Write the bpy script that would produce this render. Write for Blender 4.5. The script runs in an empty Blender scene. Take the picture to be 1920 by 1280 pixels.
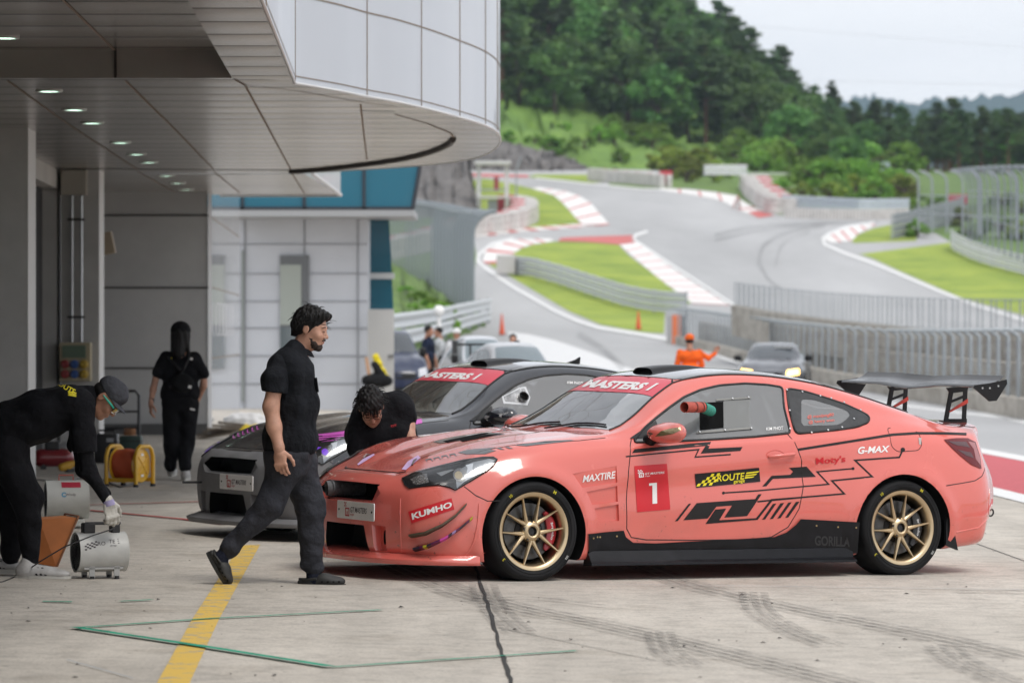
import bpy, bmesh, math, random
import numpy as np
from mathutils import Vector, Matrix
from mathutils.bvhtree import BVHTree
R = math.radians
SC = bpy.context.scene
COL = SC.collection
random.seed(7)
RNG = np.random.RandomState(11)

# ------------------------------------------------------------------ camera, light, exposure
FPX = 7500.0; CAMH = 1.563; SLOPE = 0.0165; HX, HY = 960.0, 628.0     # px figures refer to a 1920x1280 frame
cam = bpy.data.cameras.new("camera"); camo = bpy.data.objects.new("camera", cam); COL.objects.link(camo)
cam.sensor_width = 36.0; cam.lens = FPX / 1920.0 * 36.0
cam.shift_y = (HY - 640.0) / 1920.0
camo.location = (0, 0, CAMH); camo.rotation_euler = (R(90), 0, 0)
cam.clip_start = 0.5; cam.clip_end = 9000
cam.dof.use_dof = True; cam.dof.focus_distance = 25.2; cam.dof.aperture_fstop = 4.0
SC.camera = camo

HAZE = True
SUN_EL, SUN_AZ = 58.0, 140.0
w = bpy.data.worlds.new("World"); SC.world = w; w.use_nodes = True
nt = w.node_tree; nt.nodes.clear()
wo = nt.nodes.new('ShaderNodeOutputWorld'); bg = nt.nodes.new('ShaderNodeBackground')
sky = nt.nodes.new('ShaderNodeTexSky'); sky.sky_type = 'NISHITA'; sky.sun_disc = False
sky.sun_elevation = R(SUN_EL); sky.sun_rotation = R(SUN_AZ); sky.air_density = 1.0; sky.dust_density = 4.0
tc = nt.nodes.new('ShaderNodeTexCoord'); mp = nt.nodes.new('ShaderNodeMapping'); mp.inputs['Scale'].default_value = (1, 1, 4.0)
nz = nt.nodes.new('ShaderNodeTexNoise'); nz.inputs['Scale'].default_value = 3.0; nz.inputs['Detail'].default_value = 5
cr = nt.nodes.new('ShaderNodeValToRGB')
cr.color_ramp.elements[0].position = 0.3; cr.color_ramp.elements[0].color = (7.6, 7.85, 8.3, 1)
cr.color_ramp.elements[1].position = 0.7; cr.color_ramp.elements[1].color = (9.6, 9.7, 10.0, 1)
mx = nt.nodes.new('ShaderNodeMixRGB'); mx.inputs[0].default_value = 0.86
nt.links.new(tc.outputs['Generated'], mp.inputs['Vector']); nt.links.new(mp.outputs[0], nz.inputs['Vector'])
nt.links.new(nz.outputs['Fac'], cr.inputs[0]); nt.links.new(sky.outputs[0], mx.inputs[1]); nt.links.new(cr.outputs[0], mx.inputs[2])
nt.links.new(mx.outputs[0], bg.inputs[0]); bg.inputs[1].default_value = 0.1
nt.links.new(bg.outputs[0], wo.inputs[0])
sl = bpy.data.lights.new("sun", 'SUN'); so = bpy.data.objects.new("sun", sl); COL.objects.link(so)
sl.energy = 1.2; sl.angle = R(22); sl.color = (1.0, 0.96, 0.9)
so.rotation_euler = (R(90 - SUN_EL), 0, R(180 - SUN_AZ)); so.location = (0, 0, 50)
SC.view_settings.view_transform = 'Standard'; SC.view_settings.look = 'None'
SC.view_settings.exposure = 0.42; SC.view_settings.gamma = 1.0
SC.cycles.max_bounces = 8; SC.cycles.transparent_max_bounces = 24; SC.cycles.volume_bounces = 0
SC.cycles.caustics_reflective = False; SC.cycles.caustics_refractive = False

# ------------------------------------------------------------------ geometry of the view
CAMP = Vector((0, 0, CAMH))
def ray(px, py): return Vector(((px - HX) / FPX, 1.0, -(py - HY) / FPX))
def gz(x, y=0): return -SLOPE * (x - .127)
def ground(px, py):                     # a pixel on the apron -> its point on the sloping concrete
 r = ray(px, py); t = (CAMH - SLOPE * .127) / (-(r.z + SLOPE * r.x)); return CAMP + r * t
def at(px, py, Y):                      # a pixel at a known distance
 return CAMP + ray(px, py) * Y

# ------------------------------------------------------------------ object helpers
def tag(o, label=None, cat=None, group=None, kind=None):
 if label: o['label'] = label
 if cat: o['category'] = cat
 if group: o['group'] = group
 if kind: o['kind'] = kind
 return o
def empty(name, loc=(0, 0, 0), rz=0, mat=None):
 o = bpy.data.objects.new(name, None); COL.objects.link(o); o.empty_display_size = .2
 if mat is not None: o.matrix_world = mat
 else: o.location = loc; o.rotation_euler = (0, 0, rz)
 return o
def thing(name, label, cat, loc=(0, 0, 0), rz=0, group=None, mat=None):
 return tag(empty(name, loc, rz, mat), label, cat, group)
def copy_tree(o, parent=None):
 c = o.copy(); COL.objects.link(c); c.parent = parent
 for ch in [k for k in bpy.data.objects if k.parent == o]:
  copy_tree(ch, c)
 return c

class MB:
 def __init__(s): s.v = []; s.f = []; s.mi = []; s.m = 0
 def add(s, vs, fs):
  n = len(s.v); s.v += [tuple(v) for v in vs]; s.f += [tuple(n + i for i in f) for f in fs]; s.mi += [s.m] * len(fs); return s
 def box(s, c, d, rot=None, bev=0):
  x, y, z = d[0] / 2, d[1] / 2, d[2] / 2
  if bev:
   bm = bmesh.new(); bmesh.ops.create_cube(bm, size=1); bmesh.ops.scale(bm, vec=d, verts=bm.verts)
   bmesh.ops.bevel(bm, geom=bm.edges[:], offset=bev, segments=2, affect='EDGES', profile=.5)
   bm.verts.index_update(); vs = [v.co.copy() for v in bm.verts]; fs = [[v.index for v in f.verts] for f in bm.faces]; bm.free()
  else:
   vs = [Vector((a * x, b * y, e * z)) for a in (-1, 1) for b in (-1, 1) for e in (-1, 1)]
   fs = [(0, 1, 3, 2), (4, 6, 7, 5), (0, 4, 5, 1), (2, 3, 7, 6), (0, 2, 6, 4), (1, 5, 7, 3)]
  if rot is not None: vs = [rot @ v for v in vs]
  return s.add([v + Vector(c) for v in vs], fs)
 def tube(s, pts, r, n=10, cap=True, closed=False):
  pts = [Vector(p) for p in pts]; m = len(pts); rs = r if isinstance(r, (list, tuple)) else [r] * m
  ref = None; rings = []
  for i, p in enumerate(pts):
   if closed: t = pts[(i + 1) % m] - pts[i - 1]
   else: t = pts[min(i + 1, m - 1)] - pts[max(i - 1, 0)]
   if t.length < 1e-9: t = Vector((0, 0, 1))
   t.normalize()
   if ref is None:
    ref = t.orthogonal().normalized()
   else:
    ref = (ref - t * ref.dot(t))
    ref = ref.normalized() if ref.length > 1e-6 else t.orthogonal().normalized()
   b = t.cross(ref)
   rings.append([p + (ref * math.cos(a) + b * math.sin(a)) * rs[i] for a in [2 * math.pi * k / n for k in range(n)]])
  vs = [v for q in rings for v in q]; fs = []
  for i in range(m if closed else m - 1):
   j = (i + 1) % m
   for k in range(n):
    fs.append((i * n + k, i * n + (k + 1) % n, j * n + (k + 1) % n, j * n + k))
  if cap and not closed: fs += [tuple(range(n - 1, -1, -1)), tuple((m - 1) * n + k for k in range(n))]
  return s.add(vs, fs)
 def cyl(s, a, b, r, n=16): return s.tube([a, b], r, n)
 def lathe(s, prof, n=32, axis='Z', c=(0, 0, 0), ang=2 * math.pi):     # prof (radius, height)
  c = Vector(c); vs = []; m = len(prof); full = abs(ang - 2 * math.pi) < 1e-6; nn = n if full else n + 1
  for k in range(nn):
   a = ang * k / n; ca, sa = math.cos(a), math.sin(a)
   for (r, h) in prof:
    p = {'Z': (r * ca, r * sa, h), 'Y': (r * ca, h, r * sa), 'X': (h, r * ca, r * sa)}[axis]
    vs.append(c + Vector(p))
  fs = []
  for k in range(n):
   k2 = (k + 1) % nn
   for i in range(m - 1): fs.append((k * m + i, k2 * m + i, k2 * m + i + 1, k * m + i + 1))
  return s.add(vs, fs)
 def prism(s, poly, axis, a, b):      # 2D polygon extruded along axis from a to b
  def P(u, v, h): return {'X': (h, u, v), 'Y': (u, h, v), 'Z': (u, v, h)}[axis]
  n = len(poly); vs = [P(u, v, a) for u, v in poly] + [P(u, v, b) for u, v in poly]
  fs = [tuple(range(n)), tuple(range(2 * n - 1, n - 1, -1))] + [(i, (i + 1) % n, n + (i + 1) % n, n + i) for i in range(n)]
  return s.add(vs, fs)
 def grid(s, rows):
  m = len(rows); n = len(rows[0])
  return s.add([p for q in rows for p in q], [(i * n + j, i * n + j + 1, (i + 1) * n + j + 1, (i + 1) * n + j) for i in range(m - 1) for j in range(n - 1)])
 def mesh(s, name, mats, smooth=None, fix=True):
  me = bpy.data.meshes.new(name); me.from_pydata(s.v, [], s.f)
  for m in (mats if isinstance(mats, (list, tuple)) else [mats]): me.materials.append(m)
  if any(s.mi): me.polygons.foreach_set('material_index', s.mi)
  if fix:
   bm = bmesh.new(); bm.from_mesh(me); bmesh.ops.recalc_face_normals(bm, faces=bm.faces); bm.to_mesh(me); bm.free()
  if smooth: shade(me, smooth)
  me.update(); return me
 def build(s, name, mats, parent=None, smooth=None, fix=True, loc=None):
  return link(name, s.mesh(name, mats, smooth, fix), parent, loc)
def shade(me, ang=40):
 me.shade_smooth()
 if ang < 179: me.set_sharp_from_angle(angle=R(ang))
def link(name, me, parent=None, loc=None, mat=None):
 o = bpy.data.objects.new(name, me); COL.objects.link(o)
 if parent: o.parent = parent
 if loc is not None: o.location = loc
 if mat is not None: o.matrix_world = mat
 return o

# ------------------------------------------------------------------ materials
MATS = {}
def mat(name, col=(.5, .5, .5), rough=.5, metal=0, coat=0, noise=None, bump=None, spec=None, emit=None, trans=0, alpha=None, sheen=0, coatr=.03):
 if name in MATS: return MATS[name]
 m = bpy.data.materials.new(name); m.use_nodes = True; N = m.node_tree.nodes; L = m.node_tree.links
 b = N['Principled BSDF']; b.inputs['Base Color'].default_value = (*col, 1); b.inputs['Roughness'].default_value = rough
 b.inputs['Metallic'].default_value = metal; b.inputs['Coat Weight'].default_value = coat; b.inputs['Coat Roughness'].default_value = coatr
 if spec is not None: b.inputs['Specular IOR Level'].default_value = spec
 if sheen: b.inputs['Sheen Weight'].default_value = sheen
 if trans: b.inputs['Transmission Weight'].default_value = trans
 if alpha is not None: b.inputs['Alpha'].default_value = alpha
 if emit: b.inputs['Emission Color'].default_value = (*emit[0], 1); b.inputs['Emission Strength'].default_value = emit[1]
 t = N.new('ShaderNodeTexCoord')
 if noise:      # (scale, amount, detail)  variation of the thing's own colour
  n = N.new('ShaderNodeTexNoise'); n.inputs['Scale'].default_value = noise[0]; n.inputs['Detail'].default_value = noise[2] if len(noise) > 2 else 4
  L.new(t.outputs['Object'], n.inputs['Vector'])
  r = N.new('ShaderNodeMapRange'); r.inputs[1].default_value = .3; r.inputs[2].default_value = .7
  r.inputs[3].default_value = 1 - noise[1]; r.inputs[4].default_value = 1 + noise[1]; L.new(n.outputs['Fac'], r.inputs[0])
  mxx = N.new('ShaderNodeVectorMath'); mxx.operation = 'SCALE'; mxx.inputs[0].default_value = col
  L.new(r.outputs[0], mxx.inputs['Scale']); L.new(mxx.outputs[0], b.inputs['Base Color'])
  r2 = N.new('ShaderNodeMapRange'); r2.inputs[3].default_value = max(rough - .1, .02); r2.inputs[4].default_value = min(rough + .1, 1)
  L.new(n.outputs['Fac'], r2.inputs[0]); L.new(r2.outputs[0], b.inputs['Roughness'])
 if bump:       # (scale, distance)
  n = N.new('ShaderNodeTexNoise'); n.inputs['Scale'].default_value = bump[0]; n.inputs['Detail'].default_value = 5
  L.new(t.outputs['Object'], n.inputs['Vector']); bp = N.new('ShaderNodeBump'); bp.inputs['Distance'].default_value = bump[1]; bp.inputs['Strength'].default_value = 1
  L.new(n.outputs['Fac'], bp.inputs['Height']); L.new(bp.outputs[0], b.inputs['Normal'])
 MATS[name] = m; return m
def glass(name, tint=(.6, .65, .66), amount=.5, rough=.02, col=(.02, .02, .02), base=.07, pw_=4.0):
 """thin pane: part see-through with a tint, part solid film, with a clear gloss coat"""
 if name in MATS: return MATS[name]
 m = bpy.data.materials.new(name); m.use_nodes = True; N = m.node_tree.nodes; L = m.node_tree.links
 b = N['Principled BSDF']; out = N['Material Output']; b.inputs['Base Color'].default_value = (*col, 1)
 b.inputs['Roughness'].default_value = .5; b.inputs['Coat Weight'].default_value = 0
 tr = N.new('ShaderNodeBsdfTransparent'); tr.inputs[0].default_value = (*tint, 1)
 mxs = N.new('ShaderNodeMixShader'); mxs.inputs[0].default_value = 1 - amount
 gl = N.new('ShaderNodeBsdfGlossy'); gl.inputs['Roughness'].default_value = rough
 lw = N.new('ShaderNodeLayerWeight'); pw = N.new('ShaderNodeMath'); pw.operation = 'POWER'; pw.inputs[1].default_value = pw_; L.new(lw.outputs['Facing'], pw.inputs[0])
 ml = N.new('ShaderNodeMath'); ml.operation = 'MULTIPLY_ADD'; ml.inputs[1].default_value = .92; ml.inputs[2].default_value = base; ml.use_clamp = True
 m2 = N.new('ShaderNodeMixShader')
 L.new(tr.outputs[0], mxs.inputs[1]); L.new(b.outputs[0], mxs.inputs[2]); L.new(pw.outputs[0], ml.inputs[0])
 L.new(ml.outputs[0], m2.inputs[0]); L.new(mxs.outputs[0], m2.inputs[1]); L.new(gl.outputs[0], m2.inputs[2]); L.new(m2.outputs[0], out.inputs[0])
 MATS[name] = m; return m

# ------------------------------------------------------------------ 2D shapes for decals
def tess(polys, step):
 """polys: list of 2D outlines -> (verts2d, tris) cut into cells of about `step`"""
 bm = bmesh.new()
 for p in polys:
  vs = [bm.verts.new((a, b, 0)) for a, b in p]; f = bm.faces.new(vs); f.normal_update()
 bmesh.ops.triangulate(bm, faces=bm.faces[:], ngon_method='EAR_CLIP')
 return _cut(bm, step)
def _cut(bm, step):
 xs = [v.co.x for v in bm.verts]; ys = [v.co.y for v in bm.verts]
 if xs:
  for ax, lo, hi in ((0, min(xs), max(xs)), (1, min(ys), max(ys))):
   k = math.ceil(lo / step)
   while k * step < hi:
    co = [0, 0, 0]; no = [0, 0, 0]; co[ax] = k * step; no[ax] = 1
    bmesh.ops.bisect_plane(bm, geom=bm.verts[:] + bm.edges[:] + bm.faces[:], plane_co=co, plane_no=no); k += 1
 bmesh.ops.triangulate(bm, faces=[f for f in bm.faces if len(f.verts) > 3])
 bm.verts.index_update(); v = [(q.co.x, q.co.y) for q in bm.verts]; f = [[q.index for q in g.verts] for g in bm.faces]; bm.free(); return v, f
def text2d(s, shear=0, bold=0.0, spacing=1.0):
 """text -> 2D mesh scaled into the unit box (u 0..1, v 0..1 upward) and its aspect"""
 cu = bpy.data.curves.new('t', 'FONT'); cu.body = s; cu.shear = shear; cu.offset = bold; cu.size = 1; cu.space_character = spacing; cu.resolution_u = 3
 o = bpy.data.objects.new('t', cu); COL.objects.link(o)
 dg = bpy.context.evaluated_depsgraph_get(); me = bpy.data.meshes.new_from_object(o.evaluated_get(dg))
 v = np.array([x.co[:2] for x in me.vertices]); f = [list(p.vertices) for p in me.polygons]
 bpy.data.objects.remove(o); bpy.data.curves.remove(cu); bpy.data.meshes.remove(me)
 lo = v.min(0); sz = v.max(0) - lo; v = (v - lo) / sz
 return v, f, sz[0] / sz[1]
def text_on_quad(s, quad, step, **kw):
 """quad: pixel corners TL,TR,BR,BL -> tessellated 2D verts/faces in that pixel space"""
 v, f, _ = text2d(s, **kw); q = [np.array(c, float) for c in quad]
 bm = bmesh.new(); vs = []
 for u, t in v:
  p = (q[3] * (1 - u) + q[2] * u) * (1 - t) + (q[0] * (1 - u) + q[1] * u) * t
  vs.append(bm.verts.new((p[0], p[1], 0)))
 for g in f:
  try: bm.faces.new([vs[i] for i in g])
  except ValueError: pass
 return _cut(bm, step)
def quad_map(quad):
 q = [np.array(c, float) for c in quad]
 return lambda u, v: tuple((q[3] * (1 - u) + q[2] * u) * (1 - v) + (q[0] * (1 - u) + q[1] * u) * v)

# ------------------------------------------------------------------ organic solids: blended distance field + surface nets
def sdf_mesh(name, prims, h, mats, parent=None, k=.03, noise=None, blur=1, cut=None, origin=None, part=True):
 """prims: ('c',a,b,ra,rb[,k]) tapered capsule; ('e',centre,radii,rot[,k]) ellipsoid; ('-e',...) carve"""
 lo = np.full(3, 1e9); hi = -lo
 for p in prims:
  if p[0] == 'c':
   for q, r in ((p[1], p[3]), (p[2], p[4])): lo = np.minimum(lo, np.array(q) - r); hi = np.maximum(hi, np.array(q) + r)
  elif p[0] == 'e':
   m = max(p[2]); lo = np.minimum(lo, np.array(p[1]) - m); hi = np.maximum(hi, np.array(p[1]) + m)
 lo -= 3 * h; hi += 3 * h; n = np.ceil((hi - lo) / h).astype(int) + 1
 ax = [lo[i] + h * np.arange(n[i]) for i in range(3)]
 X, Y, Z = np.meshgrid(*ax, indexing='ij', sparse=False); P = np.stack([X, Y, Z], -1).astype(np.float32)
 D = np.full(X.shape, 1e3, np.float32)
 for p in prims:
  if p[0] == 'c':
   a = np.array(p[1], np.float32); b = np.array(p[2], np.float32); ra, rb = p[3], p[4]; kk = p[5] if len(p) > 5 else k
   ba = b - a; L2 = float(ba @ ba) + 1e-12; t = np.clip(((P - a) @ ba) / L2, 0, 1)
   d = np.linalg.norm(P - a - t[..., None] * ba, axis=-1) - (ra + (rb - ra) * t)
  else:
   c = np.array(p[1], np.float32); rr = np.array(p[2], np.float32); Q = P - c; kk = p[4] if len(p) > 4 else k
   if p[3] is not None: Q = Q @ np.array(p[3], np.float32)
   q1 = np.linalg.norm(Q / rr, axis=-1); q2 = np.linalg.norm(Q / (rr * rr), axis=-1) + 1e-6; d = q1 * (q1 - 1) / q2
  if p[0][0] == '-':
   d = -d; m = np.clip(.5 + .5 * (d - D) / kk, 0, 1); D = D * (1 - m) + d * m + kk * m * (1 - m)
  else:
   m = np.clip(.5 + .5 * (D - d) / kk, 0, 1); D = D * (1 - m) + d * m - kk * m * (1 - m)
 if noise is not None: D = D + noise(P).astype(np.float32)
 if cut is not None: D = np.maximum(D, cut(P).astype(np.float32))
 v, f = surface_nets(D, lo, h)
 me = bpy.data.meshes.new(name); me.from_pydata(v.tolist(), [], f.tolist())
 for m in (mats if isinstance(mats, (list, tuple)) else [mats]): me.materials.append(m)
 bm = bmesh.new(); bm.from_mesh(me)
 for _ in range(blur): bmesh.ops.smooth_vert(bm, verts=bm.verts, factor=.5, use_axis_x=True, use_axis_y=True, use_axis_z=True)
 bmesh.ops.recalc_face_normals(bm, faces=bm.faces); bm.to_mesh(me); bm.free(); me.shade_smooth()
 if not part: return me
 return link(name, me, parent)
def surface_nets(D, lo, h):
 S = D < 0; nx, ny, nz = D.shape
 cs = [(i, j, k) for i in (0, 1) for j in (0, 1) for k in (0, 1)]
 sub = lambda A, c: A[c[0]:nx - 1 + c[0], c[1]:ny - 1 + c[1], c[2]:nz - 1 + c[2]]
 cnt = sum(sub(S, c).astype(np.int8) for c in cs); act = (cnt > 0) & (cnt < 8)
 idx = np.full(act.shape, -1, np.int64); ii = np.argwhere(act); idx[act] = np.arange(len(ii))
 acc = np.zeros((len(ii), 3)); w = np.zeros(len(ii))
 for a in range(8):
  for b in range(a + 1, 8):
   ca, cb = np.array(cs[a]), np.array(cs[b])
   if np.abs(ca - cb).sum() != 1: continue
   da = D[tuple((ii + ca).T)]; db = D[tuple((ii + cb).T)]; m = (da < 0) != (db < 0)
   t = np.where(m, da / np.where(m, da - db, 1), 0)
   acc += np.where(m[:, None], ca + t[:, None] * (cb - ca), 0); w += m
 v = lo + h * (ii + acc / w[:, None])
 F = []
 for axn in range(3):
  o = [a for a in range(3) if a != axn]; sl1 = [slice(0, None)] * 3; sl2 = [slice(0, None)] * 3
  sl1[axn] = slice(0, -1); sl2[axn] = slice(1, None)
  e = np.argwhere(S[tuple(sl1)] != S[tuple(sl2)])
  e = e[(e[:, o[0]] > 0) & (e[:, o[1]] > 0) & (e[:, o[0]] < act.shape[o[0]]) & (e[:, o[1]] < act.shape[o[1]])]
  q = []
  for d0, d1 in ((0, 0), (1, 0), (1, 1), (0, 1)):
   k = e.copy(); k[:, o[0]] -= d0; k[:, o[1]] -= d1; q.append(idx[tuple(k.T)])
  F.append(np.stack(q, 1))
 return v, np.concatenate(F)
def vnoise(seed, freq, amp, stretch=(1, 1, 1)):
 rs = np.random.RandomState(seed); K = rs.normal(size=(10, 3)) * freq * np.array(stretch); ph = rs.rand(10) * 6.28
 def fn(P):
  out = 0
  for k, p in zip(K, ph): out = out + np.sin(P @ k.astype(np.float32) + p)
  return out * amp / 3
 return fn
def apply_bool(o, cutters, op='DIFFERENCE'):
 for c in cutters:
  m = o.modifiers.new('b', 'BOOLEAN'); m.operation = op; m.solver = 'EXACT'; m.object = c; m.material_mode = 'TRANSFER'
 dg = bpy.context.evaluated_depsgraph_get(); me = bpy.data.meshes.new_from_object(o.evaluated_get(dg))
 o.modifiers.clear(); o.data = me
 for c in cutters: bpy.data.objects.remove(c)
 return me
# ================================================================== coupe body
ST = [  # stations nose -> tail, k0..k11 of the half section (x, y, z)
 [(-.80,0,.13),(-.80,.42,.13),(-.83,.46,.20),(-.84,.47,.33),(-.845,.47,.42),(-.845,.46,.50),(-.835,.45,.56),(-.80,.43,.61),(-.745,.42,.65),(-.685,.40,.668),(-.695,.2,.672),(-.70,0,.672)],
 [(-.66,0,.13),(-.70,.66,.13),(-.735,.70,.20),(-.75,.715,.33),(-.75,.72,.42),(-.745,.715,.50),(-.73,.70,.57),(-.70,.665,.63),(-.66,.60,.675),(-.60,.50,.70),(-.58,.26,.712),(-.57,0,.712)],
 [(-.50,0,.13),(-.55,.82,.13),(-.57,.85,.20),(-.58,.855,.33),(-.58,.855,.43),(-.58,.85,.51),(-.57,.835,.60),(-.54,.80,.66),(-.48,.735,.725),(-.42,.60,.770),(-.38,.3,.785),(-.36,0,.79)],
 [(-.36,0,.13),(-.36,.88,.13),(-.36,.915,.20),(-.36,.918,.33),(-.36,.915,.43),(-.36,.905,.55),(-.36,.885,.66),(-.34,.835,.745),(-.30,.755,.81),(-.22,.60,.842),(-.15,.3,.850),(-.12,0,.85)],
 [(0,0,.13),(0,.89,.13),(0,.93,.18),(0,.938,.33),(0,.938,.48),(0,.930,.62),(0,.905,.745),(0,.85,.83),(.0,.77,.872),(.05,.60,.887),(.10,.3,.893),(.12,0,.893)],
 [(.4,0,.13),(.4,.85,.13),(.4,.895,.16),(.4,.912,.33),(.4,.91,.48),(.4,.90,.66),(.4,.875,.80),(.4,.83,.868),(.42,.77,.905),(.43,.65,.925),(.40,.35,.930),(.36,0,.925)],
 [(.62,0,.13),(.62,.83,.13),(.62,.89,.15),(.62,.90,.33),(.62,.902,.48),(.62,.895,.66),(.62,.87,.82),(.62,.83,.882),(.64,.775,.918),(.66,.71,.940),(.60,.40,.945),(.56,0,.94)],
 [(.86,0,.13),(.86,.82,.13),(.86,.885,.15),(.86,.90,.33),(.86,.903,.48),(.86,.895,.66),(.86,.875,.83),(.86,.835,.885),(.87,.765,.965),(.89,.695,1.025),(.84,.42,1.075),(.81,0,1.09)],
 [(1.1,0,.13),(1.1,.82,.13),(1.1,.885,.15),(1.1,.90,.33),(1.1,.903,.48),(1.1,.895,.66),(1.1,.875,.84),(1.1,.835,.893),(1.1,.74,1.04),(1.1,.640,1.160),(1.06,.40,1.205),(1.04,0,1.22)],
 [(1.35,0,.13),(1.35,.82,.13),(1.35,.885,.15),(1.35,.90,.33),(1.35,.903,.48),(1.35,.895,.66),(1.35,.875,.85),(1.35,.835,.903),(1.35,.71,1.10),(1.35,.59,1.270),(1.29,.38,1.300),(1.27,0,1.31)],
 [(1.62,0,.13),(1.62,.82,.13),(1.62,.885,.15),(1.62,.90,.33),(1.62,.903,.48),(1.62,.895,.66),(1.62,.875,.86),(1.62,.837,.915),(1.62,.70,1.13),(1.62,.575,1.312),(1.62,.35,1.345),(1.62,0,1.354)],
 [(1.95,0,.13),(1.95,.82,.13),(1.95,.885,.15),(1.95,.90,.33),(1.95,.904,.48),(1.95,.897,.67),(1.95,.877,.87),(1.95,.842,.93),(1.95,.70,1.13),(1.95,.57,1.308),(1.95,.35,1.343),(1.95,0,1.353)],
 [(2.3,0,.13),(2.3,.82,.13),(2.3,.885,.15),(2.3,.912,.33),(2.3,.918,.48),(2.3,.906,.67),(2.3,.882,.88),(2.3,.845,.950),(2.3,.71,1.11),(2.3,.578,1.266),(2.3,.35,1.305),(2.3,0,1.317)],
 [(2.65,0,.14),(2.65,.85,.14),(2.65,.91,.18),(2.65,.938,.33),(2.65,.943,.48),(2.65,.928,.67),(2.65,.893,.88),(2.65,.845,.968),(2.65,.725,1.08),(2.65,.600,1.190),(2.65,.35,1.228),(2.65,0,1.24)],
 [(3.0,0,.16),(3.0,.86,.16),(3.0,.92,.20),(3.0,.945,.33),(3.0,.948,.48),(3.0,.932,.67),(3.0,.892,.87),(3.0,.835,.965),(3.0,.755,1.025),(3.0,.63,1.092),(3.0,.35,1.122),(3.0,0,1.132)],
 [(3.3,0,.18),(3.3,.84,.18),(3.3,.89,.22),(3.3,.918,.34),(3.3,.922,.48),(3.3,.905,.67),(3.3,.865,.85),(3.3,.805,.935),(3.3,.74,.972),(3.3,.64,1.01),(3.3,.35,1.035),(3.3,0,1.042)],
 [(3.53,0,.20),(3.53,.78,.20),(3.53,.835,.24),(3.53,.86,.35),(3.54,.865,.48),(3.53,.845,.66),(3.52,.795,.83),(3.52,.745,.915),(3.52,.70,.955),(3.52,.61,.99),(3.54,.35,1.015),(3.55,0,1.02)],
 [(3.60,0,.22),(3.60,.58,.22),(3.655,.64,.28),(3.70,.66,.36),(3.735,.665,.48),(3.725,.655,.64),(3.67,.62,.80),(3.65,.60,.90),(3.655,.58,.955),(3.665,.52,.995),(3.69,.3,1.015),(3.70,0,1.02)],
]
def crm(P, t):
 """Catmull-Rom along axis 0 at parameters t"""
 P = np.asarray(P, float); n = len(P); i = np.clip(np.floor(t).astype(int), 0, n - 2); f = (t - i)
 g = lambda j: np.where((j < 0)[:, None, None], 2 * P[0] - P[1], np.where((j > n - 1)[:, None, None], 2 * P[-1] - P[-2], P[np.clip(j, 0, n - 1)]))
 p0, p1, p2, p3 = g(i - 1), P[i], P[i + 1], g(i + 2); f = f[:, None, None]
 return .5 * (2 * p1 + (p2 - p0) * f + (2 * p0 - 5 * p1 + 4 * p2 - p3) * f ** 2 + (3 * p1 - p0 - 3 * p2 + p3) * f ** 3)
def body_grid():
 ns = len(ST); t = np.linspace(0, ns - 1, (ns - 1) * 9 + 1)
 A = crm(np.array(ST), t)                                     # (T,12,3)
 B = np.transpose(A, (1, 0, 2))
 # across: k0-k1 straight, then smooth k1..k11 ; finer on the sides
 sub = []
 for k in range(1, 11): sub += list(np.linspace(k, k + 1, 5 if k != 8 else 7)[:-1])
 sub = np.array(sub + [11.0])
 Q = B[1:]; Q = np.concatenate([Q, (B[10:11] * np.array([1, -1, 1]))], 0)   # mirror point past the centreline keeps the crown level
 G = crm(Q, sub - 1)                                           # (K,T,3)
 # hood power crease and side character line
 X, Y, Z = G[..., 0], G[..., 1], G[..., 2]
 hood = np.clip((X + .70) / .25, 0, 1) * np.clip((.62 - X) / .3, 0, 1) * (sub[:, None] > 7.5)
 yc = .34 + .14 * np.clip((X + .7) / 1.3, 0, 1)
 Z += hood * .020 * np.exp(-((Y - yc) / .075) ** 2)
 Z += hood * .010 * np.exp(-((Y - .0) / .14) ** 2)
 side = (sub[:, None] < 7.2)
 cz = .60 + .09 * X; dz = (Z - cz)
 fade = np.clip((X - .55) / .3, 0, 1) * np.clip((2.5 - X) / .4, 0, 1)
 Y -= side * fade * .016 * np.exp(-((dz + .10) / .075) ** 2)
 Y += side * fade * .007 * np.exp(-((dz - .01) / .05) ** 2)
 for cx, amp in ((.01, .022), (2.82, .020)):
  r = np.sqrt((X - cx) ** 2 + (Z - .30) ** 2)
  Y += side * amp * np.clip(1 - np.abs(r - .40) / .075, 0, 1) ** 1.5 * (Z > .12) * np.where(X < cx, np.clip((X - cx + .62) / .25, 0, 1), 1)
 return G, sub
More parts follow.
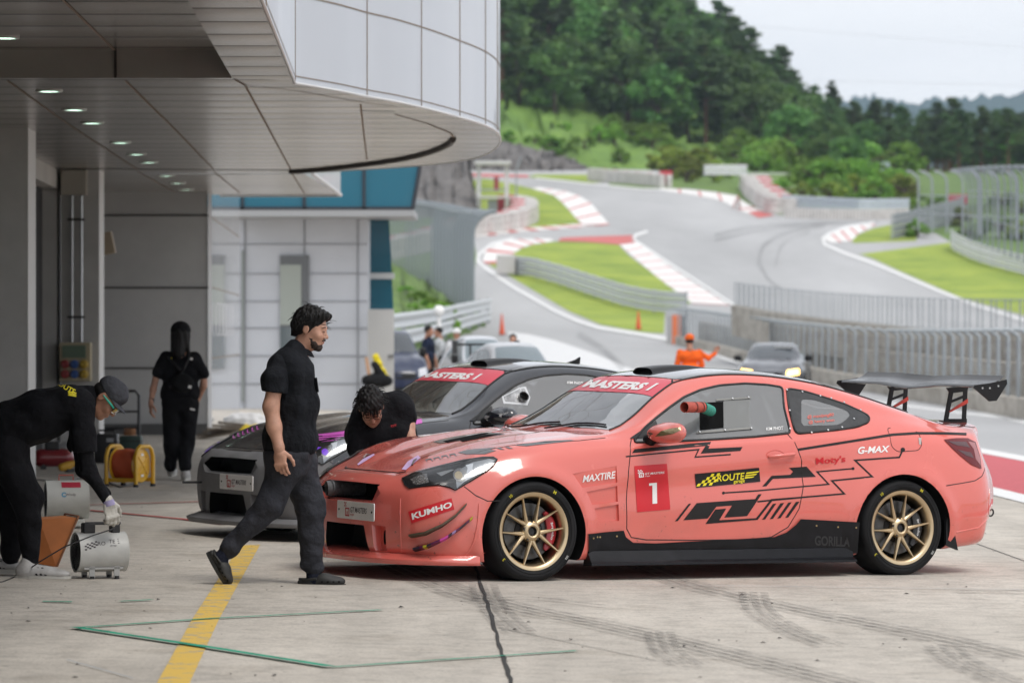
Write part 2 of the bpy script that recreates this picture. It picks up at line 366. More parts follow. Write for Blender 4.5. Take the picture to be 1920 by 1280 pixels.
def make_body_mesh():
 G, sub = body_grid(); K, T, _ = G.shape; ring = []
 nb = 8
 for j in range(T):
  half = [tuple(G[i, j]) for i in range(K)]                 # k1..k11 (side bottom -> centre top)
  top = half + [(x, -y, z) for x, y, z in half[-2::-1]]     # far (+y) bottom .. centre .. near bottom
  x0, y0, z0 = half[0]
  bot = [(x0, -y0 + 2 * y0 * i / nb, z0) for i in range(1, nb)]
  ring.append(top + bot)
 n = len(ring[0]); m = MB(); m.add([p for r_ in ring for p in r_], [(j * n + i, j * n + (i + 1) % n, (j + 1) * n + (i + 1) % n, (j + 1) * n + i) for j in range(T - 1) for i in range(n)])
 i9 = int(np.where(np.isclose(sub, 9.0))[0][0])
 for j, sgn, bulge in ((0, -1, .042), (T - 1, 1, .035)):
  half = [Vector(G[i, j]) for i in range(K)]
  M = 2 * (K - 1 - i9) + 1                                 # samples across
  toprow = half[i9:] + [Vector((p.x, -p.y, p.z)) for p in half[-2:i9 - 1:-1]]
  rows = []
  for i in range(0, i9 + 1):
   a = half[i]; row = []
   for c in range(M):
    u = c / (M - 1); y = a.y * (1 - 2 * u)
    if i == i9: row.append(toprow[c]); continue
    b = bulge * (1 - (2 * u - 1) ** 2)
    if i == 0: b = 0
    fz = (i / i9); zz = a.z + (toprow[c].z - toprow[0].z) * fz
    row.append(Vector((a.x + sgn * b, y, zz)))
   rows.append(row)
  m.grid(rows)
  # bottom closing strip
 me = m.mesh('coupe_body', [MATS['paint_tmp']], fix=False)
 bm = bmesh.new(); bm.from_mesh(me); bmesh.ops.remove_doubles(bm, verts=bm.verts, dist=.0008)
 bmesh.ops.holes_fill(bm, edges=[e for e in bm.edges if e.is_boundary], sides=0)
 bmesh.ops.recalc_face_normals(bm, faces=bm.faces)
 for f in bm.faces: f.smooth = True
 bm.to_mesh(me); bm.free(); return me
mat('paint_tmp')

class Car:
 """a coupe standing on the apron: M maps car space (x back from the front axle, y away from the near side, z up) to the world"""
 def __init__(s, px, py, th):
  t = R(th); ex = Vector((math.cos(t), math.sin(t), -SLOPE * math.cos(t))).normalized(); n = Vector((SLOPE, 0, 1)).normalized()
  ey = n.cross(ex); P = Vector((px, py, gz(px))); O = P + ey * .93
  s.M = Matrix(((ex.x, ey.x, n.x, O.x), (ex.y, ey.y, n.y, O.y), (ex.z, ey.z, n.z, O.z), (0, 0, 0, 1))); s.I = s.M.inverted()
  s.c = s.I @ CAMP
 def rayl(s, px, py): return (s.I.to_3x3() @ ray(px, py)).normalized()
 def hit(s, px, py):
  h = s.bvh.ray_cast(s.c, s.rayl(px, py)); return (h[0], h[1]) if h[0] is not None else (None, None)
 def plane(s, px, py, axis, val):
  r = s.rayl(px, py); t = (val - s.c[axis]) / r[axis]; return s.c + r * t
 def decal(s, name, shape, mt, off=.003, parent=None, xf=None):
  """shape: (verts2d in pixels, faces) laid on the body skin"""
  v, f = shape; pts = []; ok = []
  for a, b in v:
   if xf: a, b = xf(a, b)
   p, nn = s.hit(a, b)
   ok.append(p is not None); pts.append(p + nn * off if p is not None else Vector())
  f = [q for q in f if all(ok[i] for i in q) and max((pts[q[0]] - pts[i]).length for i in q) < .35]
  m = MB(); m.add(pts, f); o = m.build(name, mt, parent or s.root, fix=False); o.data.shade_smooth(); return o
 def proj_decal(s, name, polys, axis, sign, step, mt, off=.003, parent=None, tess_in=None):
  """polys in car space 2D (x,z) for axis Y or (x,y) for axis Z"""
  v, f = tess_in or tess(polys, step); pts = []; ok = []
  for a, b in v:
   if axis == 'Y': o_, d = Vector((a, sign * 3, b)), Vector((0, -sign, 0))
   elif axis == 'X': o_, d = Vector((sign * 6, a, b)), Vector((-sign, 0, 0))
   else: o_, d = Vector((a, b, 3)), Vector((0, 0, -1))
   h = s.bvh.ray_cast(o_, d); ok.append(h[0] is not None); pts.append(h[0] + h[1] * off if h[0] is not None else Vector())
  f = [q for q in f if all(ok[i] for i in q)]
  m = MB(); m.add(pts, f); o = m.build(name, mt, parent or s.root, fix=False); o.data.shade_smooth(); return o
 def line(s, name, pts, axis, sign, r, mt, parent=None, lift=0, px=False, closed=False):
  """thin seam following the skin; pts 2D"""
  out = []; seq = list(pts) + ([pts[0]] if closed else [])
  for (a, b), (c, d) in zip(seq[:-1], seq[1:]):
   L_ = math.hypot(c - a, d - b); k = max(1, int(L_ / (6 if px else .03)))
   for i in range(k): out.append((a + (c - a) * i / k, b + (d - b) * i / k))
  out.append(seq[-1]); P = []
  for a, b in out:
   if px: p, nn = s.hit(a, b); h = (p, nn)
   elif axis == 'Y': h = s.bvh.ray_cast(Vector((a, sign * 3, b)), Vector((0, -sign, 0)))
   elif axis == 'X': h = s.bvh.ray_cast(Vector((sign * 6, a, b)), Vector((-sign, 0, 0)))
   else: h = s.bvh.ray_cast(Vector((a, b, 3)), Vector((0, 0, -1)))
   if h[0] is not None: P.append(h[0] + h[1] * lift)
  m = MB(); m.tube(P, r, 6); return m.build(name, mt, parent or s.root, smooth=60)

# window outlines in the side view (x, z)
DOORWIN = [(.79,.885),(.90,.965),(1.02,1.04),(1.13,1.103),(1.26,1.170),(1.40,1.218),(1.55,1.248),(1.75,1.262),(1.92,1.255),(2.035,1.240),(1.995,1.10),(1.975,.950),(1.70,.925),(1.35,.905),(1.05,.892)]
QWIN = [(2.075,1.232),(2.20,1.215),(2.35,1.175),(2.50,1.13),(2.60,1.085),(2.65,1.055),(2.61,1.02),(2.50,.99),(2.33,.970),(2.02,.945),(2.035,1.07)]
def smooth_poly(pts, n=6):
 P = np.array(pts, float); out = []; m = len(P)
 for i in range(m):
  p0, p1, p2, p3 = P[i - 1], P[i], P[(i + 1) % m], P[(i + 2) % m]
  for k in range(n):
   f = k / n; out.append(tuple(.5 * (2 * p1 + (p2 - p0) * f + (2 * p0 - 5 * p1 + 4 * p2 - p3) * f * f + (3 * p1 - p0 - 3 * p2 + p3) * f ** 3)))
 return out
def round_poly(pts, r=.02, n=4):
 out = []; m = len(pts)
 for i in range(m):
  p = np.array(pts[i]); a = np.array(pts[i - 1]); b = np.array(pts[(i + 1) % m])
  la = np.linalg.norm(a - p); lb = np.linalg.norm(b - p); rr = min(r, la / 2.2, lb / 2.2); A = p + (a - p) / la * rr; B = p + (b - p) / lb * rr
  for k in range(n + 1):
   t = k / n; out.append(tuple((1 - t) ** 2 * A + 2 * t * (1 - t) * p + t * t * B))
 return out
def grow(poly, d):
 P = np.array(poly); n = len(P); area = sum(P[i][0] * P[(i + 1) % n][1] - P[(i + 1) % n][0] * P[i][1] for i in range(n)); sg = 1 if area > 0 else -1
 out = []
 for i in range(n):
  t = P[(i + 1) % n] - P[i - 1]; t = t / (np.linalg.norm(t) + 1e-9); out.append(tuple(P[i] + sg * d * np.array([t[1], -t[0]])))
 return out
WS = [(.615,.0),(.63,.35),(.70,.665),(.78,.665),(1.02,.60),(1.245,.535),(1.265,.50),(1.225,.25),(1.215,0)]   # windscreen outline seen from above (x, y half)
RG = [(2.42,0),(2.43,.3),(2.46,.50),(2.60,.53),(2.95,.55),(3.08,.54),(3.14,.3),(3.15,0)]
def full(half): return half + [(x, -y) for x, y in half[::-1] if y > 0]

def rim_mesh_parts(parent, gold, rad=.248, wide=.235, spoke_rot=0.0):
 """ten spokes in five forked pairs; axis along -y (outer face towards -y)"""
 m = MB()   # barrel and lip
 prof = [(rad, 0), (rad + .004, .006), (rad - .006, .010), (rad - .018, .014), (rad - .026, .035), (rad - .032, .09), (rad - .030, wide - .02), (rad, wide), (rad - .012, wide), (rad - .040, wide - .03), (rad - .042, .09), (rad - .036, .034), (rad - .028, .012), (rad - .016, .002), (rad, 0)]
 m.lathe(prof, 72, 'Y')
 m.build('rim', gold, parent, smooth=35)
 s_ = MB()
 for k in range(5):
  for sg in (-1, 1):
   ac = R(90 + 72 * k + spoke_rot); q0 = Vector((.060 * math.cos(ac + sg * R(5)), 0, .060 * math.sin(ac + sg * R(5)))); q1 = Vector(((rad - .022) * math.cos(ac + sg * R(20)), 0, (rad - .022) * math.sin(ac + sg * R(20))))
   nseg = 9; secs = []
   for i in range(nseg + 1):
    t = i / nseg; wd = .0085 * (1 - t) ** 1.5 + .0062; dep = .030 * (1 - t) + .014; c = q0.lerp(q1, t) + Vector((0, .026 - .014 * t ** 1.5, 0)); rd = (q1 - q0).normalized(); tg = Vector((-rd.z, 0, rd.x))
    secs.append([c - tg * wd + Vector((0, .007, 0)), c - tg * wd * .4, c + tg * wd * .4, c + tg * wd + Vector((0, .007, 0)), c + tg * wd * .8 + Vector((0, dep, 0)), c - tg * wd * .8 + Vector((0, dep, 0))])
   n0 = len(secs[0]); s_.add([p for q in secs for p in q], [(i * n0 + j, i * n0 + (j + 1) % n0, (i + 1) * n0 + (j + 1) % n0, (i + 1) * n0 + j) for i in range(nseg) for j in range(n0)] + [tuple(range(n0)), tuple(nseg * n0 + j for j in range(n0))])
 s_.lathe([(.031, .020), (.040, .016), (.056, .022), (.066, .034), (.070, .06), (.031, .06), (.031, .020)], 40, 'Y')
 s_.build('spokes', gold, parent, smooth=30)
 h = MB(); h.lathe([(0, .034), (.020, .034), (.024, .026), (.030, .030), (.031, .05), (0, .05)], 24, 'Y'); h.build('centre_cap', mat('cap_black', (.012, .012, .013), .3), parent, smooth=40)
 for k in range(5):
  n_ = MB()
  a = R(90 + 36 + 72 * k + spoke_rot); c = (.0575 * math.cos(a), 0, .0575 * math.sin(a))
  n_.cyl((c[0], .022, c[2]), (c[0], .045, c[2]), .0095, 8)
  n_.build('wheel_nut', mat('nut_dark', (.08, .075, .07), .35, 1), parent, smooth=40)

def make_wheel(car, x, y, rad=.320, gold=None, caliper=None, sp=0, side=-1, width=.27, marks=True):
 w_ = empty('wheel'); w_.parent = car.root; w_.location = (x, y, rad); w_.rotation_euler = (R(-1.5 * side * -1), 0, 0 if side < 0 else R(180))
 rub = mat('tyre_rubber', (.014, .014, .015), .72, spec=.2, noise=(6, .35), bump=(60, .0015))
 t = MB(); r0 = .250
 t.lathe([(r0 - .004, .010), (r0, .004), (r0 + .010, -.004), (r0 + .028, -.011), (rad - .026, -.010), (rad - .012, -.002), (rad - .004, .014), (rad, .035), (rad + .001, width / 2), (rad, width - .03), (rad - .012, width), (r0 + .02, width + .01), (r0 - .004, width - .01)], 96, 'Y')
 ty = t.build('tyre', rub, w_, smooth=50)
 g = MB()
 for rr in (r0 + .018, rad - .030): g.lathe([(rr - .0015, -.0085), (rr, -.0125), (rr + .0015, -.0085)], 96, 'Y')
 g.build('sidewall_ring', rub, ty, smooth=60)
 rim_mesh_parts(w_, gold, .248, width - .03, sp)
 d = MB(); d.lathe([(.05, .085), (.10, .085), (.102, .080), (.178, .080), (.180, .083), (.180, .104), (.178, .107), (.05, .107)], 64, 'Y')
 d.build('brake_disc', mat('disc_steel', (.10, .10, .10), .4, 1, noise=(30, .2)), w_, smooth=30)
 hb = MB(); hb.lathe([(0, .06), (.052, .06), (.070, .075), (.098, .078), (.100, .1), (0, .1)], 40, 'Y'); hb.build('hub', mat('hub_dark', (.03, .028, .027), .5, 1), w_, smooth=40)
 b = MB(); b.lathe([(0, .18), (.215, .18)], 40, 'Y'); b.build('backing_plate', mat('well_black', (.006, .006, .006), .9, spec=.1), w_)
 if caliper:
  c = MB(); secs = []
  for i in range(13):
   a = R(-48 + 96 * i / 12); e = math.sin(math.pi * i / 12) ** .35 if 0 < i < 12 else .3
   q = []
   for rr, yy in ((.128, .062), (.150, .052), (.178, .052), (.196, .064), (.196, .125), (.128, .125)):
    rm = .163 + (rr - .163) * e; q.append((rm * math.cos(a), yy, rm * math.sin(a)))
   secs.append(q)
  c.add([p for q in secs for p in q], [(i * 6 + j, i * 6 + (j + 1) % 6, (i + 1) * 6 + (j + 1) % 6, (i + 1) * 6 + j) for i in range(12) for j in range(6)] + [tuple(range(6)), tuple(72 + j for j in range(6))])
  co = c.build('brake_caliper', caliper, w_, smooth=35)
  v, f, asp = text2d('brembo', 0.2, .02)
  # lettering runs along the caliper arc
  mm = MB(); vs = []
  for u, vv in v:
   a = R(20 - 40 * (u)); rr = .155 + .018 * vv; vs.append((rr * math.cos(a), .0505, rr * math.sin(a)))
  mm.add(vs, f); mm.build('caliper_lettering', mat('white_ink', (.8, .8, .8), .5), co, fix=False)
 if marks:
  yl = mat('tyre_chalk_yellow', (.62, .55, .03), .8); wh = mat('tyre_chalk_white', (.6, .6, .58), .8)
  def wr(txt, ang, size, mt, rr=.285):
   v, f, asp = text2d(txt, 0, .01); mm = MB(); vs = []
   for u, vv in v:
    a = R(ang) - (u - .5) * size * asp / rr; r2 = rr + (vv - .5) * size
    vs.append((r2 * math.cos(a), -.0135, r2 * math.sin(a)))
   mm.add(vs, f); mm.build('tyre_mark', mt, w_ if ty is None else ty, fix=False)
  if sp == 0:
   wr('K', 62, .024, yl); wr('KL', 24, .018, yl); wr('202', 14, .018, wh); wr('10', 193, .024, yl, .275)
  else:
   wr('10', 128, .020, yl); wr('M', 60, .022, yl); wr('3', 218, .022, yl); wr('202', -36, .014, wh)
 return w_

def build_coupe(px, py, th, label, P, hero=True):
 c = Car(px, py, th)
 c.root = thing('coupe_race_car', label, 'race car', mat=c.M)
 me0 = make_body_mesh(); c.bvh = BVHTree.FromPolygons([v.co for v in me0.vertices], [p.vertices[:] for p in me0.polygons])
 me0.materials[0] = P['paint']
 body = link('body', me0, c.root)
 blk = mat('well_black', (.006, .006, .006), .9, spec=.1)
 # cutters (made in car space, in world = identity; body evaluated unparented)
 body.parent = None
 cut = []
 def cutter(m_, mt=blk):
  o = m_.build('cut', mt); cut.append(o)
 for x, z in ((.012, .292), (2.815, .300)):
  for sg in (-1, 1):
   m = MB(); m.cyl((x, sg * .52, z), (x, sg * 1.3, z), .377, 64); cutter(m)
 # cabin space
 m = MB(); secs = []
 for st in ST[7:15]:
  k8, k9, k10, k11 = st[8], st[9], st[10], st[11]; xo = 0.03 if st[0][0] < 1.5 else (-.03 if st[0][0] > 2.2 else 0)
  half = [(k8[0] + xo, .76, .42), (k8[0] + xo, .80, .86), (k8[0] + xo, k8[1] - .035, k8[2] - .02), (k9[0] + xo, k9[1] - .045, k9[2] - .035), (k10[0] + xo, k10[1], k10[2] - .04), (k11[0] + xo, 0, k11[2] - .04)]
  secs.append(half + [(a, -b, d) for a, b, d in half[-2::-1]])
 n0 = len(secs[0]); m.add([p for q in secs for p in q], [(i * n0 + j, i * n0 + (j + 1) % n0, (i + 1) * n0 + (j + 1) % n0, (i + 1) * n0 + j) for i in range(len(secs) - 1) for j in range(n0)] + [tuple(range(n0)), tuple((len(secs) - 1) * n0 + j for j in range(n0))])
 inn = mat('cabin_dark', (.035, .035, .038), .7); cutter(m, inn)
 dw = round_poly(DOORWIN, .02); qw = round_poly(QWIN, .03)
 for sg in (-1, 1):
  m = MB(); m.prism(dw, 'Y', sg * .45, sg * 1.2); cutter(m, inn)
  m = MB(); m.prism(qw, 'Y', sg * .5, sg * 1.2); cutter(m, inn)
 # windscreen & rear glass openings: outline from above pushed down through the skin
 for poly, dz in ((full(WS), .16), (full(RG), .14)):
  vs = []; n = len(poly)
  for a, b in poly:
   h = c.bvh.ray_cast(Vector((a, b, 3)), Vector((0, 0, -1)))[0]; vs.append(h)
  top = [v + Vector((0, 0, .3)) for v in vs]; bot = [v - Vector((0, 0, dz)) for v in vs]
  m = MB(); m.add(top + bot, [tuple(range(n)), tuple(range(2 * n - 1, n - 1, -1))] + [(i, (i + 1) % n, n + (i + 1) % n, n + i) for i in range(n)]); cutter(m, inn)
 # nose openings (y, z)
 gr = P['grille']; bump = P.get('bumper', P['paint'])
 def nose(poly, mt, x0=-1.1, x1=-.55):
  m = MB(); m.prism(poly, 'X', x0, x1); cutter(m, mt)
 up = round_poly([(-.37, .625), (.37, .625), (.45, .56), (.47, .515), (.36, .50), (-.36, .50), (-.32, .51)], .02)
 UP = round_poly([(-.345, .597), (.345, .597), (.43, .545), (.34, .492), (-.26, .492)], .015)
 UPn = round_poly([(-.40, .600), (.345, .600), (.44, .545), (.345, .492), (-.30, .492)], .015)
 nose(UPn, blk, -1.1, -.62)
 nose(round_poly([(-.27, .335), (.27, .335), (.32, .160), (-.32, .160)], .012), blk, -1.1, -.62)
 for extra in P.get('cuts', []): extra(c, cutter)
 body.data.materials.clear(); body.data.materials.append(P['paint'])
 apply_bool(body, cut); body.name = 'body'; body.parent = c.root
 body.data.set_sharp_from_angle(angle=R(32))
 if P.get('bumper'):      # grey primer front bumper: nose faces of the skin
  body.data.materials.append(P['bumper']); bi = len(body.data.materials) - 1; pi = 0
  for p in body.data.polygons:
   q = p.center
   if p.material_index == 0 and q.x < -.36 + max(0, (q.z - .5)) * -0.9 and q.z < .655: p.material_index = bi
 return c, body
CORAL = mat('coral_paint', (.72, .150, .120), .24, coat=1.0, noise=(2.5, .03))
def add_dirt(m, col, zmax):
 N = m.node_tree.nodes; L = m.node_tree.links; b = N['Principled BSDF']; t = N.new('ShaderNodeTexCoord').outputs['Object']; src = b.inputs['Base Color'].links[0].from_socket
 a, c = [N.new('ShaderNodeTexNoise') for _ in range(2)]; a.inputs['Scale'].default_value = 34; a.inputs['Detail'].default_value = 3; c.inputs['Scale'].default_value = 5; c.inputs['Detail'].default_value = 6
 for n in (a, c): L.new(t, n.inputs['Vector'])
 def rg(x, p, q, v=1.0):
  r = N.new('ShaderNodeMapRange'); r.inputs[1].default_value = p; r.inputs[2].default_value = q; r.inputs[4].default_value = v; L.new(x, r.inputs[0]); return r.outputs[0]
 sp = N.new('ShaderNodeSeparateXYZ'); L.new(t, sp.inputs[0]); zr = rg(sp.outputs['Z'], zmax, .15)
 s1 = N.new('ShaderNodeMath'); s1.operation = 'MULTIPLY'; L.new(rg(a.outputs['Fac'], .66, .70), s1.inputs[0]); L.new(rg(c.outputs['Fac'], .48, .6), s1.inputs[1])
 s2 = N.new('ShaderNodeMath'); s2.operation = 'MULTIPLY'; L.new(rg(c.outputs['Fac'], .42, .75, .30), s2.inputs[0]); L.new(zr, s2.inputs[1])
 s3 = N.new('ShaderNodeMath'); s3.operation = 'MULTIPLY_ADD'; s3.use_clamp = True; L.new(s1.outputs[0], s3.inputs[0]); L.new(zr, s3.inputs[1]); L.new(s2.outputs[0], s3.inputs[2])
 mx_ = N.new('ShaderNodeMixRGB'); L.new(s3.outputs[0], mx_.inputs[0]); L.new(src, mx_.inputs[1]); mx_.inputs[2].default_value = (*col, 1); L.new(mx_.outputs[0], b.inputs['Base Color'])
add_dirt(CORAL, (.16, .075, .06), .62)
GOLD = mat('gold_wheel', (.60, .47, .30), .34, 1, noise=(9, .08))
CARB = mat('black_skirt', (.006, .006, .008), .36, spec=.2, coat=.12, noise=(14, .35))
BLK = mat('satin_black', (.010, .010, .011), .4, spec=.3)
VIN = mat('black_vinyl', (.014, .012, .012), .45, spec=.3)
RED = mat('red_vinyl', (.62, .012, .022), .45)
WHT = mat('white_vinyl', (.85, .84, .83), .5)
YEL = mat('yellow_vinyl', (.85, .72, .02), .5)
PINKB = mat('banner_vinyl', (.72, .06, .095), .4, coat=.3)
RUB = mat('window_rubber', (.012, .012, .012), .55)
STEEL = mat('bright_steel', (.6, .6, .6), .3, 1)
CHROME = mat('lamp_chrome', (.75, .76, .78), .12, 1)
LAMPCLEAR = glass('lamp_cover', (.9, .92, .93), .93, .01)
WSG = glass('windscreen_glass', (.62, .68, .66), .88, .015, (.3, .33, .33), .26, 2.4)
SWG = glass('side_window_film', (.66, .68, .69), .58, .06, (.42, .43, .435))
def crop(sc, ox, oy): return lambda pts: [(ox + u / sc, oy + v / sc) for u, v in pts]
Z1 = crop(2.844, 600, 660); Z2 = crop(2.845, 1080, 660); Z3 = crop(2.844, 1420, 660); ZB = crop(4.922, 600, 820); ZR = crop(4.571, 900, 680)
def stroke(pts, wd):
 P = [np.array(p, float) for p in pts]; L = []; Rr = []
 for i, p in enumerate(P):
  a = P[i] - P[i - 1] if i else P[1] - P[0]; b = P[i + 1] - P[i] if i < len(P) - 1 else a
  a = a / np.linalg.norm(a); b = b / np.linalg.norm(b); t = a + b; t = t / (np.linalg.norm(t) + 1e-6); n = np.array([-t[1], t[0]])
  c = max(.35, abs(n @ np.array([-a[1], a[0]]))); L.append(tuple(p + n * wd / 2 / c)); Rr.append(tuple(p - n * wd / 2 / c))
 return [[L[i], L[i + 1], Rr[i + 1], Rr[i]] for i in range(len(P) - 1)]
def disc(c, r, n=16): return [(c[0] + r * math.cos(2 * math.pi * k / n), c[1] + r * math.sin(2 * math.pi * k / n)) for k in range(n)]
def bil(quad, polys):
 f = quad_map(quad); return [[f(u, v) for u, v in p] for p in polys]
CHK = [[(i / 6 + .06 * (j) , j / 4), ((i + 1) / 6 + .06 * j, j / 4), ((i + 1) / 6 + .06 * (j + 1), (j + 1) / 4), (i / 6 + .06 * (j + 1), (j + 1) / 4)] for i, j in ((0, 0), (1, 1), (2, 0), (2, 2), (3, 1), (3, 3), (4, 2), (4, 0), (5, 1), (5, 3))]
def event_logo(c, q, fn, txtm, markm, parent, name='event_emblem'):
 """checkered square emblem with GT MASTERS beside it; q pixel quad"""
 sq = [[(0.02 + i * .045, .98 - j * .13), (.02 + i * .045 + .045, .98 - j * .13), (.02 + i * .045 + .045, .85 - j * .13), (.02 + i * .045, .85 - j * .13)] for i, j in ((0, 0), (2, 0), (1, 1), (3, 1) , (0, 2), (2, 2))]
 box = [[(.06, .62), (.24, .62), (.24, .52), (.06, .52)], [(.06, .22), (.24, .22), (.24, .12), (.06, .12)], [(.06, .52), (.095, .52), (.095, .22), (.06, .22)], [(.205, .52), (.24, .52), (.24, .22), (.205, .22)], [(.125, .46), (.16, .46), (.16, .12), (.125, .12)]]
 fn(name, tess(bil(q, sq + box), 4), markm, parent)
 f = quad_map(q)
 fn('event_lettering', text_on_quad('GT MASTERS', [f(.28, .62), f(1, .62), f(1, .36), f(.28, .36)], 5, shear=.2, bold=.015), txtm, parent)
 fn('event_small_lettering', text_on_quad('INJE', [f(.28, .26), f(.48, .26), f(.48, .12), f(.28, .12)], 5, shear=.2), markm, parent)

VENT = [Z1([(1352, 648), (1590, 607), (1592, 694), (1398, 722)]), Z1([(1424, 744), (1592, 712), (1594, 796), (1452, 812)]), Z1([(1466, 832), (1597, 810), (1600, 898), (1492, 905)])]
def hero_cuts(c, cutter):
 for p in VENT:
  q = [];
  for a, b in p: h = c.plane(a, b, 1, -.912); q.append((h.x, h.z))
  m = MB(); x0 = min(u for u, v in q); x1 = max(u for u, v in q); n = len(q)
  # floor deeper towards the door
  fl = [Vector((u, -.884 + .014 * (1 - (u - x0) / (x1 - x0)) * -1, v)) for u, v in q]; top = [Vector((u, -1.1, v)) for u, v in q]
  m.add(fl + top, [tuple(range(n)), tuple(range(2 * n - 1, n - 1, -1))] + [(i, (i + 1) % n, n + (i + 1) % n, n + i) for i in range(n)]); cutter(m, CORAL)
 nose_relief(c, cutter, CORAL)
def nose_relief(c, cutter, mt):
 # stepped surrounds round the two nose openings
 def frus(o, i, xo, xi):
  m = MB(); n = len(o); m.add([(xo, a, b) for a, b in o] + [(xi, a, b) for a, b in i], [tuple(range(n)), tuple(range(2 * n - 1, n - 1, -1))] + [(k, (k + 1) % n, n + (k + 1) % n, n + k) for k in range(n)]); cutter(m, mt)
 frus([(-.48, .64), (.48, .64), (.62, .54), (.50, .462), (-.50, .462), (-.62, .54)], [(-.36, .598), (.36, .598), (.42, .545), (.34, .49), (-.34, .49), (-.42, .545)], -.97, -.825)
 for sg in (-1, 1):
  frus([(sg * .345, .36), (sg * .56, .36), (sg * .56, .165), (sg * .36, .165)], [(sg * .375, .33), (sg * .485, .33), (sg * .485, .185), (sg * .385, .185)], -.93, -.80)
  m = MB(); m.prism([(sg * .44 + .022 * math.cos(t), .265 + .048 * math.sin(t)) for t in [k * math.pi / 8 for k in range(16)]], 'X', -1, -.7); cutter(m, mat('well_black'))
def coupe_common(c, P, dz=0):
 """glass, seams, lamps, mirrors, interior shared by the two coupes"""
 K = {}
 ws = c.proj_decal('windscreen', [full(WS)], 'Z', 1, .05, WSG, .002)
 rg = c.proj_decal('rear_window', [full(RG)], 'Z', 1, .06, glass('rear_glass', (.3, .32, .33), .5, .02, (.02, .02, .02)), .002)
 dw = round_poly(DOORWIN, .02)
 for sg in (-1, 1):
  pane = c.proj_decal('door_window', [dw], 'Y', sg, .06, SWG, .002)
  c.line('window_seal', grow(dw, .004), 'Y', sg, .009, RUB, pane, .001, closed=True)
  qw = round_poly(QWIN, .03)
  qp = c.proj_decal('quarter_window_panel', [qw], 'Y', sg, .06, SWG, .002)
  c.line('window_seal', grow(qw, .004), 'Y', sg, .009, RUB, qp, .001, closed=True)
  K['door%d' % sg] = pane; K['q%d' % sg] = qp
 K['ws'] = ws
 # seal of the windscreen
 for sg in (1, -1): c.line('screen_seal', [(a, sg * b) for a, b in WS[2:7]], 'Z', 1, .008, RUB, ws, .001)
 roof = [(1.235, 0), (1.245, .25), (1.285, .50), (1.33, .535), (1.6, .545), (1.95, .545), (2.3, .55), (2.40, .50), (2.40, 0)]
 rp = c.proj_decal('roof_panel', [full(roof)], 'Z', 1, .06, P['roof'], .0035)
 for sg in (1, -1): c.line('roof_moulding', [(1.245, sg * .535), (1.4, sg * .552), (1.7, sg * .556), (2.0, sg * .556), (2.3, sg * .560), (2.6, sg * .57), (2.95, sg * .59), (3.08, sg * .57)], 'Z', 1, .0075, RUB, None, .001)
 # roof scoop
 m = MB(); rows = []
 base = lambda x, y: c.bvh.ray_cast(Vector((x, y, 3)), Vector((0, 0, -1)))[0].z
 for i in range(15):
  t = i / 14; x = 1.33 + .46 * t; wd = .135 * (1 - .22 * t); hh = .036 * (1 - t ** 2.2) ** .8
  rows.append([(x, -wd - .012, base(x, wd) - .005)] + [(x, wd * u, base(x, wd * u) + hh * (1 - abs(u) ** 5)) for u in np.linspace(-1, 1, 17)] + [(x, wd + .012, base(x, wd) - .005)])
 m.grid(rows); m.grid([[(a + .012 * (0 if k in (0, 18) else 1), b * .93, d - .007) for k, (a, b, d) in enumerate(rows[0])], rows[0]])
 sc_ = m.build('roof_scoop', P.get('scoop', BLK), c.root, smooth=40)
 m = MB(); q = rows[0][1:-1]; m.add([(a + .012, b * .93, d - .007) for a, b, d in q] + [(q[-1][0] + .02, q[-1][1] * .93, base(1.34, .1) - .01), (q[0][0] + .02, q[0][1] * .93, base(1.34, .1) - .01)], [tuple(range(len(q) + 2))]); m.build('scoop_mouth', mat('well_black'), sc_)
 # seams
 S = mat('seam_black', (.01, .008, .008), .7)
 for sg in (-1, 1):
  c.line('door_seam', [(.775, .90), (.745, .86), (.715, .70), (.700, .50), (.705, .33), (.74, .275), (.85, .258), (1.2, .252), (1.6, .252), (1.80, .265), (1.93, .33), (2.01, .45), (2.045, .60), (2.035, .76), (1.99, .88), (1.945, .955)], 'Y', sg, .0032, S)
  c.line('bumper_seam', [(-.47, .605), (-.40, .55), (-.33, .515), (-.24, .515)], 'Y', sg, .003, S)
  c.line('bumper_seam', [(3.16, .60), (3.30, .615), (3.42, .63), (3.50, .66), (3.56, .71)], 'Y', sg, .003, S)
  c.line('fuel_flap_seam', round_poly([(2.74, .985), (2.735, .86), (2.78, .825), (2.95, .835), (2.985, .87), (2.985, .96)], .03)[:-1], 'Y', sg, .0025, S) if sg < 0 else None
 c.line('bonnet_seam', [(-.655, -.43), (-.685, -.38), (-.70, -.2), (-.705, 0), (-.70, .2), (-.685, .38), (-.655, .43)], 'Z', 1, .006, S)
 for sg in (-1, 1): c.line('bonnet_seam', [(-.29, sg * .735), (-.15, sg * .765), (.1, sg * .79), (.4, sg * .80), (.60, sg * .785)], 'Z', 1, .003, S)
 for sg in (-1, 1): c.line('boot_seam', [(3.12, sg * .60), (3.35, sg * .62), (3.60, sg * .60), (3.64, sg * .57)], 'Z', 1, .003, S)
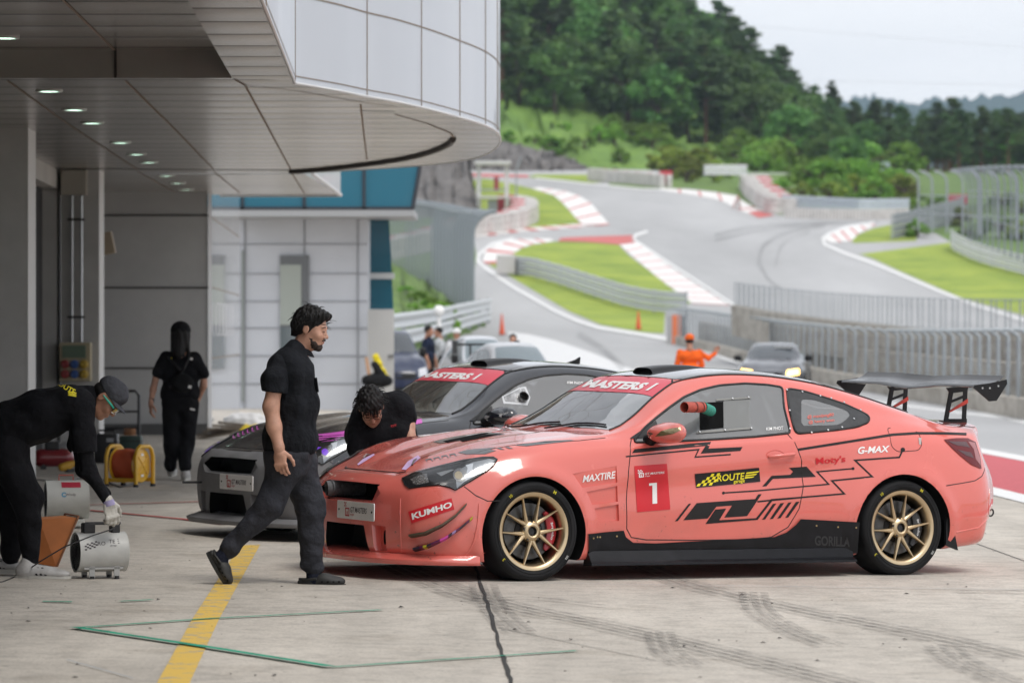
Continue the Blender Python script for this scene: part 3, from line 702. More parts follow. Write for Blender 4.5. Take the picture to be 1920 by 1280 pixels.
 # door handle
 for sg in (-1, 1):
  h = c.bvh.ray_cast(Vector((1.87, sg * 3, .80)), Vector((0, -sg, 0)))[0]
  m = MB(); y = h.y
  m.tube([(1.775, y + sg * .004, .792), (1.80, y + sg * .026, .795), (1.88, y + sg * .036, .803), (1.945, y + sg * .03, .810), (1.975, y + sg * .006, .812)], [.010, .012, .012, .012, .011], 10)
  hd = m.build('door_handle', P['paint'], c.root, smooth=60)
  m = MB(); m.lathe([(0, -.002), (.03, -.002), (.046, .004), (.050, .0)], 32, 'Y'); o = m.build('handle_dish', P['paint'], hd, smooth=60); o.location = (1.83, y + sg * .001, .797); o.scale = (1.45, .9, .75)
 # cabin: cage, seats, wheel, dash
 it = empty('interior'); it.parent = c.root
 cage = mat('roll_cage_paint', P.get('cage', (.55, .56, .57)), .35)
 for sg in (-1, 1):
  m = MB(); m.tube([(.88, sg * .60, .45), (.92, sg * .60, .90), (1.33, sg * .48, 1.20), (1.95, sg * .47, 1.265), (2.02, sg * .56, 1.0), (2.05, sg * .60, .45)], .02, 8); m.build('roll_cage_side', cage, it, smooth=60)
  m = MB(); m.tube([(1.98, sg * .50, 1.22), (2.75, sg * .45, .80)], .02, 8); m.build('roll_cage_stay', cage, it, smooth=60)
 m = MB(); m.tube([(1.97, -.48, 1.26), (1.97, .48, 1.26)], .02, 8); m.tube([(2.03, -.58, .80), (2.03, .58, .80)], .02, 8); m.tube([(1.34, -.48, 1.20), (1.34, .48, 1.20)], .02, 8); m.build('roll_cage_crossbars', cage, it, smooth=60)
 m = MB(); m.tube([(1.98, -.50, 1.24), (2.03, .55, .5)], .02, 8); m.build('roll_cage_diagonal', mat('cage_blue', (.10, .2, .38), .4), it, smooth=60)
 m = MB(); rows = []
 for i, (x, z) in enumerate([(.62, .90), (.80, .915), (.98, .90), (1.06, .84), (1.08, .60)]): rows.append([(x + .03 * (1 - u * u), .74 * u, z - .02 * u * u) for u in np.linspace(-1, 1, 13)])
 m.grid(rows); m.build('dashboard', mat('dash_black', (.02, .02, .022), .7), it, smooth=50)
 for y in (-.36, .36):
  st = mat('seat_dark', (.03, .03, .035), .6)
  m = MB(); rows = []
  for i in range(9):
   t = i / 8; z = .42 + .78 * t; x = 1.62 + .22 * t + (.05 * math.sin(t * 6)); wd = .25 - .10 * max(0, t - .6) / .4
   rows.append([(x - .12 * abs(u) ** 3 * (1 - .3 * t), y + wd * u, z) for u in np.linspace(-1, 1, 11)])
  m.grid(rows); rows2 = [[(a + .05, b, d) for a, b, d in r_] for r_ in rows]; m.grid(rows2)
  m.build('bucket_seat', st, it, smooth=60)
 m = MB(); m.tube([(1.12 + .07 * math.sin(a), -.36 + .165 * math.cos(a), .93 + .15 * math.sin(a)) for a in [2 * math.pi * k / 28 for k in range(28)]], .014, 8, closed=True)
 m.tube([(.95, -.36, .88), (1.12, -.36, .93)], .02, 8); m.box((1.12, -.36, .93), (.03, .30, .03)); m.build('steering_wheel', mat('suede_black', (.02, .02, .02), .9), it, smooth=50)
 # mirrors
 for sg in (-1, 1):
  K['mir%d' % sg] = mr = empty('door_mirror'); mr.parent = c.root; mr.location = (.93, sg * .96, .945)
  prims = [('e', (0, sg * .02, 0), (.074, .135, .060), None), ('e', (-.03, sg * .01, -.004), (.075, .11, .050), None), ('e', (.03, sg * .03, .004), (.045, .145, .064), None), ('c', (.045, -sg * .06, 0), (.045, sg * .11, .01), .055, .055)]
  sdf_mesh('mirror_shell', prims, .008, P['mirror'], mr, k=.03, blur=2)
  m = MB(); m.tube([(-.02, -sg * .07, -.03), (-.03, -sg * .14, -.055)], [.035, .045], 12); m.build('mirror_foot', BLK, mr, smooth=60)
  m = MB(); rows = []
  for i in range(9):
   t = i / 8; y = sg * (-.03 + .16 * t); x0 = -.082 * math.cos((t - .25) * 1.55) - .012 + .01 * t
   rows.append([(x0 - .010, y, -.022 + .012 * t), (x0 - .016, y, -.008 + .013 * t), (x0 - .010, y, .006 + .012 * t)])
  m.grid(rows); m.build('mirror_indicator', P.get('indicator', mat('smoked_lens', (.10, .085, .06), .15, coat=1)), mr, smooth=60)
 # black sail panel at the foot of the door window
 for sg in (-1, 1): c.proj_decal('mirror_panel', [[(.765, .905), (.80, .903), (1.00, .915), (1.00, 1.02), (.90, .968)]], 'Y', sg, .05, BLK, .006)
 return K
def headlamp(c, P, L):
 """near lamp traced on the skin, far lamp its mirror image"""
 objs = []
 def both(name, shape, mt, off):
  o = c.decal(name, shape, mt, off, lampn); me = o.data.copy()
  for v in me.vertices: v.co.y = -v.co.y
  me.flip_normals(); link(name, me, lampf)
 lampn = empty('headlamp'); lampn.parent = c.root; lampf = empty('headlamp'); lampf.parent = c.root
 g = lambda pts: [L(p) for p in pts]
 o = g([(762, 382), (870, 333), (1100, 272), (1330, 215), (1500, 188), (1600, 186), (1634, 206), (1600, 262), (1540, 312), (1400, 395), (1248, 484), (1200, 462), (1100, 440), (1000, 448), (830, 470), (790, 440)])
 both('lamp_housing', tess([o], 6), P.get('lampback', mat('lamp_black', (.015, .015, .017), .25)), .003)
 both('lamp_chrome_sweep', tess([g([(1255, 400), (1290, 300), (1400, 235), (1560, 200), (1612, 212), (1560, 285), (1440, 350), (1330, 410), (1262, 470)])], 5), mat('lamp_sweep', (.30, .31, .33), .28, .7), .0055)
 both('lamp_white_arc', tess([g([(1345, 262), (1415, 245), (1405, 300), (1370, 350), (1330, 385), (1352, 330), (1362, 290)])], 4), mat('lamp_white', (.8, .82, .88), .25), .0085)
 both('lamp_bezel', tess([disc(L((1292, 350)), 12.5, 24)], 4), mat('lamp_ring', (.35, .34, .33), .2, 1), .0085)
 both('projector_lens', tess([[(a, b) for a, b in disc(L((1280, 355)), 7.2, 20)]], 3), mat('lens_amber', (.55, .44, .27), .08, coat=1), .010)
 both('inner_reflector', tess([g([(835, 385), (950, 340), (985, 338), (1005, 415), (900, 440), (860, 425)])], 4), mat('reflector_grey', (.55, .53, .52), .25, .8, noise=(90, .5)), .0045)
 both('reflector_wedge', tess([g([(1075, 330), (1210, 298), (1245, 300), (1120, 360)])], 4), mat('reflector_grey2', (.42, .42, .42), .3, .7), .0045)
 both('lamp_cover', tess([o], 6), LAMPCLEAR, .015)
 for sg, lp in ((-1, lampn), (1, lampf)):
  oo = []
  for a, b in o:
   p, n = c.hit(a, b)
   if p is not None: p = p + n * .007; oo.append(Vector((p.x, p.y if sg < 0 else -p.y, p.z)))
  m = MB(); m.tube(oo, .0045, 6, closed=True); m.build('lamp_rim', BLK, lp, smooth=60)
def canard(c, name, pts, mt, wd=.055, th=.009, colors=None):
 P = []
 for a, b in pts:
  h, n = c.hit(a, b)
  if h is not None: P.append((h, n))
 rows = []
 for i, (h, n) in enumerate(P):
  t = i / (len(P) - 1); w_ = wd * (.45 + .55 * math.sin(math.pi * min(1, t + .15)) )
  n2 = Vector((n.x, n.y, 0)).normalized(); o = h + n2 * w_ + Vector((0, 0, .012))
  rows.append([h - n2 * .01 + Vector((0, 0, th)), o + Vector((0, 0, th)), o + Vector((0, 0, -.004)), h - n2 * .01 - Vector((0, 0, th)), h - n2 * .01 + Vector((0, 0, th))])
 m = MB(); m.grid(rows); o = m.build(name, mt if not isinstance(mt, list) else mt, c.root, smooth=40)
 if isinstance(mt, list):
  k = len(o.data.polygons)
  for i, p in enumerate(o.data.polygons): p.material_index = (i // 4) % len(mt)
 return o
def dense(pts, n): 
 out = []
 for (a, b), (c_, d) in zip(pts[:-1], pts[1:]):
  for i in range(n): out.append((a + (c_ - a) * i / n, b + (d - b) * i / n))
 return out + [pts[-1]]
def splitter(c, mt, ext=.058):
 half = [(-.885, 0), (-.880, .25), (-.85, .46), (-.80, .60), (-.72, .73), (-.60, .83), (-.45, .90), (-.37, .915)]
 m = MB(); rows = []
 full_ = [(a, -b) for a, b in half[::-1]] + half[1:]
 n = len(full_)
 for i, (x, y) in enumerate(full_):
  t = abs(y) / .915; e = ext * (1 - t ** 5) + .012; nx = Vector((full_[min(i + 1, n - 1)][1] - full_[max(i - 1, 0)][1], -(full_[min(i + 1, n - 1)][0] - full_[max(i - 1, 0)][0]), 0)).normalized() * -1
  p = Vector((x, y, 0)); o = p + nx * e
  zt = .140 if t < .95 else .13
  rows.append([(p.x + .10, p.y * .9, .185 - .0 * t), (p.x - .0, p.y, .168), (o.x, o.y, zt), (o.x - .002, o.y, zt - .012), (o.x + .008, o.y * .995, .108), (p.x + .12, p.y * .88, .108)])
 m.grid(rows); return m.build('front_splitter', mt, c.root, smooth=50)
def plate(c, q, name='number_plate'):
 """white event plate on the nose"""
 pts = []
 for (a, b) in q: pts.append(c.plane(a, b, 0, -.905))
 y0 = (pts[0].y + pts[3].y) / 2; y1 = (pts[1].y + pts[2].y) / 2; z1 = (pts[0].z + pts[1].z) / 2; z0 = (pts[2].z + pts[3].z) / 2; cy = (y0 + y1) / 2
 m = MB(); ol = round_poly([(-.265, -.057), (.265, -.057), (.265, .057), (-.265, .057)], .012); m.prism(ol, 'X', -.003, .003)
 o = m.build(name, mat('plate_white', (.78, .77, .76), .4, coat=.4, noise=(12, .05)), c.root, loc=(-.908, cy, (z0 + z1) / 2))
 v, f, _ = text2d('GT MASTERS', .2, .012)
 mm = MB(); mm.add([(-.0045, .07 - u * .235, -.014 + t * .036) for u, t in v], f); mm.build('plate_lettering', mat('ink_dark', (.05, .04, .045), .6), o, fix=False)
 v, f, _ = text2d('INJE', .2, .01); mm = MB(); mm.add([(-.0045, .07 - u * .055, -.036 + t * .014) for u, t in v], f); mm.build('plate_small_lettering', mat('ink_red', (.45, .02, .03), .6), o, fix=False)
 mm = MB(); X = -.0045
 def rc(y, z, w_, h): mm.add([(X, y, z), (X, y - w_, z), (X, y - w_, z + h), (X, y, z + h)], [(0, 1, 2, 3)])
 rc(.145, -.040, .060, .008); rc(.145, .006, .060, .008); rc(.145, -.032, .010, .038); rc(.095, -.032, .010, .038); rc(.122, -.032, .012, .024)
 for i, j in ((0, 0), (2, 0), (1, 1), (0, 2), (2, 2)): rc(.160 - i * .010, .040 - j * .010, .010, .010)
 mm.build('plate_emblem', mat('ink_red'), o, fix=False)
 for s_ in (-.235, .235):
  b = MB(); b.cyl((-.006, s_, 0), (.002, s_, 0), .007, 10); b.build('plate_bolt', mat('hub_dark'), o)
 return o
def grille_mesh(c, y0, y1, z0, z1, x, px=True, step=.022, name='grille_mesh', r=.0016):
 m = MB(); n = int((y1 - y0) / step); H = z1 - z0
 for i in range(-int(H / step) - 1, n + 1):
  for sg in (1, -1):
   ya = y0 + i * step; a = [ya, z0]; b = [ya + H, z1]
   if sg < 0: a, b = [ya, z1], [ya + H, z0]
   # clip to y range
   def cl(p, q, lim, lo):
    if (p[0] < lim) == lo and p[0] != lim:
     t = (lim - p[0]) / (q[0] - p[0]); return [lim, p[1] + (q[1] - p[1]) * t]
    return p
   if b[0] <= y0 or a[0] >= y1: continue
   a = cl(a, b, y0, True); b = cl(b, a, y1, False)
   m.add([(x, a[0], a[1] - r), (x, a[0], a[1] + r), (x, b[0], b[1] + r), (x, b[0], b[1] - r)], [(0, 1, 2, 3)])
 return m.build(name, mat('grille_wire', (.045, .045, .048), .5), c.root, fix=False)
def side_skirt(c, polypx, mt, ext=True):
 o = c.decal('side_skirt', tess([polypx], 9), mt, .012)
 for sg in (-1,):
  m = MB(); rows = []
  for i in range(25):
   t = i / 24; x = .41 + 2.02 * t; rows.append([(x, sg * .88, .20), (x, sg * .915, .19), (x, sg * (.925 + .03 * (1 - t)), .13), (x, sg * (.97), .115), (x, sg * .972, .100), (x, sg * .86, .092)])
  m.grid(rows); m.add(rows[0], [(0, 1, 2, 3, 4, 5)]); m.add(rows[-1], [(0, 1, 2, 3, 4, 5)]); m.build('skirt_blade', mt, o, smooth=30)
 return o

c1, b1 = build_coupe(.127, 25.34, 28.5, 'coral pink racing coupe with number 1 on its door and a tall rear wing', dict(paint=CORAL, grille=BLK, cuts=[hero_cuts]))
make_wheel(c1, .012, -.925, gold=GOLD, caliper=mat('caliper_red', (.45, .01, .02), .35, coat=.5), sp=-33)
make_wheel(c1, 2.82, -.925, gold=GOLD, caliper=mat('caliper_dark', (.05, .05, .052), .5), sp=-30)
for x in (.012, 2.82): make_wheel(c1, x, .925, gold=GOLD, sp=0, side=1, marks=False)
K1 = coupe_common(c1, dict(paint=CORAL, roof=mat('roof_gloss_black', (.02, .021, .023), .12, coat=1), mirror=CORAL))
headlamp(c1, {}, lambda p: (600 + p[0] / 4.922, 820 + p[1] / 4.922))
side_skirt(c1, Z2([(62, 968), (150, 958), (250, 950), (262, 985), (300, 1014), (420, 1018), (700, 1003), (960, 990), (1060, 984)]) + Z3([(90, 982), (150, 960), (200, 920), (228, 888), (540, 905), (525, 1092)]) + Z2([(60, 1130)]), CARB)
SK = [o for o in bpy.data.objects if o.name == 'side_skirt'][0]
for u, v in ((85, 990), (107, 984), (122, 984), (212, 980)): 
 h, n = c1.hit(*Z2([(u, v)])[0]); m = MB(); m.cyl(h + n * .010, h + n * .016, .006, 8); m.build('skirt_rivet', mat('brass_dull', (.5, .38, .2), .4, 1), SK)
for u, v in ((310, 923), (425, 930), (520, 933)):
 h, n = c1.hit(*Z3([(u, v)])[0]); m = MB(); m.cyl(h + n * .010, h + n * .016, .006, 8); m.build('skirt_rivet', mat('brass_dull'), SK)
c1.decal('skirt_lettering', text_on_quad('GORILLA', Z3([(300, 975), (492, 982), (490, 1035), (300, 1028)]), 6, bold=.03), mat('ghost_black', (.018, .018, .020), .5), .0145, SK)
splitter(c1, CORAL)
# door number panel
npn = c1.decal('number_panel', tess([Z2([(310, 607), (484, 594), (502, 838), (325, 853)])], 7), RED, .003)
q1 = Z2([(388, 698), (432, 694), (434, 806), (388, 810)])
one = [[(0, .88), (0, 1), (.94, 1), (.94, .0), (.40, .0), (.40, .88)]]
c1.decal('door_number', tess(bil(q1, one), 7), WHT, .0045, npn)
F1 = lambda nm, sh, mt, par: c1.decal(nm, sh, mt, .0048, par)
event_logo(c1, Z2([(325, 628), (470, 618), (470, 662), (325, 674)]), F1, WHT, WHT, npn)
rt = c1.decal('garage_panel', tess([Z2([(632, 648), (975, 615), (982, 690), (640, 723)])], 7), VIN, .0045)
F2 = lambda nm, sh, mt=YEL, par=rt: c1.decal(nm, sh, mt, .0062, par)
F2('panel_lettering', text_on_quad('ROUTE', Z2([(750, 653), (896, 640), (897, 677), (750, 690)]), 6, shear=.12, bold=.012))
F2('panel_small_lettering', text_on_quad('garage', Z2([(838, 686), (897, 680), (897, 699), (838, 704)]), 6, bold=.01))
F2('panel_checks', tess(bil(Z2([(652, 654), (745, 645), (738, 708), (640, 716)]), CHK), 5))
F2('panel_stripes', tess([Z2(p) for p in ([(907, 640), (977, 632), (968, 640), (904, 648)], [(903, 653), (964, 646), (955, 654), (900, 661)], [(899, 666), (950, 660), (942, 668), (897, 674)])], 6))
LIV = [Z2(p) for p in (
 [(312, 517), (720, 478), (706, 514), (888, 505), (876, 526), (664, 541), (690, 500), (298, 538)],
 [(265, 553), (660, 514), (640, 555), (825, 541), (824, 549), (630, 563), (648, 523), (266, 560)],
 [(527, 901), (600, 808), (614, 806), (543, 899)],
 [(572, 895), (643, 804), (838, 790), (832, 817), (748, 823), (702, 886)],
 [(690, 915), (742, 838), (801, 833), (763, 895), (960, 884), (1040, 782), (1195, 770), (1195, 779), (1046, 793), (968, 893)],
 [(838, 790), (955, 782), (972, 757), (990, 756), (912, 873), (790, 881), (832, 817)],
 [(992, 892), (1050, 808), (1068, 806), (1008, 891)], [(1033, 889), (1090, 805), (1110, 803), (1050, 887)], [(1073, 886), (1132, 801), (1150, 799), (1090, 884)], [(1115, 882), (1173, 797), (1192, 796), (1132, 880)])]
LIV += [Z3([(25, 716), (75, 658), (175, 652), (190, 636), (168, 616), (262, 609), (312, 664), (82, 675), (48, 714)])]
LIV += [disc(Z2([(786, 750)])[0], 2.7)]
for i, (pts, wd) in enumerate(((Z2([(786, 750), (1195, 721)])[:1] + Z3([(0, 738), (380, 703), (318, 637), (510, 620)]), 2.6), (Z3([(215, 775), (463, 754), (397, 685), (612, 663), (520, 576), (757, 560), (775, 520)]), 3.0), (Z3([(215, 520), (480, 478), (720, 440), (850, 432), (1000, 433), (1115, 437)]), 4.6))):
 for q in stroke(pts, wd): LIV.append(q)
LIV += [disc(Z3([(775, 520)])[0], 4.2), disc(Z3([(510, 620)])[0], 2.8)]
LIV += stroke(Z3([(0, 796), (215, 775)]), 3.0)
c1.decal('side_livery', tess(LIV, 8), VIN, .0022)
HL = [Z1(p) for p in ([(600, 478), (720, 450), (900, 427), (990, 437), (800, 465), (640, 487)], [(735, 535), (790, 520), (940, 508), (905, 520), (940, 525), (880, 545), (780, 545)], [(1040, 497), (1200, 474), (1340, 468), (1360, 473), (1200, 490), (1100, 502)], [(940, 512), (960, 510), (985, 520), (965, 520)], [(985, 508), (1003, 505), (1030, 514), (1010, 516)])]
for k in range(4):
 x = 562 + 42 * k; y = 572 - 9 * k; HL += [Z1(p) for p in ([(x, y), (x + 30, y - 6), (x + 42, y + 8), (x + 38, y + 10), (x + 28, y), (x + 6, y + 5), (x + 12, y + 14), (x + 8, y + 14)],)]
c1.decal('bonnet_livery', tess(HL[:1], 7), mat('carbon_vinyl', (.06, .062, .066), .3, coat=.6), .0022); c1.decal('bonnet_livery', tess(HL[1:], 7), mat('carbon_vinyl', (.06, .062, .066), .3, coat=.6), .0022)
# bonnet vents
for q in ([(655, 476), (860, 434), (905, 430), (880, 440), (680, 484)], [(740, 466), (900, 440), (985, 434), (930, 444), (760, 478)]):
 c1.decal('bonnet_vent', tess([Z1(q)], 6), mat('well_black'), .0035)
c1.decal('vent_maker_lettering', text_on_quad('MAXTIRE', Z1([(1403, 657), (1572, 633), (1574, 671), (1402, 694)]), 6, shear=.15, bold=.02), WHT, .003)
for o_ in [o for o in bpy.data.objects if o.name == 'vent_maker_lettering']:
 for v_ in o_.data.vertices: v_.co.y = -.9005

c1.decal('sponsor_lettering', text_on_quad("Moty's", Z3([(310, 562), (470, 550), (468, 594), (312, 607)]), 6, bold=.022), mat('red_ink', (.60, .01, .02), .5), .0045)
c1.decal('sponsor_lettering', text_on_quad("G-MAX", Z3([(535, 505), (705, 497), (703, 532), (535, 543)]), 6, shear=.2, bold=.03), WHT, .0035)
c1.decal('blemish', tess([Z3([(858, 457), (874, 457), (872, 492), (862, 492)])], 5), mat('tape_grey', (.45, .42, .4), .7), .003)
ks = c1.decal('tyre_sponsor_sticker', tess([ZB([(815, 683), (1213, 557), (1240, 662), (848, 790)])], 6), RED, .003)
c1.decal('sticker_lettering', text_on_quad('KUMHO', ZB([(842, 700), (1212, 588), (1222, 640), (856, 758)]), 5, bold=.035, shear=.05), WHT, .0045, ks)
canard(c1, 'upper_canard', dense(ZB([(845, 920), (980, 895), (1130, 820), (1250, 730), (1345, 630)]), 4), mat('canard_olive', (.085, .072, .045), .5, noise=(30, .4)))
canard(c1, 'lower_canard', dense(ZB([(880, 1045), (1000, 1015), (1150, 945), (1280, 855), (1405, 752)]), 4), [mat('canard_black', (.02, .015, .03), .4), mat('canard_black'), mat('canard_wine', (.10, .01, .06), .4), mat('canard_yellow', (.45, .40, .02), .5), mat('canard_black'), mat('canard_wine'), mat('canard_wine'), mat('canard_pink', (.55, .06, .35), .4), mat('canard_pink'), mat('canard_black'), mat('canard_lilac', (.3, .22, .45), .4), mat('canard_wine')])
c1.line('bumper_crease', ZB([(742, 560), (738, 700), (742, 880), (750, 1045)]), 'X', -1, .006, CORAL, px=True, lift=-.002)
c1.line('bumper_crease', ZB([(1470, 610), (1455, 800), (1420, 960), (1370, 1060), (1310, 1120), (1200, 1150)]), 'X', -1, .008, CORAL, px=True, lift=-.003)
c1.line('bumper_crease', Z3([(1238, 730), (1232, 880), (1180, 935), (1060, 960)]), 'X', -1, .007, CORAL, px=True, lift=-.003)
plate(c1, ZB([(172, 575), (495, 613), (500, 775), (175, 730)]))
m = MB(); m.tube([(-.63, .22, .55), (-.78, .23, .555), (-.885, .25, .548)], .048, 20, cap=False)
for k in range(9): m.tube([(-.70 - k * .020 + .004 * math.cos(a) * 0, .235 + .0505 * math.cos(a), .552 + .0505 * math.sin(a)) for a in [2 * math.pi * j / 20 for j in range(20)]], .0035, 6, closed=True)
m.build('intake_hose', mat('hose_grey', (.10, .10, .105), .7, noise=(40, .4)), c1.root, smooth=60)
m = MB(); m.add([(-.66, -.33, .17), (-.66, .33, .17), (-.66, .30, .33), (-.66, -.30, .33)], [(0, 1, 2, 3)]); m.build('radiator', mat('radiator_dark', (.02, .02, .021), .6, .3), c1.root)
m = MB()
for k in range(60): y = -.32 + .64 * k / 59; m.add([(-.662, y, .165), (-.662, y + .003, .165), (-.662, y + .003, .333), (-.662, y, .333)], [(0, 1, 2, 3)])
m.build('radiator_fins', mat('fin_grey', (.05, .05, .052), .5, .5), c1.root)
m = MB(); m.tube([(-.80, .46, .40), (-.93, .46, .40)], .008, 8); m.build('tow_pin', BLK, c1.root)
# window details on the near door
D = K1['door-1']
ban = c1.proj_decal('sun_strip', [full([(.985, 0), (.998, .2), (1.03, .4), (1.07, .586), (1.245, .533), (1.262, .498), (1.223, .25), (1.213, 0)])], 'Z', 1, .05, PINKB, .0045, K1['ws'])
c1.decal('strip_lettering', text_on_quad('MASTERS 1', ZR([(955, 150), (1540, 183), (1440, 245), (872, 215)]), 6, bold=.05), WHT, .0075, ban)
c1.decal('photographer_lettering', text_on_quad('KIM PHOT', Z2([(1013, 403), (1103, 397), (1103, 416), (1013, 420)]), 6, bold=.01), WHT, .006, D)
c1.decal('window_shutter_plate', tess([Z2([(785, 262), (925, 255), (925, 405), (785, 412)])], 8), glass('shutter_film', (.6, .6, .58), .55, .15, (.30, .31, .30)), .007, D)
c1.decal('window_opening', tess([Z2([(657, 272), (783, 265), (787, 405), (660, 418)])], 8), mat('well_black'), .004, D)
c1.decal('window_rail', tess(stroke(Z2([(640, 432), (937, 408)]), 3.6), 8), mat('rail_alu', (.20, .20, .19), .5, .5), .011, D)
c1.decal('window_rail', tess(stroke(Z2([(745, 258), (930, 246)]), 3.6), 8), mat('rail_alu'), .011, D)
for u, v in ((655, 430), (790, 420), (930, 410), (915, 245), (830, 252)):
 h, n = c1.hit(*Z2([(u, v)])[0]); m = MB(); m.cyl(h + n * .011, h + n * .017, .006, 8); m.build('rail_bolt', STEEL, D)
dh = c1.plane(1312, 764, 1, -.84)
def hose(p0, p1, r, mt, name, rings, par, flare=1.05):
 p0, p1 = Vector(p0), Vector(p1); d = p1 - p0; m = MB(); n = 60; pts = [p0 + d * i / n for i in range(n + 1)]
 m.tube(pts, [r * (1 + .035 * math.sin(i / n * rings * 6.283)) for i in range(n + 1)], 24, cap=False); m.tube([p0 + d * i / 10 for i in range(11)], r * .93, 24, cap=False)
 return m.build(name, mt, par, smooth=70, fix=False)
tip = c1.plane(1283, 763, 1, -.99); mid = c1.plane(1317, 763, 1, -.91); inn_ = c1.plane(1333, 770, 1, -.80)
dct = empty('air_duct'); dct.parent = c1.root
hose(tip, mid, .034, mat('duct_red', (.42, .075, .05), .6, noise=(50, .2)), 'duct_hose', 14, dct)
for t in (.52, .88):
 p = tip.lerp(mid, t); a = tip.lerp(mid, t - .03); m = MB(); m.tube([a, p], .0375, 24, cap=False); m.build('hose_clamp', BLK, dct, smooth=60)
hose(mid, inn_, .035, mat('duct_green', (.03, .27, .20), .6), 'duct_elbow', 4, dct)
# quarter window panel
Q = K1['q-1']; inner = round_poly([Z3([p])[0] for p in [(233, 250), (300, 255), (400, 285), (480, 315), (495, 335), (470, 365), (430, 390), (233, 395)]], 6)
outer = [tuple(p) for p in round_poly(QWIN, .03)]
# black surround with a clear middle: ring of quads between the outline and the inner shape (car space x,z)
inl = []
for a, b in inner: h, n = c1.hit(a, b); inl.append((h.x, h.z))
cx_ = sum(a for a, b in inl) / len(inl); cz_ = sum(b for a, b in inl) / len(inl)
def radial(poly, ang):
 best = None; d = (math.cos(ang), math.sin(ang))
 for (x1, z1), (x2, z2) in zip(poly, poly[1:] + poly[:1]):
  ex, ez = x2 - x1, z2 - z1; den = d[0] * ez - d[1] * ex
  if abs(den) < 1e-9: continue
  t = ((x1 - cx_) * ez - (z1 - cz_) * ex) / den; u = ((x1 - cx_) * d[1] - (z1 - cz_) * d[0]) / den
  if t > 0 and -1e-6 <= u <= 1 + 1e-6 and (best is None or t > best): best = t
 return (cx_ + d[0] * best, cz_ + d[1] * best)
ring = []
for k in range(72):
 a, b = 2 * math.pi * k / 72, 2 * math.pi * (k + 1) / 72; ring.append([radial(inl, a), radial(outer, a), radial(outer, b), radial(inl, b)])
c1.proj_decal('panel_surround', ring, 'Y', -1, .08, mat('panel_black', (.028, .029, .031), .4, noise=(20, .3)), .005, Q)
for u, v in ((155, 203), (237, 214), (333, 235), (391, 248), (460, 270), (548, 311), (513, 358), (450, 403), (375, 418), (287, 431), (172, 410), (170, 313)):
 h, n = c1.hit(*Z3([(u, v)])[0])
 if h is None: continue
 m = MB(); m.cyl(h + n * .004, h + n * .010, .0065, 10); m.build('rivet', STEEL, Q)
PINKT = mat('pink_ink', (.72, .14, .10), .5)
c1.decal('handle_lettering', text_on_quad('@ maxijang80', Z3([(265, 338), (405, 325), (405, 348), (265, 360)]), 6, bold=.01), PINKT, .006, Q)
c1.decal('handle_lettering', text_on_quad('@ henry won', Z3([(272, 366), (408, 354), (408, 376), (272, 388)]), 6, bold=.01), PINKT, .006, Q)
# tail lamp
tl = c1.decal('tail_lamp', tess([Z3([(993, 467), (1060, 460), (1120, 460), (1160, 480), (1185, 560), (1192, 622), (1140, 600), (1090, 560), (1040, 515)])], 6), mat('lamp_red', (.13, .002, .004), .2, spec=.3, coat=.4), .006)
c1.decal('tail_lamp_clear', tess([Z3([(1120, 478), (1155, 484), (1183, 565), (1186, 605), (1160, 570), (1150, 520)])], 6), mat('lamp_pink_clear', (.34, .10, .10), .1, coat=1), .0075, tl)
c1.decal('tail_lamp_dark', tess([Z3([(1010, 476), (1110, 480), (1130, 510), (1060, 498)]), Z3([(1060, 520), (1135, 535), (1150, 565), (1110, 552)])], 6), mat('lamp_red_dark', (.06, .002, .004), .1, coat=1), .0075, tl)
m = MB(); m.tube([c1.plane(1849, 962, 1, -.62) + Vector((-.06, 0, 0)), c1.plane(1849, 962, 1, -.62)], .006, 8)
cc = c1.plane(1857, 960, 1, -.62); m.tube([cc + Vector((.025 * math.cos(a), 0, .025 * math.sin(a))) for a in [2 * math.pi * k / 16 for k in range(16)]], .006, 8, closed=True); m.build('tow_eye', mat('tow_dark', (.03, .03, .03), .4, .6), c1.root, smooth=60)
# hood pins with lilac tape
for q in ([(755, 297), (810, 225), (905, 168), (932, 190), (850, 255), (795, 302)], [(345, 250), (400, 200), (500, 150), (505, 165), (430, 215), (355, 260)]):
 t_ = c1.decal('tape_strip', tess([ZB(q)], 6), mat('lilac_tape', (.60, .42, .68), .7), .004)
for a, b in (((850, 260), (890, 205)), ((400, 195), (455, 165))):
 P0, P1 = [c1.hit(*ZB([p])[0])[0] for p in (a, b)]
 m = MB(); m.tube([P0 + Vector((0, 0, .006)), P0.lerp(P1, .5) + Vector((0, 0, .018)), P1 + Vector((0, 0, .006))], .006, 6); m.build('bonnet_pin', mat('pin_dark', (.12, .10, .10), .4, .6), c1.root)
# wipers
m = MB()
for pts in ([(.56, -.05), (.66, -.30), (.72, -.58)], [(.55, .45), (.62, .15), (.645, -.1)]):
 P = []
 for a, b in dense(pts, 5): h = c1.bvh.ray_cast(Vector((a, b, 3)), Vector((0, 0, -1)))[0]; P.append(h + Vector((0, 0, .012)))
 m = MB(); m.tube(P, .006, 6); m.build('wiper', BLK, c1.root)
m = MB(); h = c1.bvh.ray_cast(Vector((2.30, .05, 3)), Vector((0, 0, -1)))[0]; m.prism([(0, 0), (.11, 0), (.12, .012), (.10, .018)], 'Y', -.035, .035); m.build('aerial_fin', BLK, c1.root, loc=h)
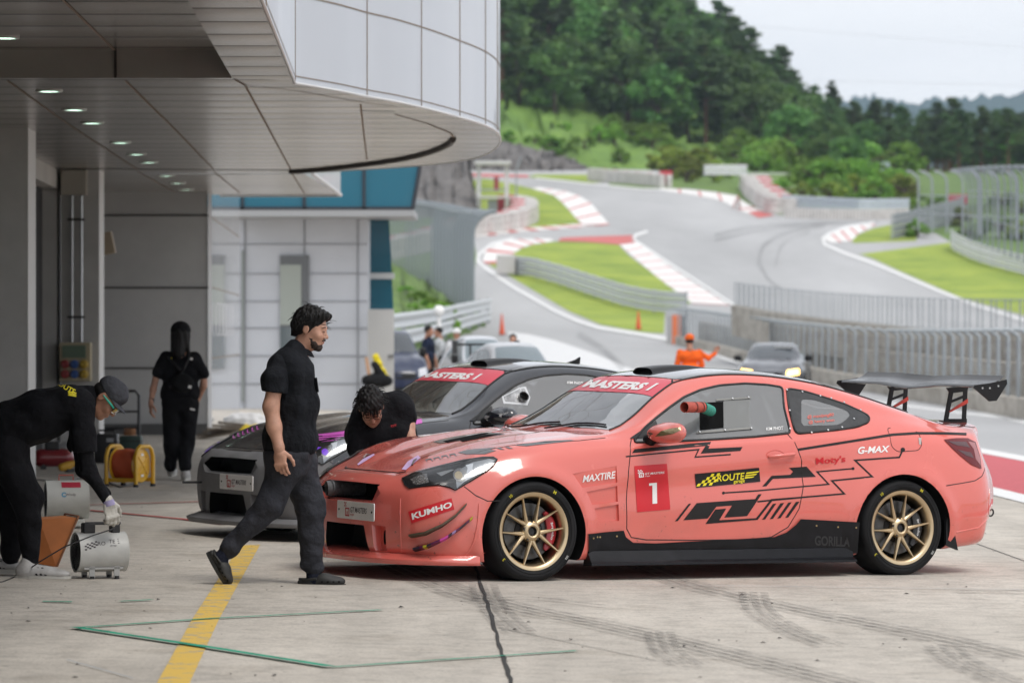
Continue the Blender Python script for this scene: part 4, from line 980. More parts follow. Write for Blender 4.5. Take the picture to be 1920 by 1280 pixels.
# rear wing
wg = empty('rear_wing'); wg.parent = c1.root
CF = mat('wing_carbon', (.008, .008, .009), .2, spec=.4, noise=(40, .4))
span = .84
m = MB(); rows = []
for i in range(41):
 y = -span + 2 * span * i / 40; a = abs(y) / span; ctr = max(0, 1 - (abs(y) / .34) ** 2); dz = .000; tw = .010 * ctr + .0
 ch = .235 + .02 * ctr; x0 = 3.455 - .01 * ctr; z0 = 1.250 - .008 * ctr + (0.012 if a > .5 else .012 * a / .5)
 prof = [(0, 0), (.06, .014), (.3, .020), (.6, .030), (.85, .050), (1, .078), (.97, .072), (.6, .014), (.3, -.004), (.06, -.006)]
 rows.append([(x0 + u * ch, y, z0 + v + tw * (u - .5)) for u, v in prof + prof[:1]])
m.grid(rows); m.build('wing_blade', CF, wg, smooth=50)
for sg in (-1, 1):
 m = MB(); m.prism([(3.43, 1.255), (3.44, 1.275), (3.56, 1.288), (3.70, 1.315), (3.705, 1.285), (3.62, 1.170), (3.56, 1.165)], 'Y', sg * (span + .001), sg * (span + .009)); ep = m.build('end_plate', BLK, wg)
 for x, z in ((3.50, 1.255), (3.56, 1.255), (3.63, 1.27)):
  b = MB(); b.cyl((x, sg * (span + .006), z), (x, sg * (span + .013), z), .007, 8); b.build('end_plate_bolt', STEEL, ep)
 # support: frame with two openings and a red brace
 y = sg * .365; oz = 1.015
 def bar(p, q, wd): return [(p[0] - wd / 2, p[1]), (p[0] + wd / 2, p[1]), (q[0] + wd / 2, q[1]), (q[0] - wd / 2, q[1])]
 m = MB()
 m.prism(bar((3.535, oz - .02), (3.585, 1.245), .034), 'Y', y - .005, y + .005)
 m.prism(bar((3.69, oz - .02), (3.70, 1.265), .032), 'Y', y - .0052, y + .0052)
 m.prism([(3.52, oz - .02), (3.705, oz - .02), (3.715, oz + .02), (3.53, oz + .02)], 'Y', y - .0056, y + .0056)
 m.prism([(3.54, 1.247), (3.72, 1.262), (3.715, 1.225), (3.57, 1.210)], 'Y', y - .006, y + .006)
 m.prism([(3.56, 1.155), (3.70, 1.205), (3.702, 1.185), (3.555, 1.135)], 'Y', y - .0058, y + .0058)
 m.box((3.60, y, oz - .0), (.2, .05, .012)); st_ = m.build('wing_support', BLK, wg)
 m = MB(); m.prism([(3.56, 1.085), (3.575, 1.08), (3.72, 1.145), (3.717, 1.175)], 'Y', y - .0065, y + .0065); m.build('support_brace', mat('brace_red', (.55, .05, .03), .4), st_)
# black splash panel behind the rear wheel
m = MB(); m.prism([(3.17, .20), (3.27, .165), (3.235, .30), (3.215, .40), (3.19, .42), (3.17, .36)], 'Y', -.925, -.90); m.build('wheel_liner', BLK, c1.root)
# ================================================================== second coupe and the distant cars
BPNT = mat('black_metallic', (.008, .010, .016), .16, coat=1); PRIM = mat('grey_primer', (.165, .165, .172), .55, noise=(5, .22)); MAG = mat('magenta_vinyl', (.60, .10, .50), .4); PUR = mat('purple_lamp', (.20, .06, .62), .2, emit=((.25, .08, .8), .35))
def cuts2(c, cutter): nose_relief(c, cutter, PRIM)
c2, b2 = build_coupe(-.93, 29.8, 31.5, 'black racing coupe with a grey primer nose and magenta stripes on its bonnet', dict(paint=BPNT, grille=BLK, bumper=PRIM, cuts=[cuts2]))
for x in (.012, 2.82):
 make_wheel(c2, x, -.925, gold=mat('wheel_dark', (.05, .05, .055), .35, .8), sp=10, marks=False); make_wheel(c2, x, .925, gold=MATS['wheel_dark'], side=1, marks=False)
K2 = coupe_common(c2, dict(paint=BPNT, roof=mat('roof_gloss_black'), mirror=BPNT, indicator=mat('indicator_clear', (.6, .6, .6), .15, coat=1), cage=(.10, .10, .11)))
splitter(c2, PRIM, .085)
side_skirt(c2, [(q.x, q.y) for q in []] or [(HX + FPX * w_.x / w_.y, HY - FPX * (w_.z - CAMH) / w_.y) for w_ in [c2.M @ Vector(p) for p in ((.42, -.93, .30), (.70, -.93, .30), (.75, -.93, .25), (1.8, -.93, .25), (2.05, -.93, .36), (2.42, -.93, .36), (2.42, -.93, .15), (.42, -.93, .15))]], CARB)
# the same lamps as the first coupe, with violet reflectors
for hl in [o for o in list(c1.root.children) if o.name.startswith('headlamp')]:
 r = empty('headlamp'); r.parent = c2.root
 for ch in hl.children:
  n = ch.name.split('.')[0]; me = ch.data.copy(); o = link(n, me, r)
  if n == 'lamp_white_arc' : me.materials[0] = MATS['lamp_white']
  if n in ('reflector_wedge', 'inner_reflector', 'projector_lens'): me.materials[0] = PUR
pl2 = [o for o in c1.root.children if o.name == 'number_plate'][0]; cp = copy_tree(pl2, c2.root)
s2 = c2.proj_decal('sun_strip', [full([(.985, 0), (.998, .2), (1.03, .4), (1.07, .586), (1.245, .533), (1.262, .498), (1.223, .25), (1.213, 0)])], 'Z', 1, .05, PINKB, .0045, K2['ws']); Z7 = crop(3.84, 660, 580); c2.decal('strip_lettering', text_on_quad('MASTERS 1', Z7([(522, 452), (945, 468), (880, 512), (468, 492)]), 6, bold=.05), WHT, .0075, s2)
grille_mesh(c2, -.42, .42, .49, .60, -.70); grille_mesh(c2, -.32, .32, .16, .335, -.70)
ZM = crop(4.266, 340, 740)
c2.decal('bonnet_stripes', tess([ZM(p) for p in ([(1090, 318), (1365, 284), (1365, 300), (1240, 318), (1090, 330)], [(1095, 340), (1365, 318), (1365, 328), (1095, 350)], [(1095, 358), (1330, 336), (1330, 343), (1095, 366)], [(1095, 374), (1260, 356), (1260, 363), (1095, 382)], [(1130, 325), (1365, 305), (1365, 312), (1130, 333)])], 7), MAG, .003)
for k in range(6):
 x = 412 + 38 * k; y = 345 - 14 * k; c2.decal('bonnet_lettering', tess([ZM(p) for p in ([(x, y), (x + 22, y - 5), (x + 20, y + 1), (x + 4, y + 4)], [(x, y - 24), (x + 8, y - 26), (x + 7, y), (x, y)])], 4), MAG, .003)
c2.decal('bonnet_stripes', tess([[(735, 797), (790, 785), (792, 793), (740, 803)]], 6), MAG, .003)
# intake moulding in the door window and a white strip
D2 = K2['door-1']
c2.decal('window_patch', tess([ZR([(185, 290), (240, 265), (330, 215), (390, 205), (430, 300), (405, 365), (340, 360), (200, 350)])], 6), mat('sealant_clear', (.62, .64, .66), .3), .004, D2)
c2.decal('intake_moulding', tess([ZR([(200, 292), (300, 245), (345, 222), (380, 222), (408, 300), (385, 345), (330, 340), (215, 332)])], 5), mat('moulding_silver', (.35, .35, .35), .25, .7, noise=(20, .5)), .007, D2)
h, n = c2.hit(*ZR([(362, 305)])[0]); m = MB(); pp = h + n * .008
m.tube([pp, pp + n * .03], [.042, .040], 20, cap=False); m.build('intake_ring', mat('moulding_silver'), D2, smooth=60); m = MB(); m.tube([pp + n * .002, pp + n * .003], .040, 20); m.build('intake_hole', mat('well_black'), D2)
c2.decal('window_lettering', text_on_quad('KIM PHOT', ZR([(745, 160), (880, 165), (880, 190), (745, 182)]), 6, bold=.02), WHT, .006, D2)
h = c2.bvh.ray_cast(Vector((2.12, 0, 3)), Vector((0, 0, -1)))[0]; m = MB(); m.prism([(0, 0), (.14, 0), (.145, .055), (.11, .035)], 'Y', -.012, .012); m.build('shark_fin_aerial', BLK, c2.root, loc=h)
m = MB(); m.tube([(-.80, .46, .40), (-1.0, .47, .40)], .009, 8); m.build('tow_pin', BLK, c2.root)

_bm_cache = {}
def blur_car(label, px, Yc, width_px, roof_py, paint, heading=-90, lamps=None, gl=None, name='parked_car', group=None, wing=False, zs=1.0, vis=None):
 """a whole car seen far off, nose towards the camera when heading is -90"""
 if 'b' not in _bm_cache:
  me = make_body_mesh(); _bm_cache['b'] = me; _bm_cache['t'] = BVHTree.FromPolygons([v.co for v in me.vertices], [p.vertices[:] for p in me.polygons])
 X = (px - HX) / FPX * Yc; z0 = gz(X); sc = width_px / FPX * Yc / 1.88; H = CAMH + (628 - roof_py) / FPX * Yc - z0; szz = H / 1.36
 r = thing(name, label, 'car', (X, Yc, z0), R(heading + 180), group)     # car +x is rearward
 r.scale = (sc * zs, sc, szz)
 me = _bm_cache['b'].copy(); me.materials[0] = paint; link('body', me, r); bv = _bm_cache['t']; gl = gl or mat('dark_pane', (.05, .06, .07), .05, coat=1)
 def proj(nm, poly, ax, sg, mt, off=.006):
  v, f = tess([poly], .12); P = []
  for a, b in v:
   o_, d = (Vector((a, sg * 3, b)), Vector((0, -sg, 0))) if ax == 'Y' else ((Vector((a, b, 3)), Vector((0, 0, -1))) if ax == 'Z' else (Vector((-6, a, b)), Vector((1, 0, 0))))
   h = bv.ray_cast(o_, d); P.append(h[0] + h[1] * off if h[0] is not None else Vector((0, 0, .5)))
  m = MB(); m.add(P, f); o = m.build(nm, mt, r, fix=False); o.data.shade_smooth(); return o
 proj('windscreen', full(WS), 'Z', 1, gl); proj('rear_window', full(RG), 'Z', 1, gl)
 for sg in (-1, 1): proj('side_window', DOORWIN, 'Y', sg, gl); proj('quarter_window', QWIN, 'Y', sg, gl)
 proj('grille', [(-.35, .50), (.35, .50), (.38, .60), (-.38, .60)], 'X', -1, BLK); proj('lower_grille', [(-.45, .18), (.45, .18), (.42, .36), (-.42, .36)], 'X', -1, BLK)
 for sg in (-1, 1):
  proj('headlamp', [(sg * .46, .53), (sg * .80, .57), (sg * .78, .70), (sg * .48, .665)], 'X', -1, lamps or mat('lamp_pale', (.6, .62, .66), .15, coat=1), .012)
  m = MB(); m.box((.93, sg * .98, .97), (.16, .22, .15), bev=.04); m.build('door_mirror', BLK if paint is not BPNT else paint, r, smooth=50)
 for x in (.01, 2.82):
  for sg in (-1, 1): m = MB(); m.lathe([(0, sg * .80), (.2, sg * .80), (.24, sg * .955), (.315, sg * .955), (.32, sg * .92), (.32, sg * .70), (0, sg * .70)], 28, 'Y', (x, 0, .32)); m.build('wheel', MATS['tyre_rubber'], r, smooth=40)
 if wing:
  m = MB(); m.box((3.4, 0, 1.32), (.3, 1.6, .03)); m.box((3.4, .8, 1.28), (.35, .02, .2)); m.box((3.4, -.8, 1.28), (.35, .02, .2)); m.build('rear_wing', BLK, r)
  for y in (-.4, .4): m = MB(); m.box((3.4, y, 1.15), (.1, .02, .32)); m.build('wing_support', BLK, r)
 return r
LITL = mat('lit_lamp', (.9, .6, .2), .3, emit=((1.0, .55, .12), 5.0))
cA = blur_car('dark grey car with amber headlamps lit driving along the pit lane by the wall', 1446, 108, 128, 642, mat('dark_grey_paint', (.035, .038, .05), .3, coat=1), -97, LITL, name='driving_car')
m = MB(); m.box((1.05, -.28, 1.215), (.12, .5, .01), Matrix.Rotation(R(26), 3, 'Y')); m.build('windscreen_label', WHT, cA)
SILV = mat('silver_paint', (.55, .57, .60), .25, .3, coat=1); WHP = mat('white_paint', (.42, .43, .45), .3, coat=1)
LG = mat('pale_reflecting_pane', (.16, .20, .22), .06, coat=1)
blur_car('white racing car with a black rear wing parked farthest right in the row', 1002, 62, 150, 641, WHP, -70, None, LG, wing=True)
blur_car('silver car parked just behind the white racing car', 922, 76, 110, 629, SILV, -74, None, LG)
blur_car('dark car half hidden at the back of the parked row beside the white shirts', 868, 92, 70, 640, mat('dark_paint', (.03, .035, .045), .3, coat=1), -80)
nv = blur_car('navy blue van like car standing beside the grey service door', 752, 84, 100, 618, mat('navy_paint', (.008, .018, .06), .3, coat=.5), -78, zs=1.1)
# ================================================================== ground, pit lane, track
def nodemat(name, build):
 if name in MATS: return MATS[name]
 m = bpy.data.materials.new(name); m.use_nodes = True; N = m.node_tree.nodes; L = m.node_tree.links; build(N, L, N['Principled BSDF']); MATS[name] = m; return m
def _noise(N, L, vec, sc, det=5, rough=.6, scale=None):
 if scale:
  mp_ = N.new('ShaderNodeMapping'); mp_.inputs['Scale'].default_value = scale; L.new(vec, mp_.inputs[0]); vec = mp_.outputs[0]
 n = N.new('ShaderNodeTexNoise'); n.inputs['Scale'].default_value = sc; n.inputs['Detail'].default_value = det; n.inputs['Roughness'].default_value = rough; L.new(vec, n.inputs['Vector']); return n.outputs['Fac']
def _ramp(N, L, fac, stops):
 r = N.new('ShaderNodeValToRGB'); e = r.color_ramp.elements
 while len(e) < len(stops): e.new(.5)
 for k, (p, c) in enumerate(stops): e[k].position = p; e[k].color = (*c, 1) if len(c) == 3 else c
 L.new(fac, r.inputs[0]); return r.outputs[0]
def _mix(N, L, mode, fac, a, b):
 m = N.new('ShaderNodeMixRGB'); m.blend_type = mode
 if isinstance(fac, float): m.inputs[0].default_value = fac
 else: L.new(fac, m.inputs[0])
 for i, q in ((1, a), (2, b)):
  if isinstance(q, tuple): m.inputs[i].default_value = (*q, 1)
  else: L.new(q, m.inputs[i])
 return m.outputs[0]
def _concrete(N, L, b):
 g = N.new('ShaderNodeNewGeometry').outputs['Position']
 a = _ramp(N, L, _noise(N, L, g, .35, 6, .62), [(.30, (.46, .42, .365)), (.70, (.61, .56, .49))])
 c = _ramp(N, L, _noise(N, L, g, 5.0, 8, .75), [(.30, (.70, .70, .70)), (.52, (1, 1, 1)), (.75, (1.08, 1.08, 1.08))])
 d = _ramp(N, L, _noise(N, L, g, 55, 3, .6), [(.33, (.72, .72, .72)), (.5, (1, 1, 1))])
 br = _ramp(N, L, _noise(N, L, g, 2.2, 4, .6, (1, .045, 1)), [(.35, (.88, .88, .88)), (.6, (1.03, 1.03, 1.03))])   # brushed finish
 st = _ramp(N, L, _noise(N, L, g, 1.1, 7, .7), [(.55, (1, 1, 1)), (.70, (.80, .78, .75))])
 sp = _ramp(N, L, _noise(N, L, g, 14, 2, .5), [(.72, (1, 1, 1)), (.76, (.45, .44, .42))])
 col = a
 for q in (c, d, br, st, sp): col = _mix(N, L, 'MULTIPLY', 1.0, col, q)
 L.new(col, b.inputs['Base Color']); b.inputs['Roughness'].default_value = .82
 bp = N.new('ShaderNodeBump'); bp.inputs['Distance'].default_value = .004; L.new(_noise(N, L, g, 40, 6, .7), bp.inputs['Height']); L.new(bp.outputs[0], b.inputs['Normal'])
CONC = nodemat('apron_concrete', _concrete)
def _asph(base):
 def f(N, L, b):
  g = N.new('ShaderNodeNewGeometry').outputs['Position']
  a = _ramp(N, L, _noise(N, L, g, .06, 5, .6, (1.6, .35, 1)), [(.3, tuple(c * .82 for c in base)), (.7, tuple(c * 1.12 for c in base))])
  d = _ramp(N, L, _noise(N, L, g, 18, 4, .6), [(.3, (.82, .82, .82)), (.6, (1.05, 1.05, 1.05))])
  L.new(_mix(N, L, 'MULTIPLY', 1.0, a, d), b.inputs['Base Color']); b.inputs['Roughness'].default_value = .85
 return f
ASPH = nodemat('track_asphalt', _asph((.41, .412, .415)))
LANE = nodemat('pit_lane_asphalt', _asph((.38, .38, .38)))
def _grass(lo, hi):
 def f(N, L, b):
  g = N.new('ShaderNodeNewGeometry').outputs['Position']
  a = _ramp(N, L, _noise(N, L, g, .25, 6, .65), [(.3, lo), (.7, hi)])
  d = _ramp(N, L, _noise(N, L, g, 6, 5, .7), [(.3, (.7, .72, .7)), (.65, (1.1, 1.1, 1.0))])
  L.new(_mix(N, L, 'MULTIPLY', 1.0, a, d), b.inputs['Base Color']); b.inputs['Roughness'].default_value = .9
 return f
GRASS = nodemat('mown_grass', _grass((.17, .26, .030), (.37, .44, .060)))
WILD = nodemat('rough_grass', _grass((.075, .145, .030), (.17, .27, .050)))
PWHITE = mat('line_paint', (.72, .72, .71), .6, noise=(3, .08)); KWHITE = mat('kerb_white', (.74, .72, .70), .6, noise=(.6, .07)); KRED = mat('kerb_red', (.52, .11, .10), .6, noise=(.6, .12))
PRED = nodemat('lane_red_paint', _asph((.52, .10, .115)))

PROF = [(4, 0), (110, 0), (155, .55), (200, 1.25), (230, 2.9), (260, 5.0), (300, 8.7), (340, 12.5), (380, 16.0), (420, 19.0), (470, 21.5)]
def hY(Y):
 for (a, ha), (b, hb) in zip(PROF[:-1], PROF[1:]):
  if Y <= b: return ha + (hb - ha) * (Y - a) / (b - a)
 return PROF[-1][1]
def terr(X, Y): return hY(Y) + gz(X)
def T(px, py):
 r = ray(px, py)
 for (a, ha), (b, hb) in zip(PROF[:-1], PROF[1:]):
  s_ = (hb - ha) / (b - a); t = (CAMH - SLOPE * .127 - ha + s_ * a) / (s_ - r.z - SLOPE * r.x) if abs(s_ - r.z - SLOPE * r.x) > 1e-9 else -1
  if a - 1e-6 <= t <= b + 1e-6: return (r.x * t, t)
 return (r.x * 470, 470)
def clipY(poly, y, keep_above):
 out = []; n = len(poly)
 for i in range(n):
  p, q = poly[i], poly[(i + 1) % n]; ip = (p[1] >= y) == keep_above or p[1] == y; iq = (q[1] >= y) == keep_above or q[1] == y
  if ip: out.append(p)
  if ip != iq:
   t = (y - p[1]) / (q[1] - p[1]); out.append((p[0] + (q[0] - p[0]) * t, y))
 return out
def sheet(name, polys, mt, level, parent=None, px=True, kind=None, mats=None):
 """flat markings laid on the piecewise plane ground"""
 m = MB()
 for pi, poly in enumerate(polys):
  m.m = mats[pi] if mats else 0
  if px:
   d = []
   for (a, b), (c, e) in zip(poly, poly[1:] + poly[:1]):
    k = max(1, int(math.hypot(c - a, e - b) / 14))
    for i in range(k): d.append(T(a + (c - a) * i / k, b + (e - b) * i / k))
   poly = d
  for (a, ha), (b, hb) in zip(PROF[:-1], PROF[1:]):
   q = clipY(clipY(poly, a, True), b, False)
   q2 = []
   for p in q:
    if not q2 or math.hypot(p[0] - q2[-1][0], p[1] - q2[-1][1]) > 1e-5: q2.append(p)
   if len(q2) > 2 and math.hypot(q2[0][0] - q2[-1][0], q2[0][1] - q2[-1][1]) < 1e-5: q2.pop()
   if len(q2) < 3: continue
   lift = level * (.004 if a < 109 else .012)
   m.add([(x, y, ha + (hb - ha) * (y - a) / (b - a) + gz(x) + lift) for x, y in q2], [tuple(range(len(q2)))])
 o = m.build(name, mt, parent, fix=False); bm = bmesh.new(); bm.from_mesh(o.data); bmesh.ops.triangulate(bm, faces=bm.faces[:], ngon_method='EAR_CLIP')
 for f in bm.faces:
  f.normal_update()
  if f.normal.z < 0: f.normal_flip()
 bm.to_mesh(o.data); bm.free()
 if kind: tag(o, kind=kind)
 return o
VD = -.0331                       # pit buildings run towards the vanishing point
def along(X, Y0, Y): return X + VD * (Y - Y0)
big = [(-90, 4), (90, 4), (90, 470), (-90, 470)]
m = MB(); m.add([(-1400, -200, -3), (1400, -200, -3), (1400, 3480, -3), (-1400, 3480, -3)], [(0, 1, 2, 3)]); tag(m.build('ground', WILD), kind='structure')
sheet('road', [big], ASPH, 0, px=False, kind='structure')
# concrete apron: everything near and left of the painted edge line
eL = [T(1920, 936), T(1856, 917)]
def vpline(slope, Y):            # lines on the apron that aim at the pit-lane vanishing point (712, 635)
 K = (CAMH - SLOPE * .127) * FPX; x = (K / Y - 7 + 712 * slope - 960 * SLOPE) / (slope - SLOPE)
 return ((x - HX) / FPX * Y, Y)
ap = [(-60, 4.5)] + [vpline(.243, y) for y in (4.5, 10, 20, 30, 40, 55, 75, 95)] + [(-60, 95)]
sheet('apron', [ap], CONC, 1, px=False, kind='structure')
mk = lambda s0, s1, y0, y1: [[vpline(s0, y) for y in np.linspace(y0, y1, 8)] + [vpline(s1, y) for y in np.linspace(y1, y0, 8)]]
sheet('pit_lane_line', mk(.243, .256, 4.5, 95), PWHITE, 3, px=False, kind='structure')
sheet('red_lane_strip', mk(.190, .243, 4.5, 88), PRED, 2, px=False, kind='structure')
sheet('pit_lane_line', mk(.183, .191, 4.5, 95), PWHITE, 3, px=False, kind='structure')
sheet('pit_wall_line', mk(.1255, .1285, 40, 105), PWHITE, 1, px=False, kind='structure')
sheet('white_painted_strip', [[(950, 622), (990, 627), (1045, 640), (1110, 662), (1190, 695), (1262, 730), (1200, 760), (1120, 740), (1050, 700), (985, 660)]], mat('bright_paint', (.66, .66, .66), .6, noise=(1.5, .04)), 2, kind='structure')
sheet('white_painted_strip', [[(1700, 745), (1760, 750), (1835, 768), (1925, 790), (1925, 795), (1830, 773), (1750, 755), (1700, 750)]], PWHITE, 1, kind='structure')
# joints and cracks
JT = mat('joint_dark', (.035, .033, .031), .9)
def jline(pts, wd, mt, name, level=2, kind='structure', jit=0):
 P = [T(*p) for p in dense(pts, 14 if jit else 4)]
 P = [(a + random.uniform(-jit, jit), b) for a, b in P]; L1 = []; L2 = []
 for i, p in enumerate(P):
  q0 = P[max(i - 1, 0)]; q1 = P[min(i + 1, len(P) - 1)]; d = math.hypot(q1[0] - q0[0], q1[1] - q0[1]) + 1e-9; n = (-(q1[1] - q0[1]) / d, (q1[0] - q0[0]) / d)
  w2 = wd / 2 * (1 + (random.uniform(-.35, .35) if jit else 0)); L1.append((p[0] + n[0] * w2, p[1] + n[1] * w2)); L2.append((p[0] - n[0] * w2, p[1] - n[1] * w2))
 return sheet(name, [[L1[i], L1[i + 1], L2[i + 1], L2[i]] for i in range(len(P) - 1)], mt, level, px=False, kind=kind)
jline([(962, 1290), (928, 1180), (893, 1068), (850, 960)], .020, JT, 'expansion_joint', 2, jit=.006)
jline([(1960, 1067), (1828, 1019), (1700, 975)], .010, JT, 'expansion_joint', 2)
JF = mat('joint_faint', (.24, .225, .20), .9); JB = mat('blue_chalk', (.28, .34, .40), .8)
for a, b in (((-10, 1148), (330, 1146)), ((330, 1146), (905, 1147)), ((935, 1178), (1230, 1240)), ((1820, 1084), (1930, 1085)), ((1100, 1100), (1930, 1107)), ((-10, 1010), (330, 1012))): jline([a, b], .007, JF, 'expansion_joint', 2)
jline([(820, 1093), (1930, 1108)], .010, JB, 'chalk_line', 3)
jline([(125, 1240), (250, 1275)], .008, JB, 'chalk_line', 3)
# yellow line, green and red layout tape
def _worn(col, wear=.45):
 def f(N, L, b):
  g = N.new('ShaderNodeNewGeometry').outputs['Position']; n = _noise(N, L, g, 9, 6, .75)
  L.new(_ramp(N, L, n, [(wear - .05, (.36, .33, .27)), (wear + .03, col)]), b.inputs['Base Color']); b.inputs['Roughness'].default_value = .7
 return f
sheet('yellow_line', [[(290, 1290), (352, 1290), (412, 1160), (488, 1022), (450, 1024), (362, 1160)]], nodemat('yellow_paint', _worn((.70, .46, .08), .45)), 2, kind='structure')
GT_ = mat('green_tape', (.004, .27, .16), .7, noise=(9, .35)); RT_ = nodemat('red_tape', _worn((.42, .06, .05), .3))
jline([(140, 1180), (400, 1162), (714, 1146)], .038, GT_, 'green_layout_line', 3); jline([(140, 1180), (380, 1216), (620, 1254)], .060, GT_, 'green_layout_line', 4); jline([(620, 1254), (860, 1238), (1080, 1223)], .034, GT_, 'green_layout_line', 3)
jline([(80, 1130), (135, 1131)], .06, GT_, 'green_layout_line', 3); jline([(225, 1130), (285, 1127)], .04, GT_, 'green_layout_line', 3)
jline([(165, 948), (345, 943), (420, 940)], .07, RT_, 'red_layout_line', 3); jline([(165, 958), (345, 975), (420, 985)], .08, RT_, 'red_layout_line', 3)
# tyre marks
def _skid(N, L, b):
 g = N.new('ShaderNodeNewGeometry').outputs['Position']; n = _noise(N, L, g, 7, 6, .8)
 b.inputs['Base Color'].default_value = (.045, .043, .042, 1); b.inputs['Roughness'].default_value = .85
 r = _ramp(N, L, n, [(.38, (0, 0, 0)), (.68, (.55, .55, .55))]); L.new(r, b.inputs['Alpha'])
SKID = nodemat('rubber_mark', _skid)
def skid(pts, wd, nstr, name='tyre_mark'):
 for k in range(nstr):
  off = (k - (nstr - 1) / 2) * wd / max(nstr, 1)
  P = [T(*p) for p in dense(smoothpx(pts), 1)]; L1, L2 = [], []
  for i, p in enumerate(P):
   q0 = P[max(i - 1, 0)]; q1 = P[min(i + 1, len(P) - 1)]; d = math.hypot(q1[0] - q0[0], q1[1] - q0[1]) + 1e-9; n = (-(q1[1] - q0[1]) / d, (q1[0] - q0[0]) / d)
   h = wd / nstr * .36; L1.append((p[0] + n[0] * (off + h), p[1] + n[1] * (off + h))); L2.append((p[0] + n[0] * (off - h), p[1] + n[1] * (off - h)))
  sheet(name, [[L1[i], L1[i + 1], L2[i + 1], L2[i]] for i in range(len(P) - 1)], SKID, 5, px=False, kind='structure')
def smoothpx(pts, n=5):
 P = [np.array(p, float) for p in pts]; P = [2 * P[0] - P[1]] + P + [2 * P[-1] - P[-2]]; out = []
 for i in range(1, len(P) - 2):
  for k in range(n):
   f = k / n; out.append(tuple(.5 * (2 * P[i] + (P[i + 1] - P[i - 1]) * f + (2 * P[i - 1] - 5 * P[i] + 4 * P[i + 1] - P[i + 2]) * f * f + (3 * P[i] - P[i - 1] - 3 * P[i + 1] + P[i + 2]) * f ** 3)))
 return out + [tuple(P[-2])]
skid([(745, 1065), (800, 1090), (880, 1120), (1000, 1150), (1150, 1180), (1300, 1215), (1450, 1252), (1600, 1290)], .30, 4)
skid([(1190, 1060), (1280, 1095), (1420, 1130), (1560, 1160), (1760, 1200), (1930, 1240)], .26, 3)
skid([(905, 1100), (915, 1125), (940, 1160), (975, 1190)], .20, 3); skid([(1412, 1115), (1425, 1150), (1480, 1185), (1560, 1215)], .20, 3)
skid([(1235, 1190), (1250, 1225), (1290, 1252)], .18, 3); skid([(1765, 1215), (1800, 1245), (1890, 1285)], .22, 3)
skid([(880, 1128), (1000, 1125), (1130, 1140)], .10, 1); skid([(1800, 1112), (1860, 1114), (1915, 1113)], .16, 3)
# litter: small bits of rubber and leaves
gb = MB()
for k in range(90):
 a, b = random.uniform(20, 1900), random.uniform(1075, 1275) if k > 25 else random.uniform(950, 1080)
 if 1 and 150 < b: 
  X, Y = T(a, b); s_ = random.uniform(.006, .02); z = gz(X) + .008; an = random.uniform(0, 3.1)
  c_, d_ = math.cos(an) * s_, math.sin(an) * s_
  gb.add([(X + c_, Y + d_ * 2, z), (X - d_ * .6, Y + c_, z + s_ * .4), (X - c_, Y - d_ * 2, z), (X + d_ * .6, Y - c_, z + s_ * .2)], [(0, 1, 2, 3)])
tag(gb.build('rubber_debris', mat('debris_dark', (.03, .027, .024), .9), fix=False), 'scattered dark crumbs of tyre rubber lying on the concrete apron', 'debris', kind='stuff')

# ------------------------------------------------------------------ circuit beyond the pit wall
A3 = crop(2.909, 860, 280); A4 = crop(2.909, 1340, 280)
G1 = A3([(400, 522), (520, 503), (700, 508), (872, 520), (930, 580), (1050, 670), (1150, 750), (1272, 835), (1200, 860), (1125, 885), (1120, 1005), (1000, 998), (780, 958), (600, 882), (450, 795), (300, 705), (160, 628), (270, 620), (290, 575), (330, 545)])
G2 = A3([(60, 170), (150, 160), (275, 185), (400, 215), (530, 255), (600, 330), (665, 405), (560, 425), (330, 440), (100, 455), (40, 380)])
G3 = A3([(380, 150), (420, 138), (700, 138), (800, 180), (720, 185), (560, 166), (420, 158)])
G4 = A3([(800, 150), (1200, 130), (1571, 130)]) + A4([(0, 130), (600, 140), (1100, 150), (1120, 330), (800, 355), (560, 350), (350, 360), (200, 320), (100, 262), (0, 235)]) + A3([(1571, 250), (1250, 215), (1000, 212), (820, 195)])
G5 = A4([(745, 500), (770, 470), (870, 430), (960, 412), (1100, 400), (1100, 500), (960, 505), (760, 512)])
G6 = A4([(790, 572), (1290, 508), (1500, 600), (1687, 640), (2100, 700), (2100, 1080), (1687, 905), (1340, 808), (1000, 660), (860, 595)])
sheet('grass', [G1, G2, G3, G5, G6], GRASS, 1, kind='structure'); sheet('rough_grass', [[(1660, 310), (2100, 310), (2100, 402), (1660, 398)], [(640, 395), (868, 402), (888, 440), (893, 480), (884, 560), (884, 625), (640, 640)], G4, A4([(1100, 400), (1400, 300), (2100, 250), (2100, 700), (1687, 640), (1400, 500), (1290, 505)])], WILD, 1, kind='structure')
def kerb(name, A, B, n, red=.2, order=True, base=None):
 """A, B: pixel polylines of the two edges; n blocks"""
 def samp(P, t):
  P = np.array(P, float); d = np.r_[0, np.cumsum(np.linalg.norm(np.diff(P, axis=0), axis=1))]; t = t * d[-1]; return (np.interp(t, d, P[:, 0]), np.interp(t, d, P[:, 1]))
 W, Rr = [], []
 for k in range(n):
  a, b = k / n, (k + 1) / n; c = b - red / n
  W.append([samp(A, a), samp(A, c), samp(B, c), samp(B, a)]); Rr.append([samp(A, c), samp(A, b), samp(B, b), samp(B, c)])
 return sheet(name, W + Rr, [base or KWHITE, KRED], 2, mats=[0] * n + [1] * n, kind='structure')
kerb('kerb', A3([(878, 522), (1060, 680), (1275, 842)]), A3([(955, 500), (1100, 600), (1240, 700), (1480, 852)]), 10, .10)
kerb('kerb', A3([(500, 488), (300, 492), (200, 518), (135, 565), (118, 605), (150, 625)]), A3([(520, 503), (400, 520), (330, 545), (290, 578), (272, 605), (268, 622)]), 5, .25)
